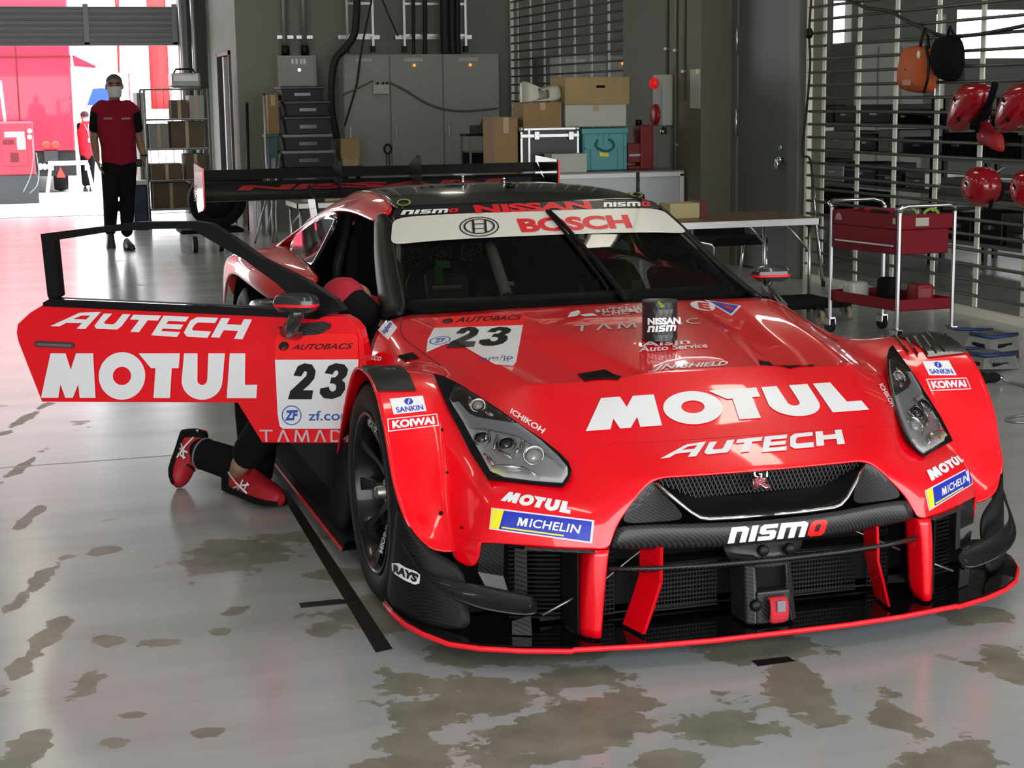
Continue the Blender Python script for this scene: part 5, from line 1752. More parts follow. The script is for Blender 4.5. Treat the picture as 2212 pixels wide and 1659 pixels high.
def cable(name, pts, r, label, m=BLKCAB, cat='cable', group=None):
    P = [Vector(p) for p in pts]
    out = []
    n = len(P)
    for i in range(n - 1):                  # smooth it
        p0, p1, p2, p3 = P[max(i - 1, 0)], P[i], P[i + 1], P[min(i + 2, n - 1)]
        for k in range(6):
            s = k / 6
            out.append(.5 * ((2 * p1) + (p2 - p0) * s + (2 * p0 - 5 * p1 + 4 * p2 - p3) * s * s + (3 * p1 - p0 - 3 * p2 + p3) * s ** 3))
    out.append(P[-1])
    return single(MB().tube(out, r, 8).build(name, m), label, cat, group)


c_ = lambda pts, y: [at(px, py, y=y) for px, py in pts]
cable('cable_bundle', c_([(772, -30), (770, 30), (765, 75), (745, 105), (724, 130), (716, 180), (717, 240), (728, 300)], 15.28), .045, 'thick black cable bundle curving down the left side of the wide cabinet')
cable('cable', c_([(893, -20), (893, 60), (894, 118)], 15.54), .022, 'black riser cable between the rails of the wider cable ladder', group='risers on the wider ladder')
cable('cable', c_([(918, -20), (918, 60), (918, 118)], 15.53), .028, 'thicker black riser cable in the middle of the wider cable ladder', group='risers on the wider ladder')
for i, (px, w_) in enumerate(((961, .06), (976, .05), (988, .035))):
    cable('cable', c_([(px, -20), (px, 60), (px + 2, 118)], 15.44), w_, ('left', 'middle', 'right')[i] + 'most of the thick black cables bunched beside the wider ladder', group='bunched risers')
cable('cable', c_([(803, 0), (790, 60), (779, 120), (771, 180), (757, 230), (744, 272)], 15.3), .012, 'thin cable slanting down across the left cabinet door')
cable('cable', c_([(826, 0), (845, 45), (860, 78)], 15.4), .01, 'thin cable slanting from the ceiling to the wider ladder')
cable('cable', c_([(741, 204), (770, 192), (806, 174)], 15.3), .012, 'grey cable running into the left of the white junction box', mat('grey_cable', (0.12, 0.12, 0.11), 0.6))
cable('cable', c_([(840, 178), (870, 192), (920, 222), (960, 236), (1010, 240), (1076, 234)], 15.3), .013, 'grey cable sagging from the junction box across the right cabinet doors', mat('grey_cable', (0.12, 0.12, 0.11), 0.6))
a, b = at(804, 183, y=15.32), at(839, 203, y=15.32)
t = thing('junction_box', 'small white junction box on the left door of the wide cabinet', 'electrical box', (a.x, 15.32, b.z))
MB().bb((a.x, 15.25, b.z), (b.x, 15.328, a.z)).build('box_body', mat('ivory_plastic', (0.50, 0.49, 0.42), 0.5), t, bevel=.006)
m = MB()
for px in (815, 827, 835):
    p = at(px, 180, y=15.3)
    m.cyl((p.x, 15.29, a.z), (p.x, 15.29, a.z + .03), .012, 8)
m.build('cable_glands', BLACK, t)
p = at(838, 322, y=15.26)
t = thing('cable_ring', 'black ring of cable hanging between the cabinet doors', 'cable', (p.x, 15.26, p.z))
MB().tube([(p.x + math.cos(a) * .042, 15.27, p.z + math.sin(a) * .055) for a in [i * PI / 10 for i in range(20)]], .013, 8, closed=True).build('coil', BLKCAB, t)
q = at(838, 378, y=15.26)
MB().cyl((p.x - .015, 15.28, p.z - .05), (p.x - .018, 15.28, q.z), .006, 6).cyl((p.x + .018, 15.28, p.z - .05), (p.x + .02, 15.28, q.z), .006, 6).build('tail', BLKCAB, t)

# the stack of black crates on a low bench, and what leans beside it
DKNAVY = mat('crate_navy', (0.010, 0.014, 0.019), 0.35)
CRYST = mat('crate_clear', (0.05, 0.06, 0.065), 0.2, spec=.6)


def crate(px0, px1, pyt, pyb, y0, label, m=DKNAVY, lipm=None, name='storage_crate', group=None, depth=.42, cat='crate'):
    pm = (px0 + px1) / 2
    a, b = at(px0, pyt, y=y0), at(px1, pyb, y=y0)
    a.z, b.z = at(pm, pyt, y=y0).z, at(pm, pyb, y=y0).z
    t = thing(name, label, cat, ((a.x + b.x) / 2, y0 + depth / 2, b.z), group)
    h = a.z - b.z
    q = MB()
    i_ = .02
    lo = [(a.x + i_, y0 + i_), (b.x - i_, y0 + i_), (b.x - i_, y0 + depth - i_), (a.x + i_, y0 + depth - i_)]
    hi = [(a.x, y0), (b.x, y0), (b.x, y0 + depth), (a.x, y0 + depth)]
    vl = [q.v((x, y, b.z)) for x, y in lo]
    vh = [q.v((x, y, a.z - .03)) for x, y in hi]
    q.f(vl[::-1]); q.f(vh)
    for k in range(4):
        q.f([vl[k], vl[(k + 1) % 4], vh[(k + 1) % 4], vh[k]])
    q.build('crate_body', m, t, bevel=.006)
    MB().bb((a.x - .015, y0 - .02, a.z - .035), (b.x + .015, y0 + depth + .01, a.z)).build('crate_rim', lipm or m, t, bevel=.008)
    MB().bb((a.x + (b.x - a.x) * .3, y0 - .012, b.z + h * .30), (a.x + (b.x - a.x) * .7, y0 + .02, b.z + h * .55)).build('label_holder', CRYST, t, bevel=.004)
    return t


for i, (x0, x1, yt, yb, lab) in enumerate(((607, 698, 186, 217, 'smallest navy crate, topmost of the stack by the cabinets'), (617, 712, 218, 251, 'clear fronted navy crate, second from the top of the stack'), (617, 713, 251, 290, 'navy crate with plastic bags showing, third from the top of the stack'), (614, 716, 290, 325, 'black crate with a pale grey lid edge, fourth from the top of the stack'), (611, 722, 325, 362, 'black crate with a shiny lid edge, fifth from the top of the stack'), (607, 716, 362, 402, 'widest black crate at the bottom of the stack'))):
    crate(x0, x1, yt, yb, 14.6, lab, lipm=mat('pale_rim', (0.22, 0.23, 0.23), 0.35) if i in (3, 4) else DKNAVY, group='crates in the tall stack')
a, b = at(570, 402, y=14.5), at(792, 402, y=14.5)
a.z = b.z = at(661, 402, y=14.6).z
t = thing('low_bench', 'dark low bench carrying the tall stack of crates', 'bench', ((a.x + b.x) / 2, 14.85, 0))
MB().bb((a.x, 14.5, a.z - .04), (b.x, 15.2, a.z)).build('bench_top', BLACK, t)
for sx, sy in ((a.x + .03, 14.55), (b.x - .03, 14.55), (a.x + .03, 15.15), (b.x - .03, 15.15)):
    MB().bb((sx - .02, sy - .02, 0), (sx + .02, sy + .02, a.z - .04)).build('leg', STEEL, t)


def carton(px0, px1, pyt, pyb, y0, label, m=CARD, depth=.4, side_px=None, group=None, name='cardboard_box', holes=False, tape=True, rz=0.0):
    pm = (px0 + px1) / 2
    a, b = at(px0, pyt, y=y0), at(px1, pyb, y=y0)
    a.z, b.z = at(pm, pyt, y=y0).z, at(pm, pyb, y=y0).z + .001
    c = Vector(((a.x + b.x) / 2, y0, b.z))
    M_ = Matrix.Translation(c) @ Rz(rz)
    w_, h = (b.x - a.x), a.z - b.z
    t = thing(name, label, 'box', (c.x, y0 + depth / 2, b.z), group)
    MB(M_).bb((-w_ / 2, 0, 0), (w_ / 2, depth, h)).build('carton', m, t, bevel=.005)
    f_ = MB(M_)
    f_.bb((-w_ / 2 - .002, -.003, h - .004), (w_ / 2 + .002, depth / 2 - .003, h + .002)).bb((-w_ / 2 - .002, depth / 2 + .003, h - .004), (w_ / 2 + .002, depth + .003, h + .002))
    f_.build('flap', m, t)
    if tape:
        k = MB(M_)
        k.bb((-.025, -.0045, h * .72), (.025, -.001, h)).bb((-.028, -.004, h + .002), (.028, depth, h + .004))
        k.build('packing_tape', mat('tan_tape', (0.42, 0.30, 0.16), 0.4), t)
    if holes:
        MB(M_).box((w_ * .05, -.001, h * .66), (.085, .006, .024)).build('hand_hole', MATBLK, t, bevel=.004)
    return t


carton(577, 604, 205, 290, 14.75, 'tall narrow cardboard box standing on the teal bin left of the crates', CARD, .25)
crate(577, 604, 290, 402, 14.7, 'teal plastic bin left of the tall crate stack', mat('teal_dull', (0.035, 0.10, 0.105), 0.5), name='plastic_bin', depth=.3, cat='bin')
carton(736, 778, 300, 342, 14.65, 'open cardboard box on top of the pale box right of the crates', CARD2, .3, tape=False)
carton(740, 776, 342, 359, 14.65, 'pale flat cardboard box under the open box right of the crates', mat('pale_card', (0.46, 0.38, 0.20), 0.8), .3)
crate(738, 782, 359, 402, 14.6, 'black box with a pale label right of the crates', MATBLK, name='tool_case', depth=.35, cat='case')
for (p0, p1, r_, lab, m_) in (((533, 225), (538, 430), .02, 'black pole leaning upright against the back wall corner', BLACK), ((570, 205), (580, 430), .016, 'dark broom handle standing left of the teal bin', STEEL), ((607, 330), (590, 430), .011, 'pale stick leaning in front of the teal bin', ALU)):
    q0, q1 = at(*p0, y=15.2 if r_ == .02 else 14.4), at(*p1, y=15.0 if r_ == .02 else 14.2)
    d = (q1 - q0)
    q1 = q0 + d * (q0.z / (q0.z - q1.z))
    t = thing('pole', lab, 'pole', (q1.x, q1.y, 0))
    MB().cyl(q1 + Vector((0, 0, .005)), q0, r_, 10).build('shaft', m_, t)
    MB().sphere(q0, r_ * 1.1, 10, 6).build('end_cap', BLACK, t)
# small stand with a black printer by the far end of the counter
p = at(1040, 372, y=13.5)
t = thing('equipment_stand', 'small grey stand with black equipment in front of the right cabinet door', 'stand', (p.x, 13.7, 0))
zt, zm, zb = at(1040, 290, y=13.5).z, at(1040, 330, y=13.5).z, at(1040, 372, y=13.5).z
MB().bb((p.x - .14, 13.5, zt - .02), (p.x + .16, 13.9, zt)).build('top_tray', BLACK, t)
MB().bb((p.x - .12, 13.52, zb), (p.x + .04, 13.85, zm)).build('black_unit', MATBLK, t, bevel=.006)
for sx, sy in ((-.12, 13.52), (.14, 13.52), (-.12, 13.88), (.14, 13.88)):
    MB().bb((p.x + sx - .012, sy - .012, 0), (p.x + sx + .012, sy + .012, zt - .02)).build('leg', STEEL, t)
MB().bb((p.x - .13, 13.55, zm + .0), (p.x + .13, 13.85, zm + .015)).build('shelf', STEEL, t)
m = MB().bb((p.x - .05, 13.55, zt), (p.x + .08, 13.8, zt + .10)).box((p.x + .09, 13.6, zt + .12), (.10, .1, .12), ry=.4)
single(m.build('printer', mat('printer_dark', (0.04, 0.04, 0.04), 0.4), None, bevel=.008), 'dark printer lying on the small grey stand', 'printer')

# ------------------------------------------------------------------ silver counter with the stacked boxes
cy0, cz = 9.25, .845
a, b = at(1036, 380, y=cy0), at(1475, 380, y=cy0)
xr = 3.965
t = thing('flight_counter', 'silver framed counter carrying the stacked boxes and the teal crate', 'counter', ((a.x + xr) / 2, cy0 + .45, 0))
MB().bb((a.x, cy0, .42), (xr, cy0 + .85, cz - .02)).build('counter_body', mat('pale_panel', (0.40, 0.41, 0.42), 0.4, .3, noise=(6, .08)), t, bevel=.006)
MB().bb((a.x - .01, cy0 - .012, cz - .03), (xr + .012, cy0 + .87, cz)).build('counter_top', mat('counter_grey', (0.20, 0.20, 0.19), 0.35, 0.2), t, bevel=.004)
m = MB()
m.bb((a.x - .012, cy0 - .016, cz - .055), (xr + .012, cy0 - .001, cz - .012)).bb((xr - .03, cy0 - .016, .42), (xr + .012, cy0 - .001, cz - .03)).bb((a.x - .012, cy0 - .016, .42), (a.x + .03, cy0 - .001, cz - .03)).bb((a.x - .012, cy0 - .016, .40), (xr + .012, cy0 - .001, .44))
m.build('edge_profile', ALUW, t, bevel=.003)
for sx in (a.x + .06, xr - .06):
    for sy in (cy0 + .06, cy0 + .8):
        MB().bb((sx - .03, sy - .03, 0), (sx + .03, sy + .03, .42)).build('leg', ALUW, t)
zc = cz


def on_counter(px0, px1, pyt, y0):
    return at(px0, pyt, y=y0), at(px1, pyt, y=y0)


PY = lambda x, y, z: 0


def rest(px, y0, z):
    """pixel row of height z on the plane y0"""
    p = Vector((at(px, 300, y=y0).x, y0, z)) - CAM
    return 829.5 - FPX * p.dot(UPV) / p.dot(FWD)


# grey framed case
y0 = cy0 + .30
zb = zc
a, b = at(1124, 277, y=y0), at(1251, 277, y=y0)
t = thing('flight_case', 'black flight case with bright aluminium edges between the tall carton and the teal crate', 'case', ((a.x + b.x) / 2, y0 + .22, zb))
zt = zt_case = a.z
MB().bb((a.x + .01, y0 + .01, zb + .01), (b.x - .01, y0 + .42, zt - .01)).build('case_panel', mat('case_black', (0.012, 0.012, 0.013), 0.35, bump=(30, .1)), t)
m = MB()
e = .022
for x in (a.x, b.x - e):
    m.bb((x, y0, zb), (x + e, y0 + e, zt)).bb((x, y0 + .42 - e, zb), (x + e, y0 + .42, zt))
xm = at(1143, 300, y=y0).x
m.bb((xm - e / 2, y0 - .004, zb), (xm + e / 2, y0 + .01, zt))
zl = at(1180, 293, y=y0).z
for z0 in (zb, zt - e):
    m.bb((a.x, y0, z0), (b.x, y0 + e, z0 + e)).bb((a.x, y0 + .42 - e, z0), (b.x, y0 + .42, z0 + e)).bb((a.x, y0, z0), (a.x + e, y0 + .42, z0 + e)).bb((b.x - e, y0, z0), (b.x, y0 + .42, z0 + e))
m.bb((a.x, y0 - .006, zl - .016), (b.x, y0 + .01, zl + .016))
m.build('edge_profile', ALU, t, bevel=.003)
for px in (1160, 1234):
    p = at(px, 293, y=y0 - .012)
    MB().box((p.x, y0 - .012, p.z), (.05, .014, .075)).build('latch', ALU, t, bevel=.004)
for x in (a.x + .012, b.x - .012):
    MB().sphere((x, y0 + .012, zt - .012), .026, 12, 8).build('corner_ball', ALU, t)
# tall carton
carton(1066, 1120, 254, rest(1093, cy0 + .35, zc), cy0 + .35, 'tall brown carton at the left end of the silver counter', CARD, .35)
# teal crate with its hanging cable
TEAL = mat('teal_plastic', (0.10, 0.36, 0.38), 0.45)
y0 = cy0 + .28
a, b = at(1257, 278, y=y0), at(1358, 278, y=y0)
t = thing('euro_crate', 'bright teal plastic crate under the white box on the counter', 'crate', ((a.x + b.x) / 2, y0 + .25, zc))
zt = a.z
MB().bb((a.x + .012, y0 + .012, zc + .004), (b.x - .012, y0 + .48, zt - .02)).build('crate_body', TEAL, t, bevel=.006)
MB().bb((a.x, y0, zt - .05), (b.x, y0 + .50, zt)).build('crate_rim', TEAL, t, bevel=.008)
m = MB()
W_ = b.x - a.x
for f_ in (.06, .20, .78, .90):
    m.bb((a.x + W_ * f_ - .006, y0, zc + .01 if f_ in (.06, .90) else zc + .01), (a.x + W_ * f_ + .006, y0 + .014, zt - .05 if f_ in (.06, .90) else zc + (zt - zc) * .52))
m.bb((a.x + .02, y0, zc + (zt - zc) * .52), (b.x - .02, y0 + .014, zc + (zt - zc) * .55))
for f_ in (.35, .47, .60):
    m.bb((a.x + W_ * f_ - .004, y0 + .002, zc + (zt - zc) * .6), (a.x + W_ * f_ + .004, y0 + .014, zt - .03))
m.build('crate_ribs', TEAL, t)
p = at(1305, 334, y=y0)
MB().box((p.x, y0 + .004, p.z), (.09, .012, .035), ry=.1).build('yellow_label', YELV, t)
cable('cable', c_([(1292, 302), (1288, 308), (1288, 316), (1296, 322), (1310, 327), (1322, 322), (1327, 314), (1322, 304), (1314, 301)], y0 - .012), .008, 'dark teal loop of hose hanging on the front of the teal crate', mat('dark_teal', (0.01, 0.10, 0.13), 0.5))
zt_teal = zt
# white box resting on case and crate, big carton on it, smaller carton and bag at its left
y0 = cy0 + .34
b1_ = carton(1221, 1353, 227, rest(1287, y0, max(zt_teal, zt_case) + .001), y0, 'white box between the teal crate and the big brown carton', mat('white_card', (0.52, 0.51, 0.46), 0.8, noise=(5, .06)), .4)
zw = at(1290, 227, y=y0).z + .003
carton(1220, 1360, 167, rest(1290, y0, zw), y0, 'big brown carton with a hand hole, topmost on the white box', CARD2, .42, holes=True, tape=False)
zcase = at(1180, 277, y=cy0 + .30).z
carton(1130, 1214, 222, rest(1180, cy0 + .36, zcase), cy0 + .36, 'squat brown carton on top of the black flight case', CARD, .33)
zs = at(1170, 222, y=cy0 + .36).z
m = MB()
rnd = random.Random(3)
bp = [(1126, 222), (1126, 208), (1124, 195), (1125, 174), (1134, 176), (1150, 186), (1160, 192), (1186, 184), (1206, 184), (1212, 192), (1213, 208), (1212, 222)]
ctr = at(1170, 206, y=cy0 + .48)
rows = []
for dy, sc in ((-.0, .25), (.0, .75), (.05, .98), (.12, 1.0), (.2, .9), (.26, .6), (.28, .2)):
    row = []
    for (px, py) in bp:
        q = at(px, py, y=cy0 + .48)
        row.append((ctr.x + (q.x - ctr.x) * sc + rnd.uniform(-.008, .008), cy0 + .40 + dy + rnd.uniform(-.006, .006), max(zs + .006, ctr.z + (q.z - ctr.z) * (.4 + .6 * sc) + rnd.uniform(-.006, .006))))
    rows.append(row + [row[0]])
m.grid(rows)
t = thing('plastic_bag', 'crumpled translucent plastic bag lying on the squat brown carton', 'bag', (ctr.x, cy0 + .5, zs))
m.build('bag_film', mat('bag_film', (0.55, 0.53, 0.42), 0.25, alpha=.9, bump=(14, .8)), t, sub=2)
# small white box at the front and the red jack at the right
carton(1192, 1268, 333, rest(1230, cy0 + .02, zc), cy0 + .02, 'small white box at the front edge of the counter', mat('white_card', (0.52, 0.51, 0.46), 0.8), .22, tape=False)
y0 = cy0 + .36
a, b, c3 = at(1384, 270, y=y0), at(1412, 270, y=y0), at(1358, 310, y=y0)
JR = mat('jack_red', (0.20, 0.008, 0.012), 0.45)
t = thing('red_jack', 'dark red jack unit standing right of the teal crate', 'jack', ((c3.x + b.x) / 2, y0 + .15, zc))
MB().bb((a.x, y0, zc), (b.x, y0 + .22, a.z)).build('column', JR, t, bevel=.008)
MB().bb((c3.x, y0 + .02, zc + .06), (a.x + .01, y0 + .18, c3.z)).bb((c3.x, y0 + .02, zc), (a.x + .01, y0 + .18, zc + .03)).build('cross_arm', JR, t, bevel=.008)
MB().bb((c3.x + .01, y0 + .01, zc + .12), (a.x, y0 + .03, zc + .14)).build('rod', STEEL, t)
MB().cyl((a.x + .02, y0 + .1, a.z), (a.x + .02, y0 + .1, a.z + .045), .03, 12).build('head', BLACK, t)

# fire alarm box, sign and conduits on the pier
PX = 4.0
a, b = at(1417, 162, x=PX), at(1432, 272, x=PX)
q0, q1 = at(1430, 162, x=PX), at(1412, 162, x=PX)
t = thing('fire_alarm_box', 'pale grey fire alarm box with a red lamp and a red bell on the pier', 'fire alarm', (PX - .07, (q0.y + q1.y) / 2, a.z - .9))
za, zb_ = at(1425, 162, x=PX).z, at(1425, 270, x=PX).z
yA, yB = at(1432, 215, x=PX - .1).y, at(1410, 215, x=PX - .1).y
MB().bb((PX - .10, yA, zb_), (PX - .001, yB, za)).build('box_body', GREYW, t, bevel=.006)
p = at(1416, 180, x=PX - .10)
MB().lathe([(.055, .0), (.05, -.03), (.025, -.055), (0, -.06)], c=(PX - .10, p.y, p.z), axis='X', seg=18).build('red_lamp', mat('alarm_lamp', (0.6, 0.01, 0.01), 0.2, emit=(1, .02, .02), estr=.25), t)
p = at(1417, 248, x=PX - .10)
MB().lathe([(.10, 0), (.10, -.012), (.085, -.03), (.03, -.036), (0, -.036)], c=(PX - .10, p.y, p.z), axis='X', seg=24).build('red_bell', mat('bell_red', (0.35, 0.008, 0.012), 0.35), t)
a, b = at(1492, 150, x=PX), at(1513, 234, x=PX)
t = thing('notice_strip', 'tall narrow pale notice on the pier', 'sign', (PX - .004, b.y, b.z))
MB().bb((PX - .006, b.y, b.z), (PX - .001, a.y, a.z)).build('sheet', mat('notice_paper', (0.42, 0.42, 0.38), 0.5), t)
MB().bb((PX - .008, b.y + .03, b.z + .30), (PX - .006, b.y + .08, b.z + .34)).build('yellow_mark', YELV, t)
for px, py, lab in ((1440, 165, 'thin conduit down the pier that ends at the fire alarm box'), (1459, 372, 'thin conduit running the full height of the pier'), (1477, 215, 'short thin conduit on the pier beside the notice strip')):
    p = at(px, py, x=PX - .012)
    t = thing('conduit', lab, 'conduit', (PX - .012, p.y, p.z), 'thin conduits on the pier')
    MB().cyl((PX - .013, p.y, p.z), (PX - .013, p.y, 4.19), .012, 8).build('pipe', mat('conduit_dull', (0.22, 0.21, 0.16), 0.45, .3), t)
    k = MB()
    for z in (p.z + .25, p.z + 1.1):
        k.bb((PX - .028, p.y - .03, z - .012), (PX - .001, p.y + .03, z + .012))
    k.build('saddle_clip', STEEL, t)
t = thing('hook', 'small bright hook under the fire alarm box', 'hook', at(1432, 285, x=PX - .02))
p = at(1432, 285, x=PX - .02)
MB().lathe([(.03, -.02), (.022, .02), (.008, .05)], c=p, seg=12).build('hook_body', CHROME, t)

# ------------------------------------------------------------------ right side: work table, chair, tool trolley, step stool
WOOD = mat('worn_wood', (0.16, 0.095, 0.045), 0.4, noise=(5, .35))


def table(name, label, x0, x1, y0, y1, z, legs, wood=WOOD, r_=.014):
    t = thing(name, label, 'table', ((x0 + x1) / 2, (y0 + y1) / 2, 0))
    MB().bb((x0 + .01, y0 + .01, z - .012), (x1 - .01, y1 - .01, z)).build('tabletop', wood, t)
    m = MB()
    m.bb((x0, y0, z - .045), (x1, y0 + .012, z - .001)).bb((x0, y1 - .012, z - .045), (x1, y1, z - .001)).bb((x0, y0, z - .045), (x0 + .012, y1, z - .001)).bb((x1 - .012, y0, z - .045), (x1, y1, z - .001))
    m.build('edge_frame', ALUW, t)
    for (x, y, sx) in legs:
        MB().cyl((x, y, 0.0), (x, y, z - .04), r_, 10).build('leg', ALU, t)
        MB().cyl((x, y, z - .24), (x - sx * .17, y, z - .045), r_ * .7, 8).build('brace', ALU, t)
    return t


zt = at(1760, 471, y=5.62).z
xL = 1.35
table('work_table', 'long work table with a worn wooden top and bright legs by the grey door', xL, 3.47, 5.62, 6.45, zt, [(3.42, 5.68, 1), (3.42, 6.40, 1), (xL + .06, 5.68, -1), (xL + .06, 6.40, -1)])
p = at(1497, 461, y=6.0)
t = thing('parts_carton', 'small opened carton with a dark red end on the work table', 'box', (p.x - .05, 6.05, zt))
a, b = at(1462, 436, y=6.0), at(1512, 436, y=6.0)
MB().bb((a.x - .05, 6.0, zt), (b.x, 6.2, zt + .105)).build('carton', mat('pale_card', (0.46, 0.38, 0.20), 0.8), t, bevel=.003)
MB().bb((b.x, 5.99, zt), (b.x + .055, 6.2, zt + .12)).build('end_flap', mat('maroon_card', (0.10, 0.012, 0.015), 0.6), t)
# tubular chair under it
p = at(1560, 560, y=7.0)
t = thing('tubular_chair', 'black padded chair with chrome tube frame behind the work table', 'chair', (p.x, 7.0, 0))
zq1, zq2 = at(1560, 505, y=6.9).z, at(1560, 552, y=6.9).z
MB().box((p.x, 7.06, zq1), (.42, .06, .10), rx=.1).build('backrest', MATBLK, t, bevel=.02)
MB().box((p.x, 6.85, .42), (.44, .42, .06)).build('seat', MATBLK, t, bevel=.02)
for sx in (-.21, .21):
    MB().tube([(p.x + sx, 6.66, .005), (p.x + sx, 6.66, .38), (p.x + sx, 6.70, .40), (p.x + sx, 7.06, .40), (p.x + sx, 7.09, zq1 + .03)], .012, 10).build('frame_tube', CHROME, t)
    MB().tube([(p.x + sx, 7.06, .40), (p.x + sx, 7.14, .005)], .012, 10).build('leg', CHROME, t)

# red tool trolley
TR = mat('trolley_red', (0.16, 0.004, 0.010), 0.6, spec=.2)
NE, Rr_, Lf = Vector((3.17, 4.04, 0)), Vector((3.55, 4.05, 0)), Vector((3.07, 4.70, 0))
ex, ey = (Rr_ - NE), (Lf - NE)
wx, wy = ex.length, ey.length
ang = math.atan2(ex.y, ex.x)
M_ = Matrix(((ex.x / wx, ey.x / wy, 0, NE.x), (ex.y / wx, ey.y / wy, 0, NE.y), (0, 0, 1, 0), (0, 0, 0, 1)))
t = thing('tool_trolley', 'red two tier tool trolley on castors in front of the lattice grille', 'trolley', (M_ @ Vector((wx / 2, wy / 2, 0))))


def tray(z0, z1, nm):
    m = MB(M_)
    w_ = .006
    m.bb((0, 0, z0), (wx, w_, z1)).bb((0, wy - w_, z0), (wx, wy, z1)).bb((0, 0, z0), (w_, wy, z1)).bb((wx - w_, 0, z0), (wx, wy, z1)).bb((0, 0, z0), (wx, wy, z0 + .008))
    return m.build(nm, TR, t, bevel=.004)


tt = tray(.695, .785, 'top_tray')
dd = MB(M_).bb((.0, .02, .545), (wx - .02, wy - .02, .695)).build('drawer_unit', TR, t, bevel=.006)
MB(M_).bb((-.018, .04, .592), (-.001, wy - .06, .604)).build('drawer_pull', ALU, dd, bevel=.003)
MB(M_).bb((.11, -.004, .715), (.20, -.001, .765)).build('tray_label', mat('label_card', (0.38, 0.36, 0.28), 0.6), tt)
MB(M_).prism([(-.003, wy - .04, .725), (-.003, wy - .11, .725), (-.003, wy - .10, .755), (-.003, wy - .075, .772), (-.003, wy - .05, .755)], (.001, 0, 0)).build('maker_mark', mat('faded_mark', (0.32, 0.22, 0.22), 0.6), tt)
MB(M_).bb((-.003, .035, .73), (-.001, .06, .765)).build('tray_label', mat('label_card', (0.38, 0.36, 0.28), 0.6), tt)
tray(.205, .275, 'bottom_tray')
for (x, y) in ((0, 0), (wx, 0), (0, wy), (wx, wy)):
    MB(M_).bb((x - .009, y - .009, .09), (x + .009, y + .009, .80)).build('post', mat('trolley_steel', (.42, .42, .42), .3, .9), t, bevel=.003)
    k = MB(M_)
    k.cyl((x - .012, y, .045), (x + .012, y, .045), .044, 18)
    k.build('castor', RUBBER, t)
    k = MB(M_)
    k.bb((x - .022, y - .03, .05), (x - .016, y + .03, .10)).bb((x + .016, y - .03, .05), (x + .022, y + .03, .10)).bb((x - .022, y - .03, .09), (x + .022, y + .03, .10))
    k.build('castor_fork', CHROME, t)
for y, nm in ((wy, 0), (0.0, 1)):
    MB(M_).tube([(0, y, .80), (0, y + (.03 if y else -.0), .825), (wx * .12, y + (.05 if y else -.01), .838), (wx * .88, y + (.05 if y else -.01), .838), (wx, y + (.03 if y else 0), .825), (wx, y, .80)], .012, 10).build('push_handle', CHROME, t)
# what lies in the trolley
for i, (x, y, z, s, rz, m_, nm, lab, cat) in enumerate((
        (.24, .52, .745, (.05, .20, .05), .3, mat('tool_red', (0.3, 0.01, 0.02), .4), 'torque_wrench', 'red handled tool lying at the far end of the trolley top', 'tool'),
        (.10, .33, .745, (.06, .20, .05), -.3, MATBLK, 'air_gun', 'black air tool lying in the middle of the trolley top', 'tool'),
        (.25, .26, .75, (.05, .16, .06), .5, STEEL, 'impact_gun', 'grey metal tool beside the black air tool on the trolley', 'tool'),
        (.27, .10, .75, (.14, .05, .035), .2, mat('tan_leather', (0.16, 0.10, 0.07), .7), 'hammer_roll', 'brown rolled tool at the near edge of the trolley top', 'tool'),
        (.10, .55, .235, (.14, .10, .12), .1, mat('spray_white', (0.4, 0.4, 0.38), .4), 'parts_box', 'pale box in the lower trolley tray', 'box'),
        (.20, .36, .25, (.10, .12, .16), .2, MATBLK, 'oil_bottle', 'black bottle box in the middle of the lower trolley tray', 'box'),
        (.27, .15, .24, (.12, .14, .14), -.1, JR, 'parts_box', 'dark red box in the lower trolley tray', 'box'))):
    z0 = .745 if z > .5 else .214
    o = MB(M_).box((x, y, z0 + s[2] / 2), s, rz=rz).build(nm, m_, None, bevel=min(s) * .25)
    single(o, lab, cat)
cp = M_ @ Vector((.16, .10, .72))
cable('strap', [M_ @ Vector(q) for q in ((.08, .06, .72), (.05, .05, .80), (.09, .05, .83), (.14, .04, .80), (.16, .04, .72))], .006, 'lime green strap hanging over the near corner of the trolley', mat('lime_web', (0.22, 0.40, 0.02), .6), 'strap')
cable('strap', [M_ @ Vector(q) for q in ((.22, .05, .72), (.20, .04, .79), (.25, .03, .815), (.29, .03, .78), (.30, .03, .72))], .009, 'wider lime green strap standing up beside the trolley label', mat('lime_web', (0.22, 0.40, 0.02), .6), 'strap')

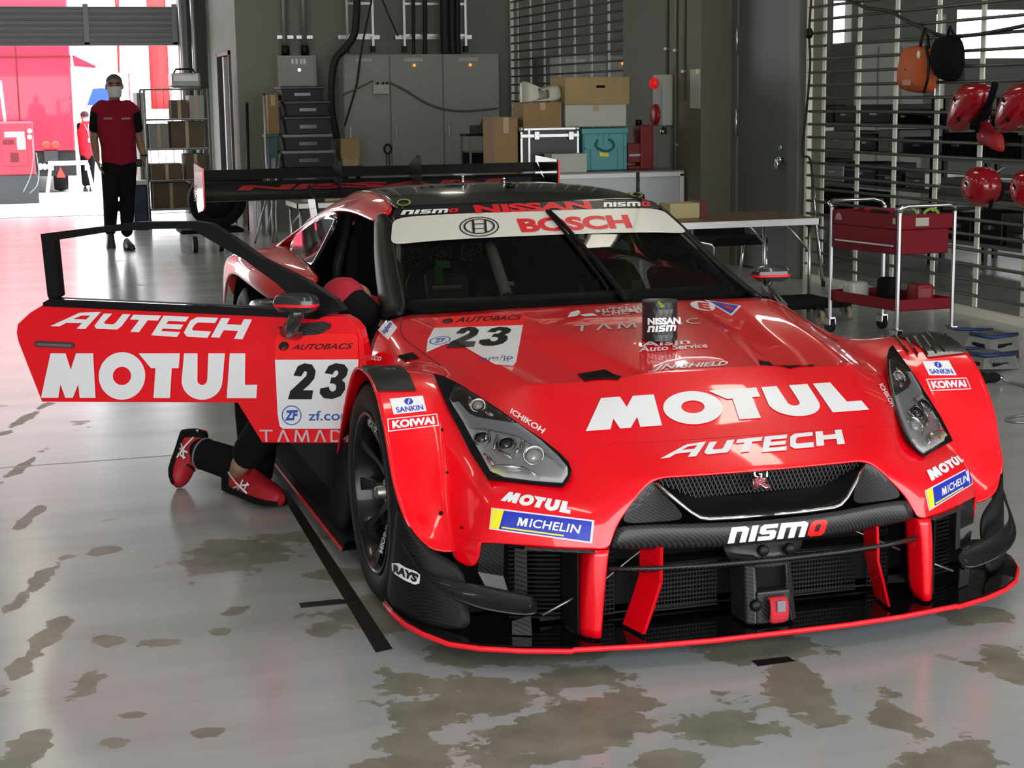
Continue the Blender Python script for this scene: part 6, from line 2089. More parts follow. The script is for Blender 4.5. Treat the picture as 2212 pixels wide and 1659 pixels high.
# aluminium step stool with blue treads
q = at(2128, 808, z=0)
t = thing('step_stool', 'low aluminium two step stool with blue tread edges behind the front fender', 'step stool', (q.x, q.y + .2, 0))
STEPM = mat('step_aluminium', (0.17, 0.17, 0.155), 0.55, 0.4)
BLUET = mat('tread_blue', (0.010, 0.025, 0.09), .5)
for nm, (pts_top, pts_bot), mid in (('lower_step', (((2092, 765), (2127, 771), (2190, 766)), ((2085, 797), (2123, 797), (2200, 803))), 2.95), ('upper_step', (((2094, 722), (2142, 731), (2196, 724)), ((2080, 752), (2139, 763), (2204, 755))), 3.28)):
    tp = [at(px, py, y=mid + (.10 if i != 1 else 0)) for i, (px, py) in enumerate(pts_top)]
    bt = [at(px, py, y=mid + (.06 if i != 1 else -.03)) for i, (px, py) in enumerate(pts_bot)]
    zl = .0 if nm == 'lower_step' else .085
    dz = zl - min(b.z for b in bt) if nm == 'lower_step' else 0
    m = MB()
    back = [p + Vector((0, .24, 0)) for p in tp]
    vt, vb = [m.v(p) for p in tp], [m.v((p.x, p.y, max(p.z, 0.002))) for p in bt]
    for i in range(2):
        m.f([vt[i], vt[i + 1], vb[i + 1], vb[i]])
    vk = [m.v(p) for p in back]
    for i in range(2):
        m.f([vt[i], vk[i], vk[i + 1], vt[i + 1]])
    o = m.build(nm, STEPM, t, solid=.01)
    MB().tube([p + Vector((0, -.004, .006)) for p in tp], .012, 8).build('tread_edge', BLUET, o)
    MB().tube([back[0], back[2]], .010, 8).build('rear_tread_edge', BLUET, o)
    for i in (0, 1):
        hm = MB()
        c0 = (tp[i] + tp[i + 1]) / 2 * .40 + (bt[i] + bt[i + 1]) / 2 * .60
        d = (tp[i + 1] - tp[i]) * .27
        hm.tube([c0 - d + Vector((0, -.002, 0)), c0 + d + Vector((0, -.002, 0))], [(.004, .012)] * 2, 10)
        hm.build('hand_slot', MATBLK, o)
    for sx in (0, 2):
        MB().prism([tp[sx], back[sx], Vector((back[sx].x, back[sx].y, .002)), Vector((bt[sx].x, bt[sx].y, .002))], (.008, 0, 0)).build('side_plate', STEPM, o)
stp = on_plane(at(2160, 785, y=2.93), Vector((-.2, -1, .15)), .014)
lo_ = [c for c in t.children if c.name.startswith('lower_step')][0]
poly_decal('step_lettering', SPORT + SPORT_O, [(2140, 778), (2186, 777), (2185, 783), (2140, 785)], stp, BLACKV, lo_, 2, 1)
# black clamp and air line on the floor
p0, p1 = at(2112, 818, z=.035), at(2158, 815, z=.035)
t = thing('air_coupling', 'black chunky air coupling lying on the floor in front of the step stool', 'tool', (p0.x, p0.y, 0))
MB().tube([p0, p0.lerp(p1, .3), p0.lerp(p1, .35), p0.lerp(p1, .8), p1], [.032, .034, .026, .028, .018], 14).build('body', MATBLK, t)
MB().cyl(p1, p1 + Vector((.02, -.005, -.004)), .011, 10).build('nozzle', CHROME, t)
cable('air_hose', [p1 + Vector((.02, 0, -.012)), at(2190, 826, z=.012), at(2230, 836, z=.012), at(2300, 846, z=.012)], .010, 'grey air hose trailing right from the black coupling', mat('hose_grey', (0.22, 0.22, 0.22), .6), 'hose')
cable('wire_loop', [at(2212, 897, z=.006), at(2190, 900, z=.006), at(2174, 906, z=.006), at(2190, 912, z=.006), at(2225, 912, z=.006)], .005, 'thin metal wire loop on the floor at the right edge', STEEL, 'wire')
# castors of a low dolly by the table
for i, (px, py) in enumerate(((1772, 702), (1829, 690))):
    p = at(px, py, z=0)
    if i == 0:
        dl = thing('low_dolly', 'low dark dolly on tan wheels beside the tool trolley', 'dolly', (p.x, p.y + .3, 0))
        MB().bb((2.95, p.y + .06, .10), (3.42, p.y + .62, .13)).build('deck', MATBLK, dl, bevel=.006)
    k = MB().cyl((p.x - .016, p.y, .048), (p.x + .016, p.y, .048), .046, 20)
    k.build('wheel', mat('tan_wheel', (0.36, 0.29, 0.17), .6), dl)
    MB().bb((p.x - .026, p.y - .02, .05), (p.x - .019, p.y + .06, .11)).bb((p.x + .019, p.y - .02, .05), (p.x + .026, p.y + .06, .11)).bb((p.x - .026, p.y + .02, .098), (p.x + .026, p.y + .09, .112)).build('wheel_fork', BLACK, dl)

# ------------------------------------------------------------------ bags and helmets on the grille
OR = mat('orange_nylon', (0.52, 0.10, 0.02), .6, bump=(50, .2))
p = at(1985, 152, x=4.19)
t = thing('orange_pouch', 'orange zipped pouch hanging on the lattice grille', 'bag', (4.19, p.y, p.z - .13))


def soft(name, outline, y_dir_thick, xpl, m_, parent, n=5):
    """a stuffed shape: outline in pixels on the plane x, swollen towards the room"""
    pts = [at(px, py, x=xpl) for px, py in outline]
    c = sum(pts, Vector()) / len(pts)
    m = MB()
    rows = []
    for k in range(n + 1):
        a = PI / 2 * k / n
        s = math.cos(a) ** .6 if k < n else 0.05
        rows.append([(xpl - y_dir_thick * math.sin(a), c.y + (q.y - c.y) * s, c.z + (q.z - c.z) * s) for q in pts])
    m.grid([r + [r[0]] for r in [[(xpl + .02, q.y, q.z) for q in pts]] + rows])
    return m.build(name, m_, parent, sub=1)


soft('pouch_body', [(1962, 103), (1978, 97), (2002, 98), (2012, 108), (2019, 140), (2018, 190), (2010, 201), (1982, 202), (1955, 196), (1948, 186), (1950, 155), (1955, 125)], .10, 4.28, OR, t)
cable_ = MB()
zz_ = [at(px, py, x=4.205) for px, py in ((2000, 100), (2006, 130), (2004, 170), (1996, 200))]
cable_.tube(zz_, .010, 8).build('zip', BLACK, t)
MB().tube([at(1988, 100, x=4.24), at(1992, 80, x=4.25), at(1998, 62, x=4.27), at(2004, 82, x=4.25), at(2006, 104, x=4.24)], .011, 8).build('strap', BLACK, t)
a, b = at(1951, 155, x=4.19), at(1968, 184, x=4.19)
MB().bb((4.186, b.y, b.z), (4.19, a.y, a.z)).build('pocket_badge', mat('faded_orange', (0.5, 0.28, 0.18), .6), t)
pa = at(1984, 118, x=4.19)
MB().sphere(pa, (.008, .022, .03)).build('reflective_tab', mat('pale_tab', (0.7, .68, .5), .3), t)
t = thing('black_backpack', 'black backpack hanging on the grille beside the orange pouch', 'bag', at(2055, 190, x=4.2))
soft('pack_body', [(2036, 80), (2055, 74), (2070, 80), (2078, 100), (2080, 130), (2074, 160), (2060, 178), (2040, 176), (2028, 158), (2024, 125), (2028, 98)], .11, 4.30, CLOTHBLK, t)
MB().tube([at(2046, 80, x=4.27), at(2052, 58, x=4.29), at(2062, 80, x=4.27)], .010, 8).build('strap', BLACK, t)
cable('air_line', [at(px, py, x=4.31) for px, py in ((1830, 0), (1870, 16), (1920, 24), (1950, 40), (1992, 60), (2040, 78), (2100, 76), (2160, 66), (2230, 52))], .013, 'dark air line strung along the top of the lattice grille')
cable('cable', [at(px, py, x=4.29) for px, py in ((1753, -10), (1748, 70), (1750, 140), (1742, 240), (1733, 330), (1750, 345), (1757, 420), (1766, 520), (1775, 600), (1782, 655)) ], .010, 'dark cable hanging down the left edge of the lattice grille')
MB_ = MB().sphere(at(1748, 72, x=4.28), (.03, .04, .045), 12, 8)
single(MB_.build('cable_grip', BLACK), 'black cable grip at the top left of the lattice grille', 'clip')
p0, p1 = at(1757, 404, x=4.25), at(1782, 655, x=4.25)
t = thing('chrome_pole', 'slim bright pole leaning against the lattice grille left of the tool trolley', 'pole', (p1.x, p1.y, 0))
d_ = p1 - p0
p2 = p0 + d_ * (p0.z / (p0.z - p1.z))
MB().cyl((p2.x, p2.y, .002), p0, .011, 10).build('shaft', CHROME, t)
MB().cyl((p2.x, p2.y, .0), (p2.x, p2.y, .04), .015, 10).build('tip', BLACK, t)

HR = mat('helmet_red', (0.33, 0.004, 0.012), .2, coat=.8)


def helmet(label, outline, ctr_px, tilt, xpl=4.10):
    pts = [at(px, py, x=xpl) for px, py in outline]
    c = sum(pts, Vector()) / len(pts)
    t = thing('crew_helmet', label, 'helmet', (c.x, c.y, min(q.z for q in pts)), 'crew helmets on the grille')
    m = MB()
    rows = []
    n = 6
    for k in range(n + 1):
        a = PI / 2 * k / n
        s = math.cos(a) ** .75 if k < n else .04
        rows.append([(xpl + .04 - .11 * math.sin(a), c.y + (q.y - c.y) * s, c.z + (q.z - c.z) * s) for q in pts])
    rows = [[(xpl + .10, c.y + (q.y - c.y) * .92, c.z + (q.z - c.z) * .92) for q in pts]] + rows
    sh = m.grid([r + [r[0]] for r in rows]).build('shell', HR, t, sub=1)
    sv = MB()
    for f_, g_ in ((-.35, .35), (.05, .15), (.30, -.20), (-.15, -.35)):
        L_ = max((q - c).length for q in pts)
        w = Vector((0, f_ * L_, g_ * L_))
        x_ = xpl + .04 - .108 * math.sqrt(max(0, 1 - (f_ * f_ + g_ * g_) * 1.9))
        sv.box((x_, c.y + w.y * .55, c.z + w.z * .9), (.012, .035, .018), rx=.6)
    sv.build('vent', MATBLK, sh)
    MB().sphere((xpl + .11, c.y - .03, c.z - .02), (.07, .075, .085), 14, 9).build('lining', MATBLK, t)
    st = MB()
    e = max(pts, key=lambda q: -q.y)
    st.tube([(xpl + .05, c.y - .08, c.z + .10), (xpl + .06, c.y - .115, c.z), (xpl + .05, c.y - .10, c.z - .12), (xpl + .07, c.y - .05, c.z - .17)], .013, 8)
    st.build('chin_strap', CLOTHBLK, t)
    MB().tube([(xpl + .07, c.y - .03, c.z + .05), (4.27, c.y - .03, c.z + .12), (4.335, c.y - .03, c.z + .12)], .008, 8).build('hanging_hook', STEEL, t)
    return t


helmet('red helmet hanging tilted on the grille, the upper left one of four', [(2082, 180), (2104, 176), (2124, 186), (2122, 205), (2118, 232), (2098, 255), (2072, 285), (2044, 290), (2048, 270), (2052, 240), (2060, 215), (2070, 192)], None, 0)
helmet('red helmet at the upper right of the grille, nearest the frame edge', [(2188, 182), (2212, 176), (2232, 186), (2230, 205), (2222, 235), (2198, 262), (2172, 290), (2148, 288), (2150, 262), (2160, 225), (2172, 200)], None, 0)
helmet('red helmet hanging upright on the grille, the lower left one of four', [(2096, 362), (2110, 358), (2126, 366), (2136, 384), (2138, 410), (2130, 432), (2118, 446), (2104, 448), (2092, 440), (2082, 424), (2079, 402), (2084, 378)], None, 0)
helmet('red helmet at the lower right of the grille, cut by the frame edge', [(2200, 368), (2216, 364), (2230, 372), (2240, 390), (2242, 416), (2234, 436), (2222, 450), (2208, 452), (2196, 444), (2188, 426), (2185, 404), (2190, 384)], None, 0)
t = thing('red_hood', 'red and orange cloth hood hanging between the two upper helmets', 'hood', at(2148, 330, x=4.12))
soft('cloth', [(2118, 250), (2134, 262), (2142, 282), (2158, 285), (2164, 300), (2166, 336), (2150, 322), (2132, 316), (2118, 312), (2112, 300), (2116, 275)], .05, 4.27, mat('hood_red', (0.36, .015, .02), .6), t, 3)
MB().tube([at(2150, 180, x=4.12), at(2140, 215, x=4.12), at(2120, 250, x=4.13), at(2100, 275, x=4.14)], .022, 8).build('balaclava', CLOTHBLK, t)
MB().tube([at(2136, 262, x=4.18), at(2138, 250, x=4.335)], .007, 8).build('hanging_hook', STEEL, t)

# ------------------------------------------------------------------ shelving in the next bay, seen through the grille
SH = mat('rack_black', (0.02, .02, .02), .5)


def shelf_rack(label, x, y0, y1, levels, items):
    t = thing('shelf_rack', label, 'shelf', (x + .3, (y0 + y1) / 2, 0))
    for y in (y0, y1):
        for xx in (x, x + .55):
            MB().bb((xx - .02, y - .02, 0), (xx + .02, y + .02, levels[-1] + .25)).build('upright', SH, t)
    for z in levels:
        MB().bb((x - .02, y0, z - .03), (x + .57, y1, z)).build('shelf_board', mat('board_grey', (.24, .24, .23), .5), t)
    return t


rnd = random.Random(11)
shade = [('black', MATBLK), ('dark grey', mat('case_grey', (.05, .05, .05), .5)), ('pale grey', mat('case_pale', (.30, .30, .28), .5)), ('navy', mat('case_navy', (.01, .015, .05), .5)), ('silver', mat('case_silver', (.4, .4, .4), .4, .6)), ('charcoal', mat('case_char', (.015, .015, .015), .5)), ('black', MATBLK), ('charcoal', mat('case_char', (.015, .015, .015), .5))]
names = ['first', 'second', 'third', 'fourth', 'fifth', 'sixth', 'seventh', 'eighth']
for (rk_y, rx, which) in (((4.1, 8.2), 5.9, 'near'), ((8.5, 13.2), 6.2, 'far')):
    shelf_rack('long dark rack of shelves behind the lattice grille, the ' + which + ' one of two', rx, rk_y[0], rk_y[1], (.25, .62, .95, 1.22), None)
    for li, (z, where) in enumerate(((.25, 'lowest shelf'), (.62, 'second shelf'), (.95, 'third shelf'), (1.22, 'top shelf'))):
        y = rk_y[1] - .1
        k = 0
        while y > rk_y[0] + .3 and k < 8:
            w_, h = rnd.uniform(.34, .66), rnd.uniform(.14, .30 if li else .32)
            if li == 3:
                h *= .6
            h = min(h, .21 if li in (1, 2) else .27)
            nm, mm_ = shade[rnd.randrange(len(shade))]
            t = thing('equipment_case', nm + ' case on the ' + where + ' of the ' + which + ' rack, ' + names[k] + ' from its far end', 'case', (rx + .2, y - w_ / 2, z), 'cases on the racks behind the grille')
            MB().bb((rx + .02, y - w_, z + .001), (rx + .48, y, z + h)).build('case_body', mm_, t, bevel=.008)
            MB().bb((rx + .005, y - w_, z + h * .62), (rx + .021, y, z + h * .66)).build('lid_seam', STEEL if rnd.random() < .4 else SH, t)
            MB().bb((rx, y - w_ * .6, z + h * .45), (rx + .021, y - w_ * .4, z + h * .58)).build('latch', ALU, t)
            y -= w_ + rnd.uniform(.02, .08)
            k += 1
# tall pale cabinet and a blue topped case beside the window in the next bay
a, b = at(1848, 92, y=13.6), at(1992, 290, y=13.6)
t = thing('locker_panel', 'tall pale grey locker in the next bay behind the grille', 'locker', ((a.x + b.x) / 2, 13.9, 0))
MB().bb((a.x, 13.6, .0), (b.x, 14.2, a.z)).build('locker_body', mat('locker_grey', (.36, .36, .32), .6), t, bevel=.01)
for k in range(1, 3):
    xx = a.x + (b.x - a.x) * k / 3
    MB().bb((xx - .012, 13.585, .1), (xx + .012, 13.60, a.z - .05)).build('door_gap', mat('board_grey', (.24, .24, .23), .5), t)
# high dark drapes in the next bay
a, b = at(2085, 126, y=15.6), at(2230, 175, y=15.6)
t = thing('banner_board', 'grey board under the bright window of the next bay', 'board', ((a.x + b.x) / 2, 15.7, b.z))
MB().bb((a.x, 15.6, b.z), (b.x, 15.7, a.z)).build('board', mat('grey_board', (.20, .20, .20), .6), t)

# ------------------------------------------------------------------ left rear: cage trolley, cooler, tyre trolley, small table
CG = mat('cage_steel', (.28, .28, .26), .45, .5)
yc = 16.1
zz = {v: at(380, v, y=yc).z for v in (192, 258, 322, 390, 452)}
xs0, xs1 = at(316, 300, y=yc).x, at(452, 300, y=yc).x
t = thing('roll_cage', 'grey wire roll cage stacked with cartons by the rear opening', 'trolley', ((xs0 + xs1) / 2, yc + .3, 0))
for x in (xs0, xs1):
    for y in (yc, yc + .6):
        MB().cyl((x, y, .10), (x, y, zz[192]), .014, 8).build('post', CG, t)
        MB().lathe([(.05, -.015), (.05, .015)], c=(x, y, .05), axis='X', seg=14).build('castor', RUBBER, t)
for v in (258, 322, 390, 452):
    m = MB()
    m.bb((xs0, yc, zz[v] - .012), (xs1, yc + .02, zz[v] + .012)).bb((xs0, yc, zz[v] - .008), (xs1, yc + .6, zz[v]))
    m.build('shelf_deck', CG, t)
m = MB()
for k in range(1, 8):
    x = xs0 + (xs1 - xs0) * k / 8
    m.cyl((x, yc + .59, .2), (x, yc + .59, zz[192]), .004, 6)
for k in range(1, 4):
    for x in (xs0, xs1):
        m.cyl((x, yc + .15 * k, .2), (x, yc + .15 * k, zz[192]), .004, 6)
m.tube([(xs0, yc + .59, zz[192]), (xs1, yc + .59, zz[192])], .012, 8)
m.build('wire_sides', CG, t)


def cage_box(px0, px1, pyt, shelf_v, label, m_, dy=.04, depth=.4):
    a, b = at(px0, pyt, y=yc + dy), at(px1, pyt, y=yc + dy)
    z = zz[shelf_v] + .001
    t = thing('cardboard_box', label, 'box', ((a.x + b.x) / 2, yc + dy + depth / 2, z), 'boxes in the roll cage')
    MB().bb((a.x, yc + dy, z), (b.x, yc + dy + depth, a.z)).build('carton', m_, t, bevel=.005)
    MB().bb(((a.x + b.x) / 2 - .02, yc + dy - .003, z), ((a.x + b.x) / 2 + .02, yc + dy + .001, a.z + .001)).build('packing_tape', mat('tan_tape', (.42, .30, .16), .4), t)


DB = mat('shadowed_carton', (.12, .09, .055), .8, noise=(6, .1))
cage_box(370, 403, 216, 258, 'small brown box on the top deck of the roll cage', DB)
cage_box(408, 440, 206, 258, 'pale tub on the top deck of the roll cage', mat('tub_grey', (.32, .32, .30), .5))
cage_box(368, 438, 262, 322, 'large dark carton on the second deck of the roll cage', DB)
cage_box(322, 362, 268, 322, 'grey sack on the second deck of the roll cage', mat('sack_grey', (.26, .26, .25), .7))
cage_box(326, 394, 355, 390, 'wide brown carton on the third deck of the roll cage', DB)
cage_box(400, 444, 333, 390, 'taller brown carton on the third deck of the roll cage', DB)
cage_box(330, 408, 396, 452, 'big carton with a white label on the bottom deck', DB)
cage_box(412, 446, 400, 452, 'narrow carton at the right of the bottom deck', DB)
a, b = at(368, 158, y=yc + .1), at(434, 200, y=yc + .1)
t = thing('cooler_bag', 'silver soft cooler bag on top of the roll cage', 'bag', ((a.x + b.x) / 2, yc + .25, zz[192]))
MB().bb((a.x, yc + .05, zz[192] + .012), (b.x, yc + .45, a.z)).build('bag_body', mat('silver_fabric', (.38, .38, .36), .35, .4, bump=(9, 1.0)), t, bevel=.03)
MB().bb((a.x + .02, yc + .035, zz[192] + .03), (b.x - .02, yc + .05, a.z - .10)).build('front_pocket', mat('silver_fabric2', (.22, .22, .21), .4, .4, bump=(9, 1.0)), t, bevel=.006)
MB().tube([(a.x + .05, yc + .2, a.z), (a.x + .08, yc + .2, a.z + .05), (b.x - .08, yc + .2, a.z + .05), (b.x - .05, yc + .2, a.z)], .012, 8).build('carry_handle', BLACK, t)
for i, (px, lab) in enumerate(((395, 'left upright steel conduit behind the cooler bag'), (421, 'right upright steel conduit behind the cooler bag'))):
    p = at(px, 150, y=18.55)
    t = thing('conduit', lab, 'conduit', (p.x, 18.55, 0), 'conduits by the rear opening')
    MB().cyl((p.x, 18.55, 0), (p.x, 18.55, 4.2), .03, 10).build('pipe', GALV, t)
    MB().bb((p.x - .05, 18.53, 1.5), (p.x + .05, 18.60, 1.55)).build('saddle_clip', STEEL, t)
p = at(303, 478, y=15.7)
t = thing('blue_bin', 'dark blue bin behind the walking person', 'bin', (p.x, 15.9, 0))
a, b = at(286, 400, y=15.7), at(318, 400, y=15.7)
MB().bb((a.x, 15.7, 0), (b.x, 16.0, a.z)).build('bin_body', mat('bin_blue', (.008, .014, .045), .5), t, bevel=.02)
MB().bb((a.x - .012, 15.69, a.z), (b.x + .012, 16.01, a.z + .05)).build('bin_lid', mat('bin_lid', (.5, .5, .48), .5), t, bevel=.01)
# flat panels leaning at the cage
for i, (px, lab, m_) in enumerate(((301, 'grey panel on edge left of the roll cage', mat('panel_grey', (.25, .24, .22), .6)), (309, 'white panel on edge left of the roll cage', mat('panel_white', (.45, .44, .42), .6)))):
    a, b = at(px - 6, 200, y=16.3), at(px + 0, 200, y=16.3)
    t = thing('leaning_panel', lab, 'panel', ((a.x + b.x) / 2, 16.4, 0))
    MB().bb((a.x, 16.3, 0), (b.x, 16.95, a.z)).build('board', m_, t)
# tyre trolley behind the wing
p = at(478, 545, z=0)
t = thing('tyre_trolley', 'black two wheeled tyre trolley behind the rear wing', 'trolley', (.12, 12.6, 0))
MB().bb((-.22, 12.42, .18), (.42, 12.95, .22)).build('deck', MATBLK, t, bevel=.01)
for (px, py, r_) in ((422, 546, .085), (478, 544, .075)):
    q = at(px, py, z=0)
    MB().lathe([(r_ * .55, -.02), (r_ * .95, -.022), (r_, 0), (r_ * .95, .022), (r_ * .55, .02)], c=(q.x, q.y, r_), axis='X', seg=24).build('tyre', RUBBER, t)
    MB().lathe([(0, -.016), (r_ * .55, -.016), (r_ * .55, .016), (0, .016)], c=(q.x, q.y, r_), axis='X', seg=20).build('wheel_hub', STEEL, t)
for i, (x, lab) in enumerate(((.16, 'black wrapped wheel standing on the tyre trolley in front'), (.22, 'second black wrapped wheel on the tyre trolley behind the first'))):
    t = thing('spare_race_wheel', lab, 'tyre', (x + .05, 12.55 + .3 * i, .22), 'wheels on the tyre trolley')
    MB().lathe([(.18, -.12), (.26, -.13), (.285, -.08), (.29, 0), (.285, .08), (.26, .13), (.18, .12)], c=(x, 12.52 + .30 * i, .22 + .292), axis='Y', seg=40, caps=False).build('tyre', MATBLK, t)
    MB().lathe([(0, -.08), (.185, -.10), (.185, .10), (0, .08)], c=(x, 12.52 + .30 * i, .22 + .292), axis='Y', seg=32).build('rim', MATBLK, t)
m = MB()
rnd = random.Random(5)
q = at(404, 533, z=0)
rows = []
for z, r_ in ((.0, .07), (.05, .085), (.12, .075), (.17, .05), (.20, .02)):
    rows.append([(q.x + math.cos(a) * r_ * rnd.uniform(.8, 1.2), q.y + .1 + math.sin(a) * r_ * rnd.uniform(.8, 1.2), z + rnd.uniform(-.008, .008) * (z > 0)) for a in [2 * PI * k / 10 for k in range(10)]])
m.grid([r + [r[0]] for r in rows])
t = thing('plastic_bag', 'white plastic bag on the floor by the tyre trolley', 'bag', (q.x, q.y + .1, 0))
m.build('bag_film', mat('bag_white', (.6, .6, .58), .4, bump=(14, .6)), t, sub=1)
# small table with parts behind the roof
zt = at(700, 438, y=10.6).z
table('side_table', 'small wooden topped table with parts on it behind the car roof', .66, 1.75, 10.55, 11.2, zt, [(.70, 10.6, -1), (.70, 11.15, -1), (1.7, 10.6, 1), (1.7, 11.15, 1)], mat('pale_wood', (.22, .16, .09), .5, noise=(5, .3)))
for i, (px, s, m_, lab, nm) in enumerate(((665, (.10, .10, .03), mat('parts_pale', (.35, .32, .25), .5), 'pale flat part on the small table', 'machine_part'), (690, (.07, .07, .09), BLACK, 'black motor part on the small table', 'machine_part'), (712, (.10, .08, .05), mat('pale_card', (.46, .38, .20), .8), 'little tan box on the small table', 'small_box'), (735, (.12, .1, .07), mat('case_pale', (.30, .30, .28), .5), 'grey box at the right of the small table', 'small_box'))):
    p = at(px, 430, y=10.8)
    single(MB().box((p.x, 10.8, zt + s[2] / 2 + .001), s).build(nm, m_, None, bevel=.006), lab, 'box' if 'box' in nm else 'part')
# dark case with a handle behind the wing
p = at(490, 400, y=14.4)
a, b = at(440, 384, y=14.4), at(530, 384, y=14.4)
t = thing('dark_case', 'long dark case with a carry handle behind the rear wing', 'case', ((a.x + b.x) / 2, 14.6, 0))
MB().bb((a.x, 14.4, .42), (b.x + .2, 14.85, a.z)).build('case_body', MATBLK, t, bevel=.01)
for x in (a.x + .05, b.x + .1):
    MB().bb((x - .02, 14.45, 0), (x + .02, 14.8, .42)).build('leg', STEEL, t)
q = at(479, 384, y=14.5)
MB().tube([(q.x - .05, 14.5, a.z), (q.x - .045, 14.5, a.z + .06), (q.x + .045, 14.5, a.z + .06), (q.x + .05, 14.5, a.z)], .010, 8).build('carry_handle', BLACK, t)
p = at(510, 380, y=14.55)
single(MB().cyl((p.x - .06, 14.55, a.z + .031), (p.x + .06, 14.55, a.z + .031), .03, 14).build('paper_roll', mat('roll_white', (.5, .5, .48), .6)), 'white roll lying on the long dark case', 'roll')
# tripod legs behind the rear wing
for i, (p0, p1, lab) in enumerate((((578, 420), (552, 520), 'slanting thin leg left of the two upright poles'), ((588, 420), (590, 528), 'thin upright pole behind the rear fender'), ((597, 420), (598, 530), 'second thin upright pole behind the rear fender'))):
    q0, q1 = at(*p0, y=13.4), at(*p1, y=13.2)
    d = q1 - q0
    q1 = q0 + d * (q0.z / max(.05, (q0.z - q1.z)))
    single(MB().cyl((q1.x, q1.y, .002), q0, .012, 8).build('stand_pole', STEEL), lab, 'pole')

# ------------------------------------------------------------------ outside, beyond the rear shutter
TRK = mat('truck_red', (.62, .020, .050), .25, coat=.5)
TRK2 = mat('generator_red', (.48, .035, .06), .4)
GZ = -.30
yt = 31.0
a, b, c = at(-400, 90, y=yt), at(150, 90, y=yt), at(150, 325, y=yt)
t = thing('race_transporter', 'big red transporter trailer parked outside the rear opening', 'truck', ((a.x + b.x) / 2, yt + 4, GZ))
zt_ = at(150, -20, y=yt).z
MB().bb((a.x, yt, c.z), (b.x, yt + 10, zt_)).build('trailer_body', TRK, t, bevel=.04)
p = at(36, 150, y=yt)
m = MB().bb((p.x - .015, yt - .012, c.z + .1), (p.x + .015, yt + .01, zt_ - .7))
q = at(100, 122, y=yt)
m.bb((a.x, yt - .03, q.z - .02), (b.x, yt + .01, q.z + .015))
m.build('door_seam', mat('seam_dark', (.12, .005, .01), .4), t)
MB().bb((a.x, yt + .1, GZ + .35), (b.x, yt + 9.5, c.z)).build('chassis', mat('chassis_black', (.012, .012, .014), .5), t)
for i, (px, r_) in enumerate(((100, 9), (120, 9))):
    q = at(px, 313, y=yt)
    MB().lathe([(.085, 0), (.085, -.03), (.05, -.04), (0, -.04)], c=(q.x, yt, q.z), axis='Y', seg=20).build('tail_lamp', mat('tail_red', (.5, .05, .04), .3), t)
q0, q1 = at(95, 326, y=yt), at(126, 350, y=yt)
MB().bb((q0.x, yt - .03, q1.z), (q1.x, yt + .1, q0.z)).build('number_plate_box', mat('plate_dark', (.03, .035, .04), .5), t)
for k in range(3):
    q = at(88 + k * 9, 360, y=yt)
    MB().sphere((q.x, yt + .05, q.z), (.05, .03, .07), 10, 8).build('marker_lamp', WHITE, t)
for px in (138,):
    q = at(px, 400, y=yt + .6)
    MB().lathe([(.2, -.14), (.42, -.14), (.46, 0), (.42, .14), (.2, .14)], c=(q.x - .05, yt + .8, GZ + .46), axis='X', seg=28).build('wheel', RUBBER, t)
q = [at(130, 360, y=yt), at(142, 383, y=yt), at(122, 383, y=yt)]
m = MB().prism([v + Vector((0, -.06, 0)) for v in q], (0, .02, 0))
m.build('reflector_triangle', mat('reflector_red', (.8, .05, .03), .3), t)
q = [at(156, 118, y=yt), at(208, 143, y=yt), at(205, 147, y=yt), at(160, 143, y=yt)]
MB().prism(q, (0, 1.5, 0)).build('awning', TRK, t)
# generator set
yg = 27.5
a, b = at(-120, 266, y=yg), at(71, 266, y=yg)
c = at(40, 378, y=yg)
t = thing('generator', 'red generator set on a dark base in front of the transporter', 'generator', ((a.x + b.x) / 2, yg + .6, GZ))
MB().bb((a.x, yg, c.z), (b.x, yg + 1.2, a.z)).build('canopy', TRK2, t, bevel=.03)
MB().bb((a.x, yg + .03, GZ), (b.x + .03, yg + 1.2, c.z)).build('base_tank', mat('base_grey', (.04, .045, .05), .5), t, bevel=.01)
q0, q1 = at(2, 278, y=yg), at(61, 358, y=yg)
dr_ = MB().bb((q0.x, yg - .02, q1.z), (q1.x, yg + .01, q0.z)).build('access_door', TRK2, t, bevel=.01)
for (x0, y0_, x1, y1_, n_) in ((6, 302, 32, 312, 5), (22, 330, 42, 350, 5)):
    u0, u1 = at(x0, y0_, y=yg - .03), at(x1, y1_, y=yg - .03)
    m = MB()
    for k in range(n_):
        w_ = (u1.x - u0.x) / n_
        m.bb((u0.x + k * w_, yg - .028, u1.z), (u0.x + (k + .7) * w_, yg - .018, u0.z))
    m.build('vent_slots', mat('vent_dark', (.10, .01, .015), .5), dr_)
for (x0, y0_, x1, y1_, m_, nm) in ((9, 285, 53, 296, mat('pale_blue_label', (.45, .45, .70), .5), 'maker_label'), (36, 297, 56, 323, mat('yellow_notice', (.75, .75, .35), .5), 'notice')):
    u0, u1 = at(x0, y0_, y=yg - .03), at(x1, y1_, y=yg - .03)
    MB().bb((u0.x, yg - .03, u1.z), (u1.x, yg - .018, u0.z)).build(nm, m_, dr_)
for py in (283, 296):
    q = at(64, py, y=yg)
    MB().lathe([(.045, 0), (.045, -.02), (0, -.022)], c=(q.x, yg, q.z), axis='Y', seg=16).build('round_sticker', WHITE, t)
p0, p1 = at(0, 175, y=yg + .4), at(11, 262, y=yg + .4)
single(MB().cyl(p1 + Vector((0, 0, -.02)), p0, .03, 10).build('exhaust_pole', WHITE), 'white pole leaning above the red generator', 'pole')
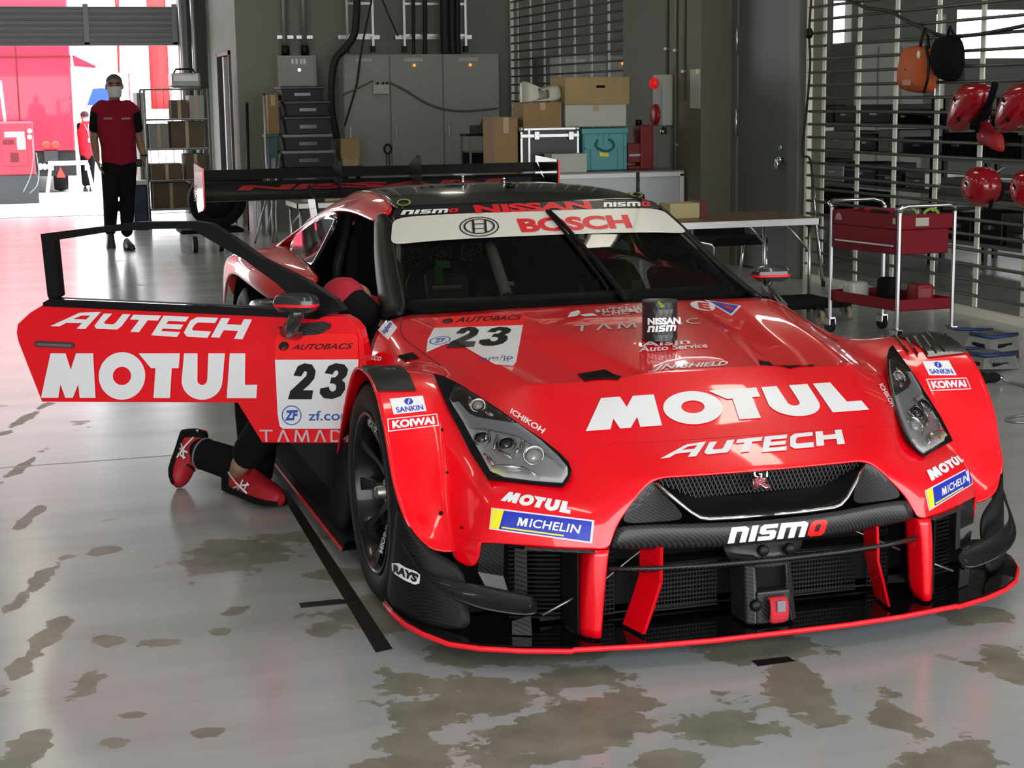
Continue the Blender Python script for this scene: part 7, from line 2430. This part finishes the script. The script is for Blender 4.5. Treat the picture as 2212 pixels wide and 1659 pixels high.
for i, pts in enumerate((((70, 300), (72, 340), (66, 380), (50, 415)), ((72, 330), (78, 370), (74, 400), (58, 418)))):
    cable('power_cable', [at(px + 6 * i, py, y=yg - .12 - .1 * i) if py < 400 else at(px + 6 * i, py, y=yg - .3 - .1 * i) for px, py in pts], .009, 'grey power cable hanging from the generator, ' + ('outer' if i else 'inner') + ' one', mat('cable_grey', (.2, .2, .2), .5))
# white trestle
t = thing('white_trestle', 'white trestle barrier standing outside the rear opening', 'barrier', at(155, 420, z=GZ))
yb_ = 26.5
p0, p1 = at(104, 352, y=yb_), at(190, 352, y=yb_)
MB().bb((p0.x, yb_ - .03, p0.z - .05), (p1.x, yb_ + .03, p0.z + .03)).build('beam', mat('trestle_white', (.75, .75, .75), .4), t)
for (pt, pb) in (((110, 353), (98, 425)), ((188, 353), (208, 425))):
    u, v = at(*pt, y=yb_), at(*pb, y=yb_)
    v.z = GZ
    for sy in (-.25, .25):
        MB().cyl(Vector((v.x, v.y + sy, GZ)), u, .028, 8).build('leg', mat('trestle_white', (.75, .75, .75), .4), t)
    MB().box(u + Vector((0, -.04, -.08)), (.09, .03, .09)).build('joint_plate', mat('pale_blue', (.35, .40, .75), .5), t)
# blue panel, red flags
q = [at(201, 191, y=42), at(238, 190, y=42), at(246, 228, y=42), at(188, 228, y=42)]
t = thing('blue_canopy', 'blue canopy far off behind the walking person', 'canopy', ((q[2].x + q[3].x) / 2, 42.5, GZ))
MB().prism(q, (0, 1.0, 0)).build('canopy_cloth', mat('canopy_blue', (.02, .10, .65), .5), t)
for p in (q[2], q[3]):
    MB().cyl((p.x, 42.5, GZ), (p.x, 42.5, p.z + .02), .03, 8).build('post', WHITE, t)
zf = GZ
for (x0, x1, yt_, lab) in ((315, 357, -10, 'broad red banner hanging outside right of the walking person'), (247, 257, -10, 'narrow red feather flag above the walking person')):
    yy = 34.0
    a, b = at(x0, yt_, y=yy), at(x1, yt_, y=yy)
    zb = at(x0, 236 if x0 > 300 else 158, y=yy).z
    t = thing('red_banner', lab, 'banner', ((a.x + b.x) / 2, yy, GZ))
    rows = []
    for k in range(9):
        z = a.z + (zb - a.z) * k / 8
        tp = 1 if x0 > 300 else 1 - .7 * k / 8
        rows.append([(a.x + (b.x - a.x) * tp * j / 5, yy + .03 * math.sin(j * 1.6 + k * .2), z) for j in range(6)])
    MB().grid(rows).build('cloth', mat('banner_red', (.62, .04, .045), .7), t, solid=.006)
    MB().cyl((b.x + .03, yy, GZ), (b.x + .03, yy, a.z), .025, 8).build('pole', WHITE, t)
p0, p1 = at(277, 158, y=36), at(283, 232, y=36)
single(MB().bb((p0.x, 36, GZ), (p1.x, 36.1, p0.z)).build('red_post', mat('post_red', (.40, .05, .07), .5)), 'slim red post outside beside the head of the walking person', 'post')
p = at(52, 424, z=GZ)
single(MB().box((p.x, p.y, GZ + .06), (.16, .14, .12)).build('wood_block', mat('wood_block', (.45, .25, .12), .7), None, bevel=.01), 'small wooden block on the ground by the generator cables', 'block')

# ------------------------------------------------------------------ people


def fuse(mb, name, m, parent, vox=.012, smooth=6):
    """blend the overlapping limbs of one body into one continuous skin"""
    o = mb.build(name, m, parent)
    r = o.modifiers.new('fuse', 'REMESH')
    r.mode = 'VOXEL'
    r.voxel_size = vox
    r.use_smooth_shade = True
    s = o.modifiers.new('smooth', 'SMOOTH')
    s.factor = .5
    s.iterations = smooth
    return o


def limb(mb, pts, rs, seg=14):
    """tapering limb with rounded joints"""
    pts = [Vector(p) for p in pts]
    if abs((pts[1] - pts[0]).normalized().z) >= .9:       # radii are given as (across, deep)
        rs = [(r[1], r[0]) if isinstance(r, tuple) else r for r in rs]
    dense, rad = [], []
    for i in range(len(pts) - 1):
        for k in range(4):
            t = k / 4
            dense.append(pts[i].lerp(pts[i + 1], t))
            a, b = rs[i], rs[i + 1]
            a = a if isinstance(a, tuple) else (a, a)
            b = b if isinstance(b, tuple) else (b, b)
            rad.append((a[0] + (b[0] - a[0]) * t, a[1] + (b[1] - a[1]) * t))
    dense.append(pts[-1])
    b = rs[-1]
    rad.append(b if isinstance(b, tuple) else (b, b))
    mb.tube(dense, rad, seg)
    for p, r in ((pts[0], rad[0]), (pts[-1], rad[-1])):
        mb.sphere(p, min(r), 12, 8)


def frame_of(fwd, up=Vector((0, 0, 1))):
    f = fwd.normalized()
    s = f.cross(up).normalized()
    u = s.cross(f).normalized()
    return s, f, u


def hand(mb, wrist, direction, palm_n, k=1.0, curl=.5, side=1):
    """palm, four fingers of different length with two bends, and a thumb from the side of the palm"""
    d = direction.normalized()
    n = palm_n.normalized()
    s = d.cross(n).normalized() * side
    base = wrist + d * .085 * k
    for q in (-.028, -.009, .010, .028):
        mb.tube([wrist + s * q * .7 * k, wrist + d * .05 * k + s * q * k, base + s * q * k], [(.015 * k, .013 * k), (.014 * k, .013 * k), (.011 * k, .011 * k)], 8)
    for q, L_ in ((-.030, .062), (-.010, .078), (.011, .083), (.031, .074)):
        p0 = base + s * q * k
        d1 = (d + n * curl * .5).normalized()
        d2 = (d + n * curl * 1.5).normalized()
        p1 = p0 + d1 * L_ * .45 * k
        p2 = p1 + d2 * L_ * .32 * k
        p3 = p2 + (d + n * curl * 2.4).normalized() * L_ * .26 * k
        mb.tube([p0 - d * .01 * k, p1, p2, p3], [.0092 * k, .0088 * k, .0078 * k, .0062 * k], 8)
    t0 = wrist + d * .025 * k + s * .030 * k
    t1 = t0 + (d * .7 + s * .75 + n * .25).normalized() * .045 * k
    t2 = t1 + (d + s * .15 + n * .35).normalized() * .034 * k
    mb.tube([wrist + d * .01 * k + s * .015 * k, t0, t1, t2], [.014 * k, .0125 * k, .0105 * k, .0078 * k], 8)


def head_parts(mb, c, h, fwd, up=Vector((0, 0, 1))):
    """skull, jaw, nose, ears added to the body; c is the middle of the head, h its height"""
    s, f, u = frame_of(fwd, up)
    Q = Matrix(((s.x, f.x, u.x, c.x), (s.y, f.y, u.y, c.y), (s.z, f.z, u.z, c.z), (0, 0, 0, 1)))
    M0 = mb.M
    mb.M = Q
    mb.sphere((0, -.01 * h, .12 * h), (.335 * h, .40 * h, .38 * h), 20, 14)
    mb.sphere((0, .03 * h, -.18 * h), (.27 * h, .33 * h, .32 * h), 18, 12)
    mb.sphere((0, .20 * h, -.36 * h), (.12 * h, .12 * h, .10 * h), 12, 8)
    mb.tube([(0, .36 * h, .05 * h), (0, .42 * h, -.08 * h), (0, .46 * h, -.13 * h)], [.035 * h, .045 * h, .055 * h], 8)
    for sg in (1, -1):
        mb.sphere((.35 * h * sg, -.02 * h, -.02 * h), (.03 * h, .07 * h, .13 * h), 10, 8)
        mb.sphere((.13 * h * sg, .33 * h, .10 * h), (.10 * h, .05 * h, .035 * h), 10, 8)
    mb.sphere((0, .35 * h, -.24 * h), (.11 * h, .04 * h, .025 * h), 10, 6)
    mb.M = M0
    return Q


def shoe_mesh(parent, heel, toe, up, upper_m, sole_m, wid=.095, height=.085, stripe=None, nm='shoe', side=1):
    """a trainer from heel to toe: lofted upper, sole and side stripes"""
    L_ = (toe - heel).length
    f = (toe - heel).normalized()
    s = f.cross(up).normalized()
    u = s.cross(f).normalized()
    Q = Matrix(((s.x, f.x, u.x, heel.x), (s.y, f.y, u.y, heel.y), (s.z, f.z, u.z, heel.z), (0, 0, 0, 1)))
    prof = [(0.0, .62, 1.0), (.06, .74, 1.08), (.22, .80, 1.05), (.34, .82, .98), (.48, .88, .86), (.62, .98, .72), (.78, 1.0, .58), (.90, .84, .48), (.98, .50, .34), (1.0, .25, .25)]
    up_ = MB(Q)
    rows = []
    for t, w_, h_ in prof:
        w2, hh = wid / 2 * w_, height * h_
        ring = []
        for k in range(13):
            a = PI * k / 12
            ring.append((math.cos(a) * w2 * (1 if a < 0 else 1), t * L_, .018 + abs(math.sin(a)) ** .75 * hh))
        rows.append(ring)
    up_.grid(rows)
    up_.f([up_.v(p) for p in rows[0]])
    up_.f([up_.v(p) for p in rows[-1]][::-1])
    up_.sphere((0, L_ * .965, .024), (wid * .26, L_ * .04, .022), 12, 8)
    o = up_.build(nm, upper_m, parent, sub=1, solid=.003)
    so = MB(Q)
    rows = []
    for t, w_, h_ in prof:
        w2 = wid / 2 * (w_ + .06)
        zt = .024 + (.012 if t < .15 else 0)
        rows.append([(-w2, t * L_ * 1.01 - .003, zt), (-w2 * .97, t * L_ * 1.01 - .003, .0 + .016 * max(0, t - .75) * 2), (w2 * .97, t * L_ * 1.01 - .003, .0 + .016 * max(0, t - .75) * 2), (w2, t * L_ * 1.01 - .003, zt), (-w2, t * L_ * 1.01 - .003, zt)])
    so.grid(rows, smooth=False)
    so.build('sole', sole_m, o)
    hc = MB(Q)
    hc.grid([[(math.cos(PI * k / 12) * wid / 2 * .80 * sc, t * L_ - .003, .02 + abs(math.sin(PI * k / 12)) ** .75 * height * 1.06 * sc) for k in range(13)] for t, sc in ((-.01, .80), (.05, .98), (.17, 1.03))])
    hc.build('heel_counter', sole_m, o, solid=.003)
    if stripe:
        for sg in (1, -1):
            st = MB(Q)
            w2 = wid / 2
            P = lambda t, z: (sg * (w2 * (.86 + .10 * min(t, .6) / .6) + .004), t * L_, z)
            st.tube([P(.20, .085), P(.36, .055), P(.58, .030)], [(.002, .005)] * 3, 6).tube([P(.30, .030), P(.46, .052), P(.62, .066)], [(.002, .004)] * 3, 6)
            st.tube([P(.40, .030), P(.50, .075)], [(.002, .004)] * 2, 6).tube([P(.50, .030), P(.60, .072)], [(.002, .004)] * 2, 6)
            st.build('side_stripe', stripe, o)
    return o, Q


# --- the person walking in from the rear opening
yw = 13.0
P_ = lambda px, py, dy=0.0: at(px, py, y=yw + dy)
root_p = at(262, 541, z=0)
pw = thing('person', 'masked person in a dark red shirt and black trousers walking in from the rear opening', 'person', (root_p.x, yw, 0))
SK = mat('skin_backlit', (.24, .135, .09), .55)  # backlight put into the colour: darker copy of the skin
bm_ = MB()
hc = P_(247, 187, -.02)
hh = .25
fwd_ = Vector((-.05, -1, .0))
Qh = head_parts(bm_, hc, hh, fwd_)
neck0, chest, waist, hip = P_(247, 222), P_(248, 255), P_(256, 318), P_(257, 356)
limb(bm_, [hc + Vector((0, .02, -.06)), neck0 + Vector((0, .01, .03)), neck0 + Vector((0, 0, -.04))], [.062, .060, .075])
limb(bm_, [neck0 + Vector((0, 0, -.06)), chest, waist, hip], [(.15, .09), (.175, .11), (.155, .10), (.165, .11)])
shL, shR = P_(209, 240), P_(288, 240)
elL, elR = P_(203, 303, .04), P_(301, 303, .04)
wrL, wrR = P_(210, 346, -.08), P_(311, 338, -.04)
for sh_, el_, wr_, sg in ((shL, elL, wrL, -1), (shR, elR, wrR, 1)):
    limb(bm_, [sh_, sh_.lerp(el_, .5), el_, el_.lerp(wr_, .4), wr_], [.062, .052, .043, .044, .029])
    hand(bm_, wr_, (Vector((.25 * -sg * (1 if sg < 0 else -.2), -.15, -1))), Vector((-sg, .1, 0)), 1.0, .5, side=1)
hiL, hiR = P_(240, 362), P_(274, 362)
knL, knR = P_(239, 432, -.10), P_(275, 432, -.03)
anL, anR = P_(238, 500, .32), P_(274, 505, .02)
for a_, b_, c_2 in ((hiL, knL, anL), (hiR, knR, anR)):
    limb(bm_, [a_, a_.lerp(b_, .5), b_, b_.lerp(c_2, .35), c_2], [.088, .076, .058, .056, .040])
fuse(bm_, 'body', SK, pw, .011, 5)
# clothes
tr = MB()
limb(tr, [P_(257, 346), P_(257, 366)], [(.175, .125), (.18, .13)])
for a_, b_, c_2 in ((hiL, knL, anL), (hiR, knR, anR)):
    limb(tr, [a_, a_.lerp(b_, .5), b_, b_.lerp(c_2, .4), c_2 + (b_ - c_2).normalized() * .03], [.106, .094, .078, .074, .064])
fuse(tr, 'trousers', CLOTHBLK, pw, .014, 5)
tp = MB()
limb(tp, [P_(248, 229), P_(248, 240), chest, waist, P_(258, 352)], [(.11, .085), (.20, .11), (.205, .135), (.182, .125), (.186, .132)])
limb(tp, [P_(222, 233), shL], [.085, .070])
limb(tp, [P_(275, 233), shR], [.085, .070])
fuse(tp, 'shirt', CLOTHRED, pw, .014, 5)
for sh_, el_ in ((shL, elL), (shR, elR)):
    sl = MB()
    limb(sl, [sh_ + Vector((0, 0, .0)), sh_.lerp(el_, .58)], [.068, .066])
    fuse(sl, 'sleeve', CLOTHBLK, pw, .014, 4)
# collar, chest marks, mask, hair, eyes
MB().tube([neck0 + Vector((math.cos(a) * .078, math.sin(a) * .075, -.035 - .012 * math.sin(a))) for a in [2 * PI * k / 20 for k in range(20)]], .012, 8, closed=True).build('collar', CLOTHRED, pw)
for px in (233, 272):
    q = P_(px, 256, -.145)
    MB().box(q, (.085, .006, .022)).build('chest_mark', mat('shirt_mark', (.30, .14, .14), .7), pw)
mk = MB(Qh)
rows = []
for i in range(7):
    v_ = i / 6
    z = (.0 - .44 * v_) * hh
    rr = (.335 - .05 * v_ - .06 * max(0, v_ - .7)) * hh
    rows.append([(rr * math.sin(a) * 1.02, rr * math.cos(a) * 1.28 + .012 + (.035 * hh * math.exp(-(a / .35) ** 2) * (1 - v_ * .4)), z) for a in [-1.05 + 2.1 * k / 12 for k in range(13)]])
mk.grid(rows)
mk.build('face_mask', mat('mask_white', (.55, .54, .52), .8), pw, sub=1, solid=.003)
for sg in (1, -1):
    MB(Qh).tube([(.30 * hh * sg, .20 * hh, -.02 * hh), (.37 * hh * sg, .02 * hh, .06 * hh), (.37 * hh * sg, -.06 * hh, -.02 * hh), (.30 * hh * sg, .16 * hh, -.26 * hh)], .0025, 6).build('mask_loop', WHITE, pw)
    e = MB(Qh).sphere((.13 * hh * sg, .345 * hh, .045 * hh), (.055 * hh, .035 * hh, .032 * hh), 12, 8)
    e.build('eye', mat('eye_dark', (.02, .018, .016), .2), pw)
    MB(Qh).tube([(.06 * hh * sg, .39 * hh, .125 * hh), (.15 * hh * sg, .375 * hh, .15 * hh), (.22 * hh * sg, .32 * hh, .12 * hh)], .008, 6).build('eyebrow', mat('hair_dark', (.02, .018, .017), .8), pw)
hr = MB(Qh)
rows = []
for i in range(8):
    row = []
    for k in range(25):
        a = 2 * PI * k / 24
        th = PI / 2 * (.90 - .28 * math.cos(a)) * i / 7
        row.append(((.352 * hh) * math.sin(th) * math.sin(a), (.418 * hh) * math.sin(th) * math.cos(a) - .012 * hh, .13 * hh + .385 * hh * math.cos(th)))
    rows.append(row)
hr.grid(rows)
hr.build('hair', mat('hair_grey', (.055, .05, .045), .8), pw, sub=1, solid=.004)
SHB = mat('shoe_dark', (.03, .022, .02), .5)
anR0 = Vector((anR.x, anR.y, 0))
shoe_mesh(pw, Vector((anR.x - .005, yw + .10, .002)), Vector((anR.x + .03, yw - .18, .002)), Vector((0, 0, 1)), SHB, MATBLK)
shoe_mesh(pw, anL + Vector((0, .03, -.03)), anL + Vector((-.005, -.10, -.235)), Vector((0, -.9, .45)), SHB, mat('sole_brown', (.06, .035, .028), .6))
wb = MB()
wb.tube([wrR + Vector((math.cos(a) * .034, math.sin(a) * .034, .012)) for a in [2 * PI * k / 16 for k in range(16)]], .008, 6, closed=True)
wb.build('wrist_band', BLACK, pw)
MB().box(P_(300, 352, .05), (.06, .05, .08)).build('belt_pouch', BLACK, pw, bevel=.01)

# --- the person further out
yf = 31.5
F_ = lambda px, py, dy=0.0: at(px, py, y=yf + dy)
pf = thing('person', 'distant masked person in a bright red shirt and dark cap outside', 'person', (F_(186, 400).x, yf, GZ))
k_ = (F_(186, 405).z - F_(183, 243).z)
bf = MB()
hcf = F_(183, 253)
hf = .24
Qf = head_parts(bf, hcf, hf, Vector((.2, -1, 0)))
nk, ch_, ws_, hp_ = F_(184, 264), F_(185, 285), F_(187, 315), F_(190, 335)
zoff = 0
limb(bf, [hcf, nk], [.055, .06])
limb(bf, [nk, ch_, ws_, hp_], [(.12, .08), (.17, .1), (.15, .1), (.15, .1)])
for sx, e_, w2 in ((172, (173, 300), (174, 320)), (199, (202, 300), (203, 322))):
    s_, e2, w3 = F_(sx, 272), F_(*e_), F_(*w2)
    limb(bf, [s_, e2, w3], [.05, .04, .03])
    hand(bf, w3, Vector((0, -.2, -1)), Vector((1, 0, 0)), 1.0, .4)
feet = []
for kx, fx in ((183, 184), (196, 197)):
    h_, n2, f2 = F_(kx, 340), F_(kx, 370, -.02), F_(fx, 398)
    f2.z = max(GZ + .10, f2.z)
    limb(bf, [h_, n2, f2], [.08, .06, .045])
    feet.append(f2)
fuse(bf, 'body', SKIN, pf, .014, 4)
s_ = MB()
limb(s_, [F_(185, 268), ch_, ws_, F_(189, 336)], [(.15, .10), (.19, .12), (.17, .12), (.17, .12)])
fuse(s_, 'shirt', mat('bright_red_cloth', (.55, .012, .035), .8), pf, .016, 4)
for sx, e_ in ((172, (173, 286)), (199, (201, 286))):
    sl = MB()
    limb(sl, [F_(sx, 271), F_(*e_)], [.065, .065])
    fuse(sl, 'sleeve', CLOTHBLK, pf, .016, 3)
t_ = MB()
for (kx, fx), f2 in zip(((183, 184), (196, 197)), feet):
    limb(t_, [F_(kx, 338), F_(kx, 370, -.02), f2 + Vector((0, 0, .02))], [.10, .08, .065])
fuse(t_, 'trousers', CLOTHBLK, pf, .016, 4)
for f2 in feet:
    shoe_mesh(pf, Vector((f2.x, f2.y + .08, GZ)), Vector((f2.x, f2.y - .18, GZ)), Vector((0, 0, 1)), SHB, MATBLK)
cp_ = MB(Qf)
cp_.sphere((0, -.01 * hf, .20 * hf), (.37 * hf, .43 * hf, .33 * hf), 16, 10)
cp_.box((0, .42 * hf, .18 * hf), (.5 * hf, .3 * hf, .04 * hf))
cp_.build('cap', mat('cap_dark', (.06, .03, .04), .8), pf)
mk = MB(Qf)
mk.sphere((0, .24 * hf, -.20 * hf), (.27 * hf, .17 * hf, .22 * hf), 14, 10)
mk.build('face_mask', mat('mask_white', (.55, .54, .52), .8), pf)
for sg in (1, -1):
    MB(Qf).sphere((.13 * hf * sg, .36 * hf, .045 * hf), (.05 * hf, .03 * hf, .03 * hf), 8, 6).build('eye', mat('eye_dark', (.02, .018, .016), .2), pf)
MB().tube([F_(182, 268, -.13), F_(190, 285, -.14), F_(193, 300, -.14), F_(190, 285, -.145), F_(191, 268, -.13)], .01, 6).build('lanyard', mat('lanyard_pale', (.6, .4, .42), .6), pf)
MB().box(F_(194, 303, -.14), (.07, .01, .09)).build('pass_card', mat('pass_blue', (.4, .45, .7), .5), pf)

# --- the mechanic kneeling at the open door, reaching into the cabin
mech = thing('person', 'kneeling person with red shoes and black trousers leaning into the open cabin', 'person', (-1.1, 1.5, 0))
toeA, heelA = at(372, 1050, z=.012), at(402, 938, y=1.86)
ankA = at(414, 972, y=1.80)
_k = at(515, 1012, z=.10)
kneeA = ankA + (_k - ankA).normalized() * .42
kneeA.z = .085
kneeA.y += .10
toeB, heelB = at(608, 1096, z=.004), at(496, 1056, z=.004)
ankB = at(520, 1003, y=1.42)
kneeB = Vector((-.955, 1.18, .475))
pel = Vector((-1.0, 1.60, .50))
chs = Vector((-.80, 1.18, .70))
shN = Vector((-.70, 1.00, .76))
neckM = Vector((-.60, 1.00, .70))
headM = Vector((-.49, .98, .60))
mb_ = MB()
head_parts(mb_, headM, .24, Vector((.75, -.3, -.6)))
limb(mb_, [headM, neckM], [.06, .065])
limb(mb_, [neckM, chs, pel.lerp(chs, .4), pel], [(.10, .08), (.15, .11), (.14, .10), (.15, .12)])
shouldL = at(742, 650, y=1.02)
elb = at(797, 690, y=.93)
wri = Vector((-.50, .98, .62))
limb(mb_, [shouldL + Vector((.05, .02, 0)), shouldL.lerp(elb, .5), elb, elb.lerp(wri, .4), wri], [.06, .052, .045, .046, .03])
hand(mb_, wri, Vector((1, .2, -.2)), Vector((0, 0, -1)), 1.0, .6)
sh2 = neckM + Vector((.02, .20, -.04))
wr2 = Vector((-.40, 1.12, .62))
limb(mb_, [sh2, Vector((-.50, 1.2, .62)), wr2], [.058, .044, .03])
hand(mb_, wr2, Vector((1, -.2, -.2)), Vector((0, 0, -1)), 1.0, .6)
hipA, hipB = pel + Vector((-.02, .09, 0)), pel + Vector((.02, -.09, 0))
limb(mb_, [hipA, hipA.lerp(kneeA, .5), kneeA, kneeA.lerp(ankA, .4), ankA], [.09, .08, .058, .055, .038])
limb(mb_, [hipB, hipB.lerp(kneeB, .5), kneeB, kneeB.lerp(ankB, .4), ankB, heelB + Vector((.03, -.02, .06))], [.09, .08, .058, .055, .038, .036])
fuse(mb_, 'body', SKIN, mech, .009, 4)
tr = MB()
limb(tr, [pel + Vector((-.02, .02, .03)), pel + Vector((.03, -.04, .04))], [.15, .15])
d_ = (ankA - kneeA)
limb(tr, [hipA, hipA.lerp(kneeA, .5), kneeA, kneeA.lerp(ankA, .4), kneeA.lerp(ankA, .82)], [.10, .088, .066, .068, .064])
limb(tr, [hipB, hipB.lerp(kneeB, .5), kneeB, kneeB.lerp(ankB, .4), kneeB.lerp(ankB, .84)], [.10, .092, .080, .076, .066])
fuse(tr, 'trousers', CLOTHBLK, mech, .011, 3)
so_ = MB()
limb(so_, [kneeA.lerp(ankA, .74), ankA, ankA.lerp(heelA, .35)], [.050, .046, .044])
fuse(so_, 'sock', CLOTHBLK, mech, .009, 3)
q = kneeA.lerp(ankA, .815)
ax = (ankA - kneeA).normalized()
a1 = ax.cross(Vector((0, 0, 1))).normalized()
a2 = ax.cross(a1)
MB().tube([q + a1 * math.cos(t) * .063 + a2 * math.sin(t) * .063 for t in [2 * PI * k / 24 for k in range(24)]], .004, 6, closed=True).build('trouser_hem', mat('hem_grey', (.20, .20, .17), .7), mech)
sht = MB()
limb(sht, [neckM + Vector((-.03, .0, -.01)), chs, pel.lerp(chs, .35)], [(.13, .10), (.17, .135), (.16, .125)])
limb(sht, [chs, shouldL], [.12, .088])
fuse(sht, 'shirt', mat('mechanic_red', (.40, .010, .028), .8, bump=(40, .3)), mech, .011, 4)
sl = MB()
limb(sl, [shouldL + (elb - shouldL) * .35, shouldL.lerp(elb, .9)], [.074, .064])
fuse(sl, 'sleeve', CLOTHBLK, mech, .010, 4)
SR = mat('shoe_red', (.42, .012, .022), .55, bump=(30, .2))
upA = Vector((.75, -.45, .35))
shoe_mesh(mech, heelA, toeA, upA, SR, MATBLK, .098, .085, WHITE, nm='shoe')
shoe_mesh(mech, heelB, toeB, Vector((.05, .0, 1)), SR, MATBLK, .104, .110, WHITE, nm='shoe')
for (hl, te, up2) in ((heelA, toeA, upA), (heelB, toeB, Vector((0, 0, 1)))):
    f = (te - hl).normalized()
    s = f.cross(up2).normalized()
    u = s.cross(f)
    m = MB()
    for k in range(3):
        c = hl + f * (.50 + .09 * k) * (te - hl).length + u * (.094 - .012 * k)
        m.tube([c - s * .026, c + u * .006, c + s * .026], .0045, 6)
    m.build('laces', BLACK, mech)
    MB().tube([hl + f * .012 + u * .075 - s * .03, hl - f * .004 + u * .082, hl + f * .012 + u * .075 + s * .03], .008, 6).build('heel_tab', WHITE, mech)
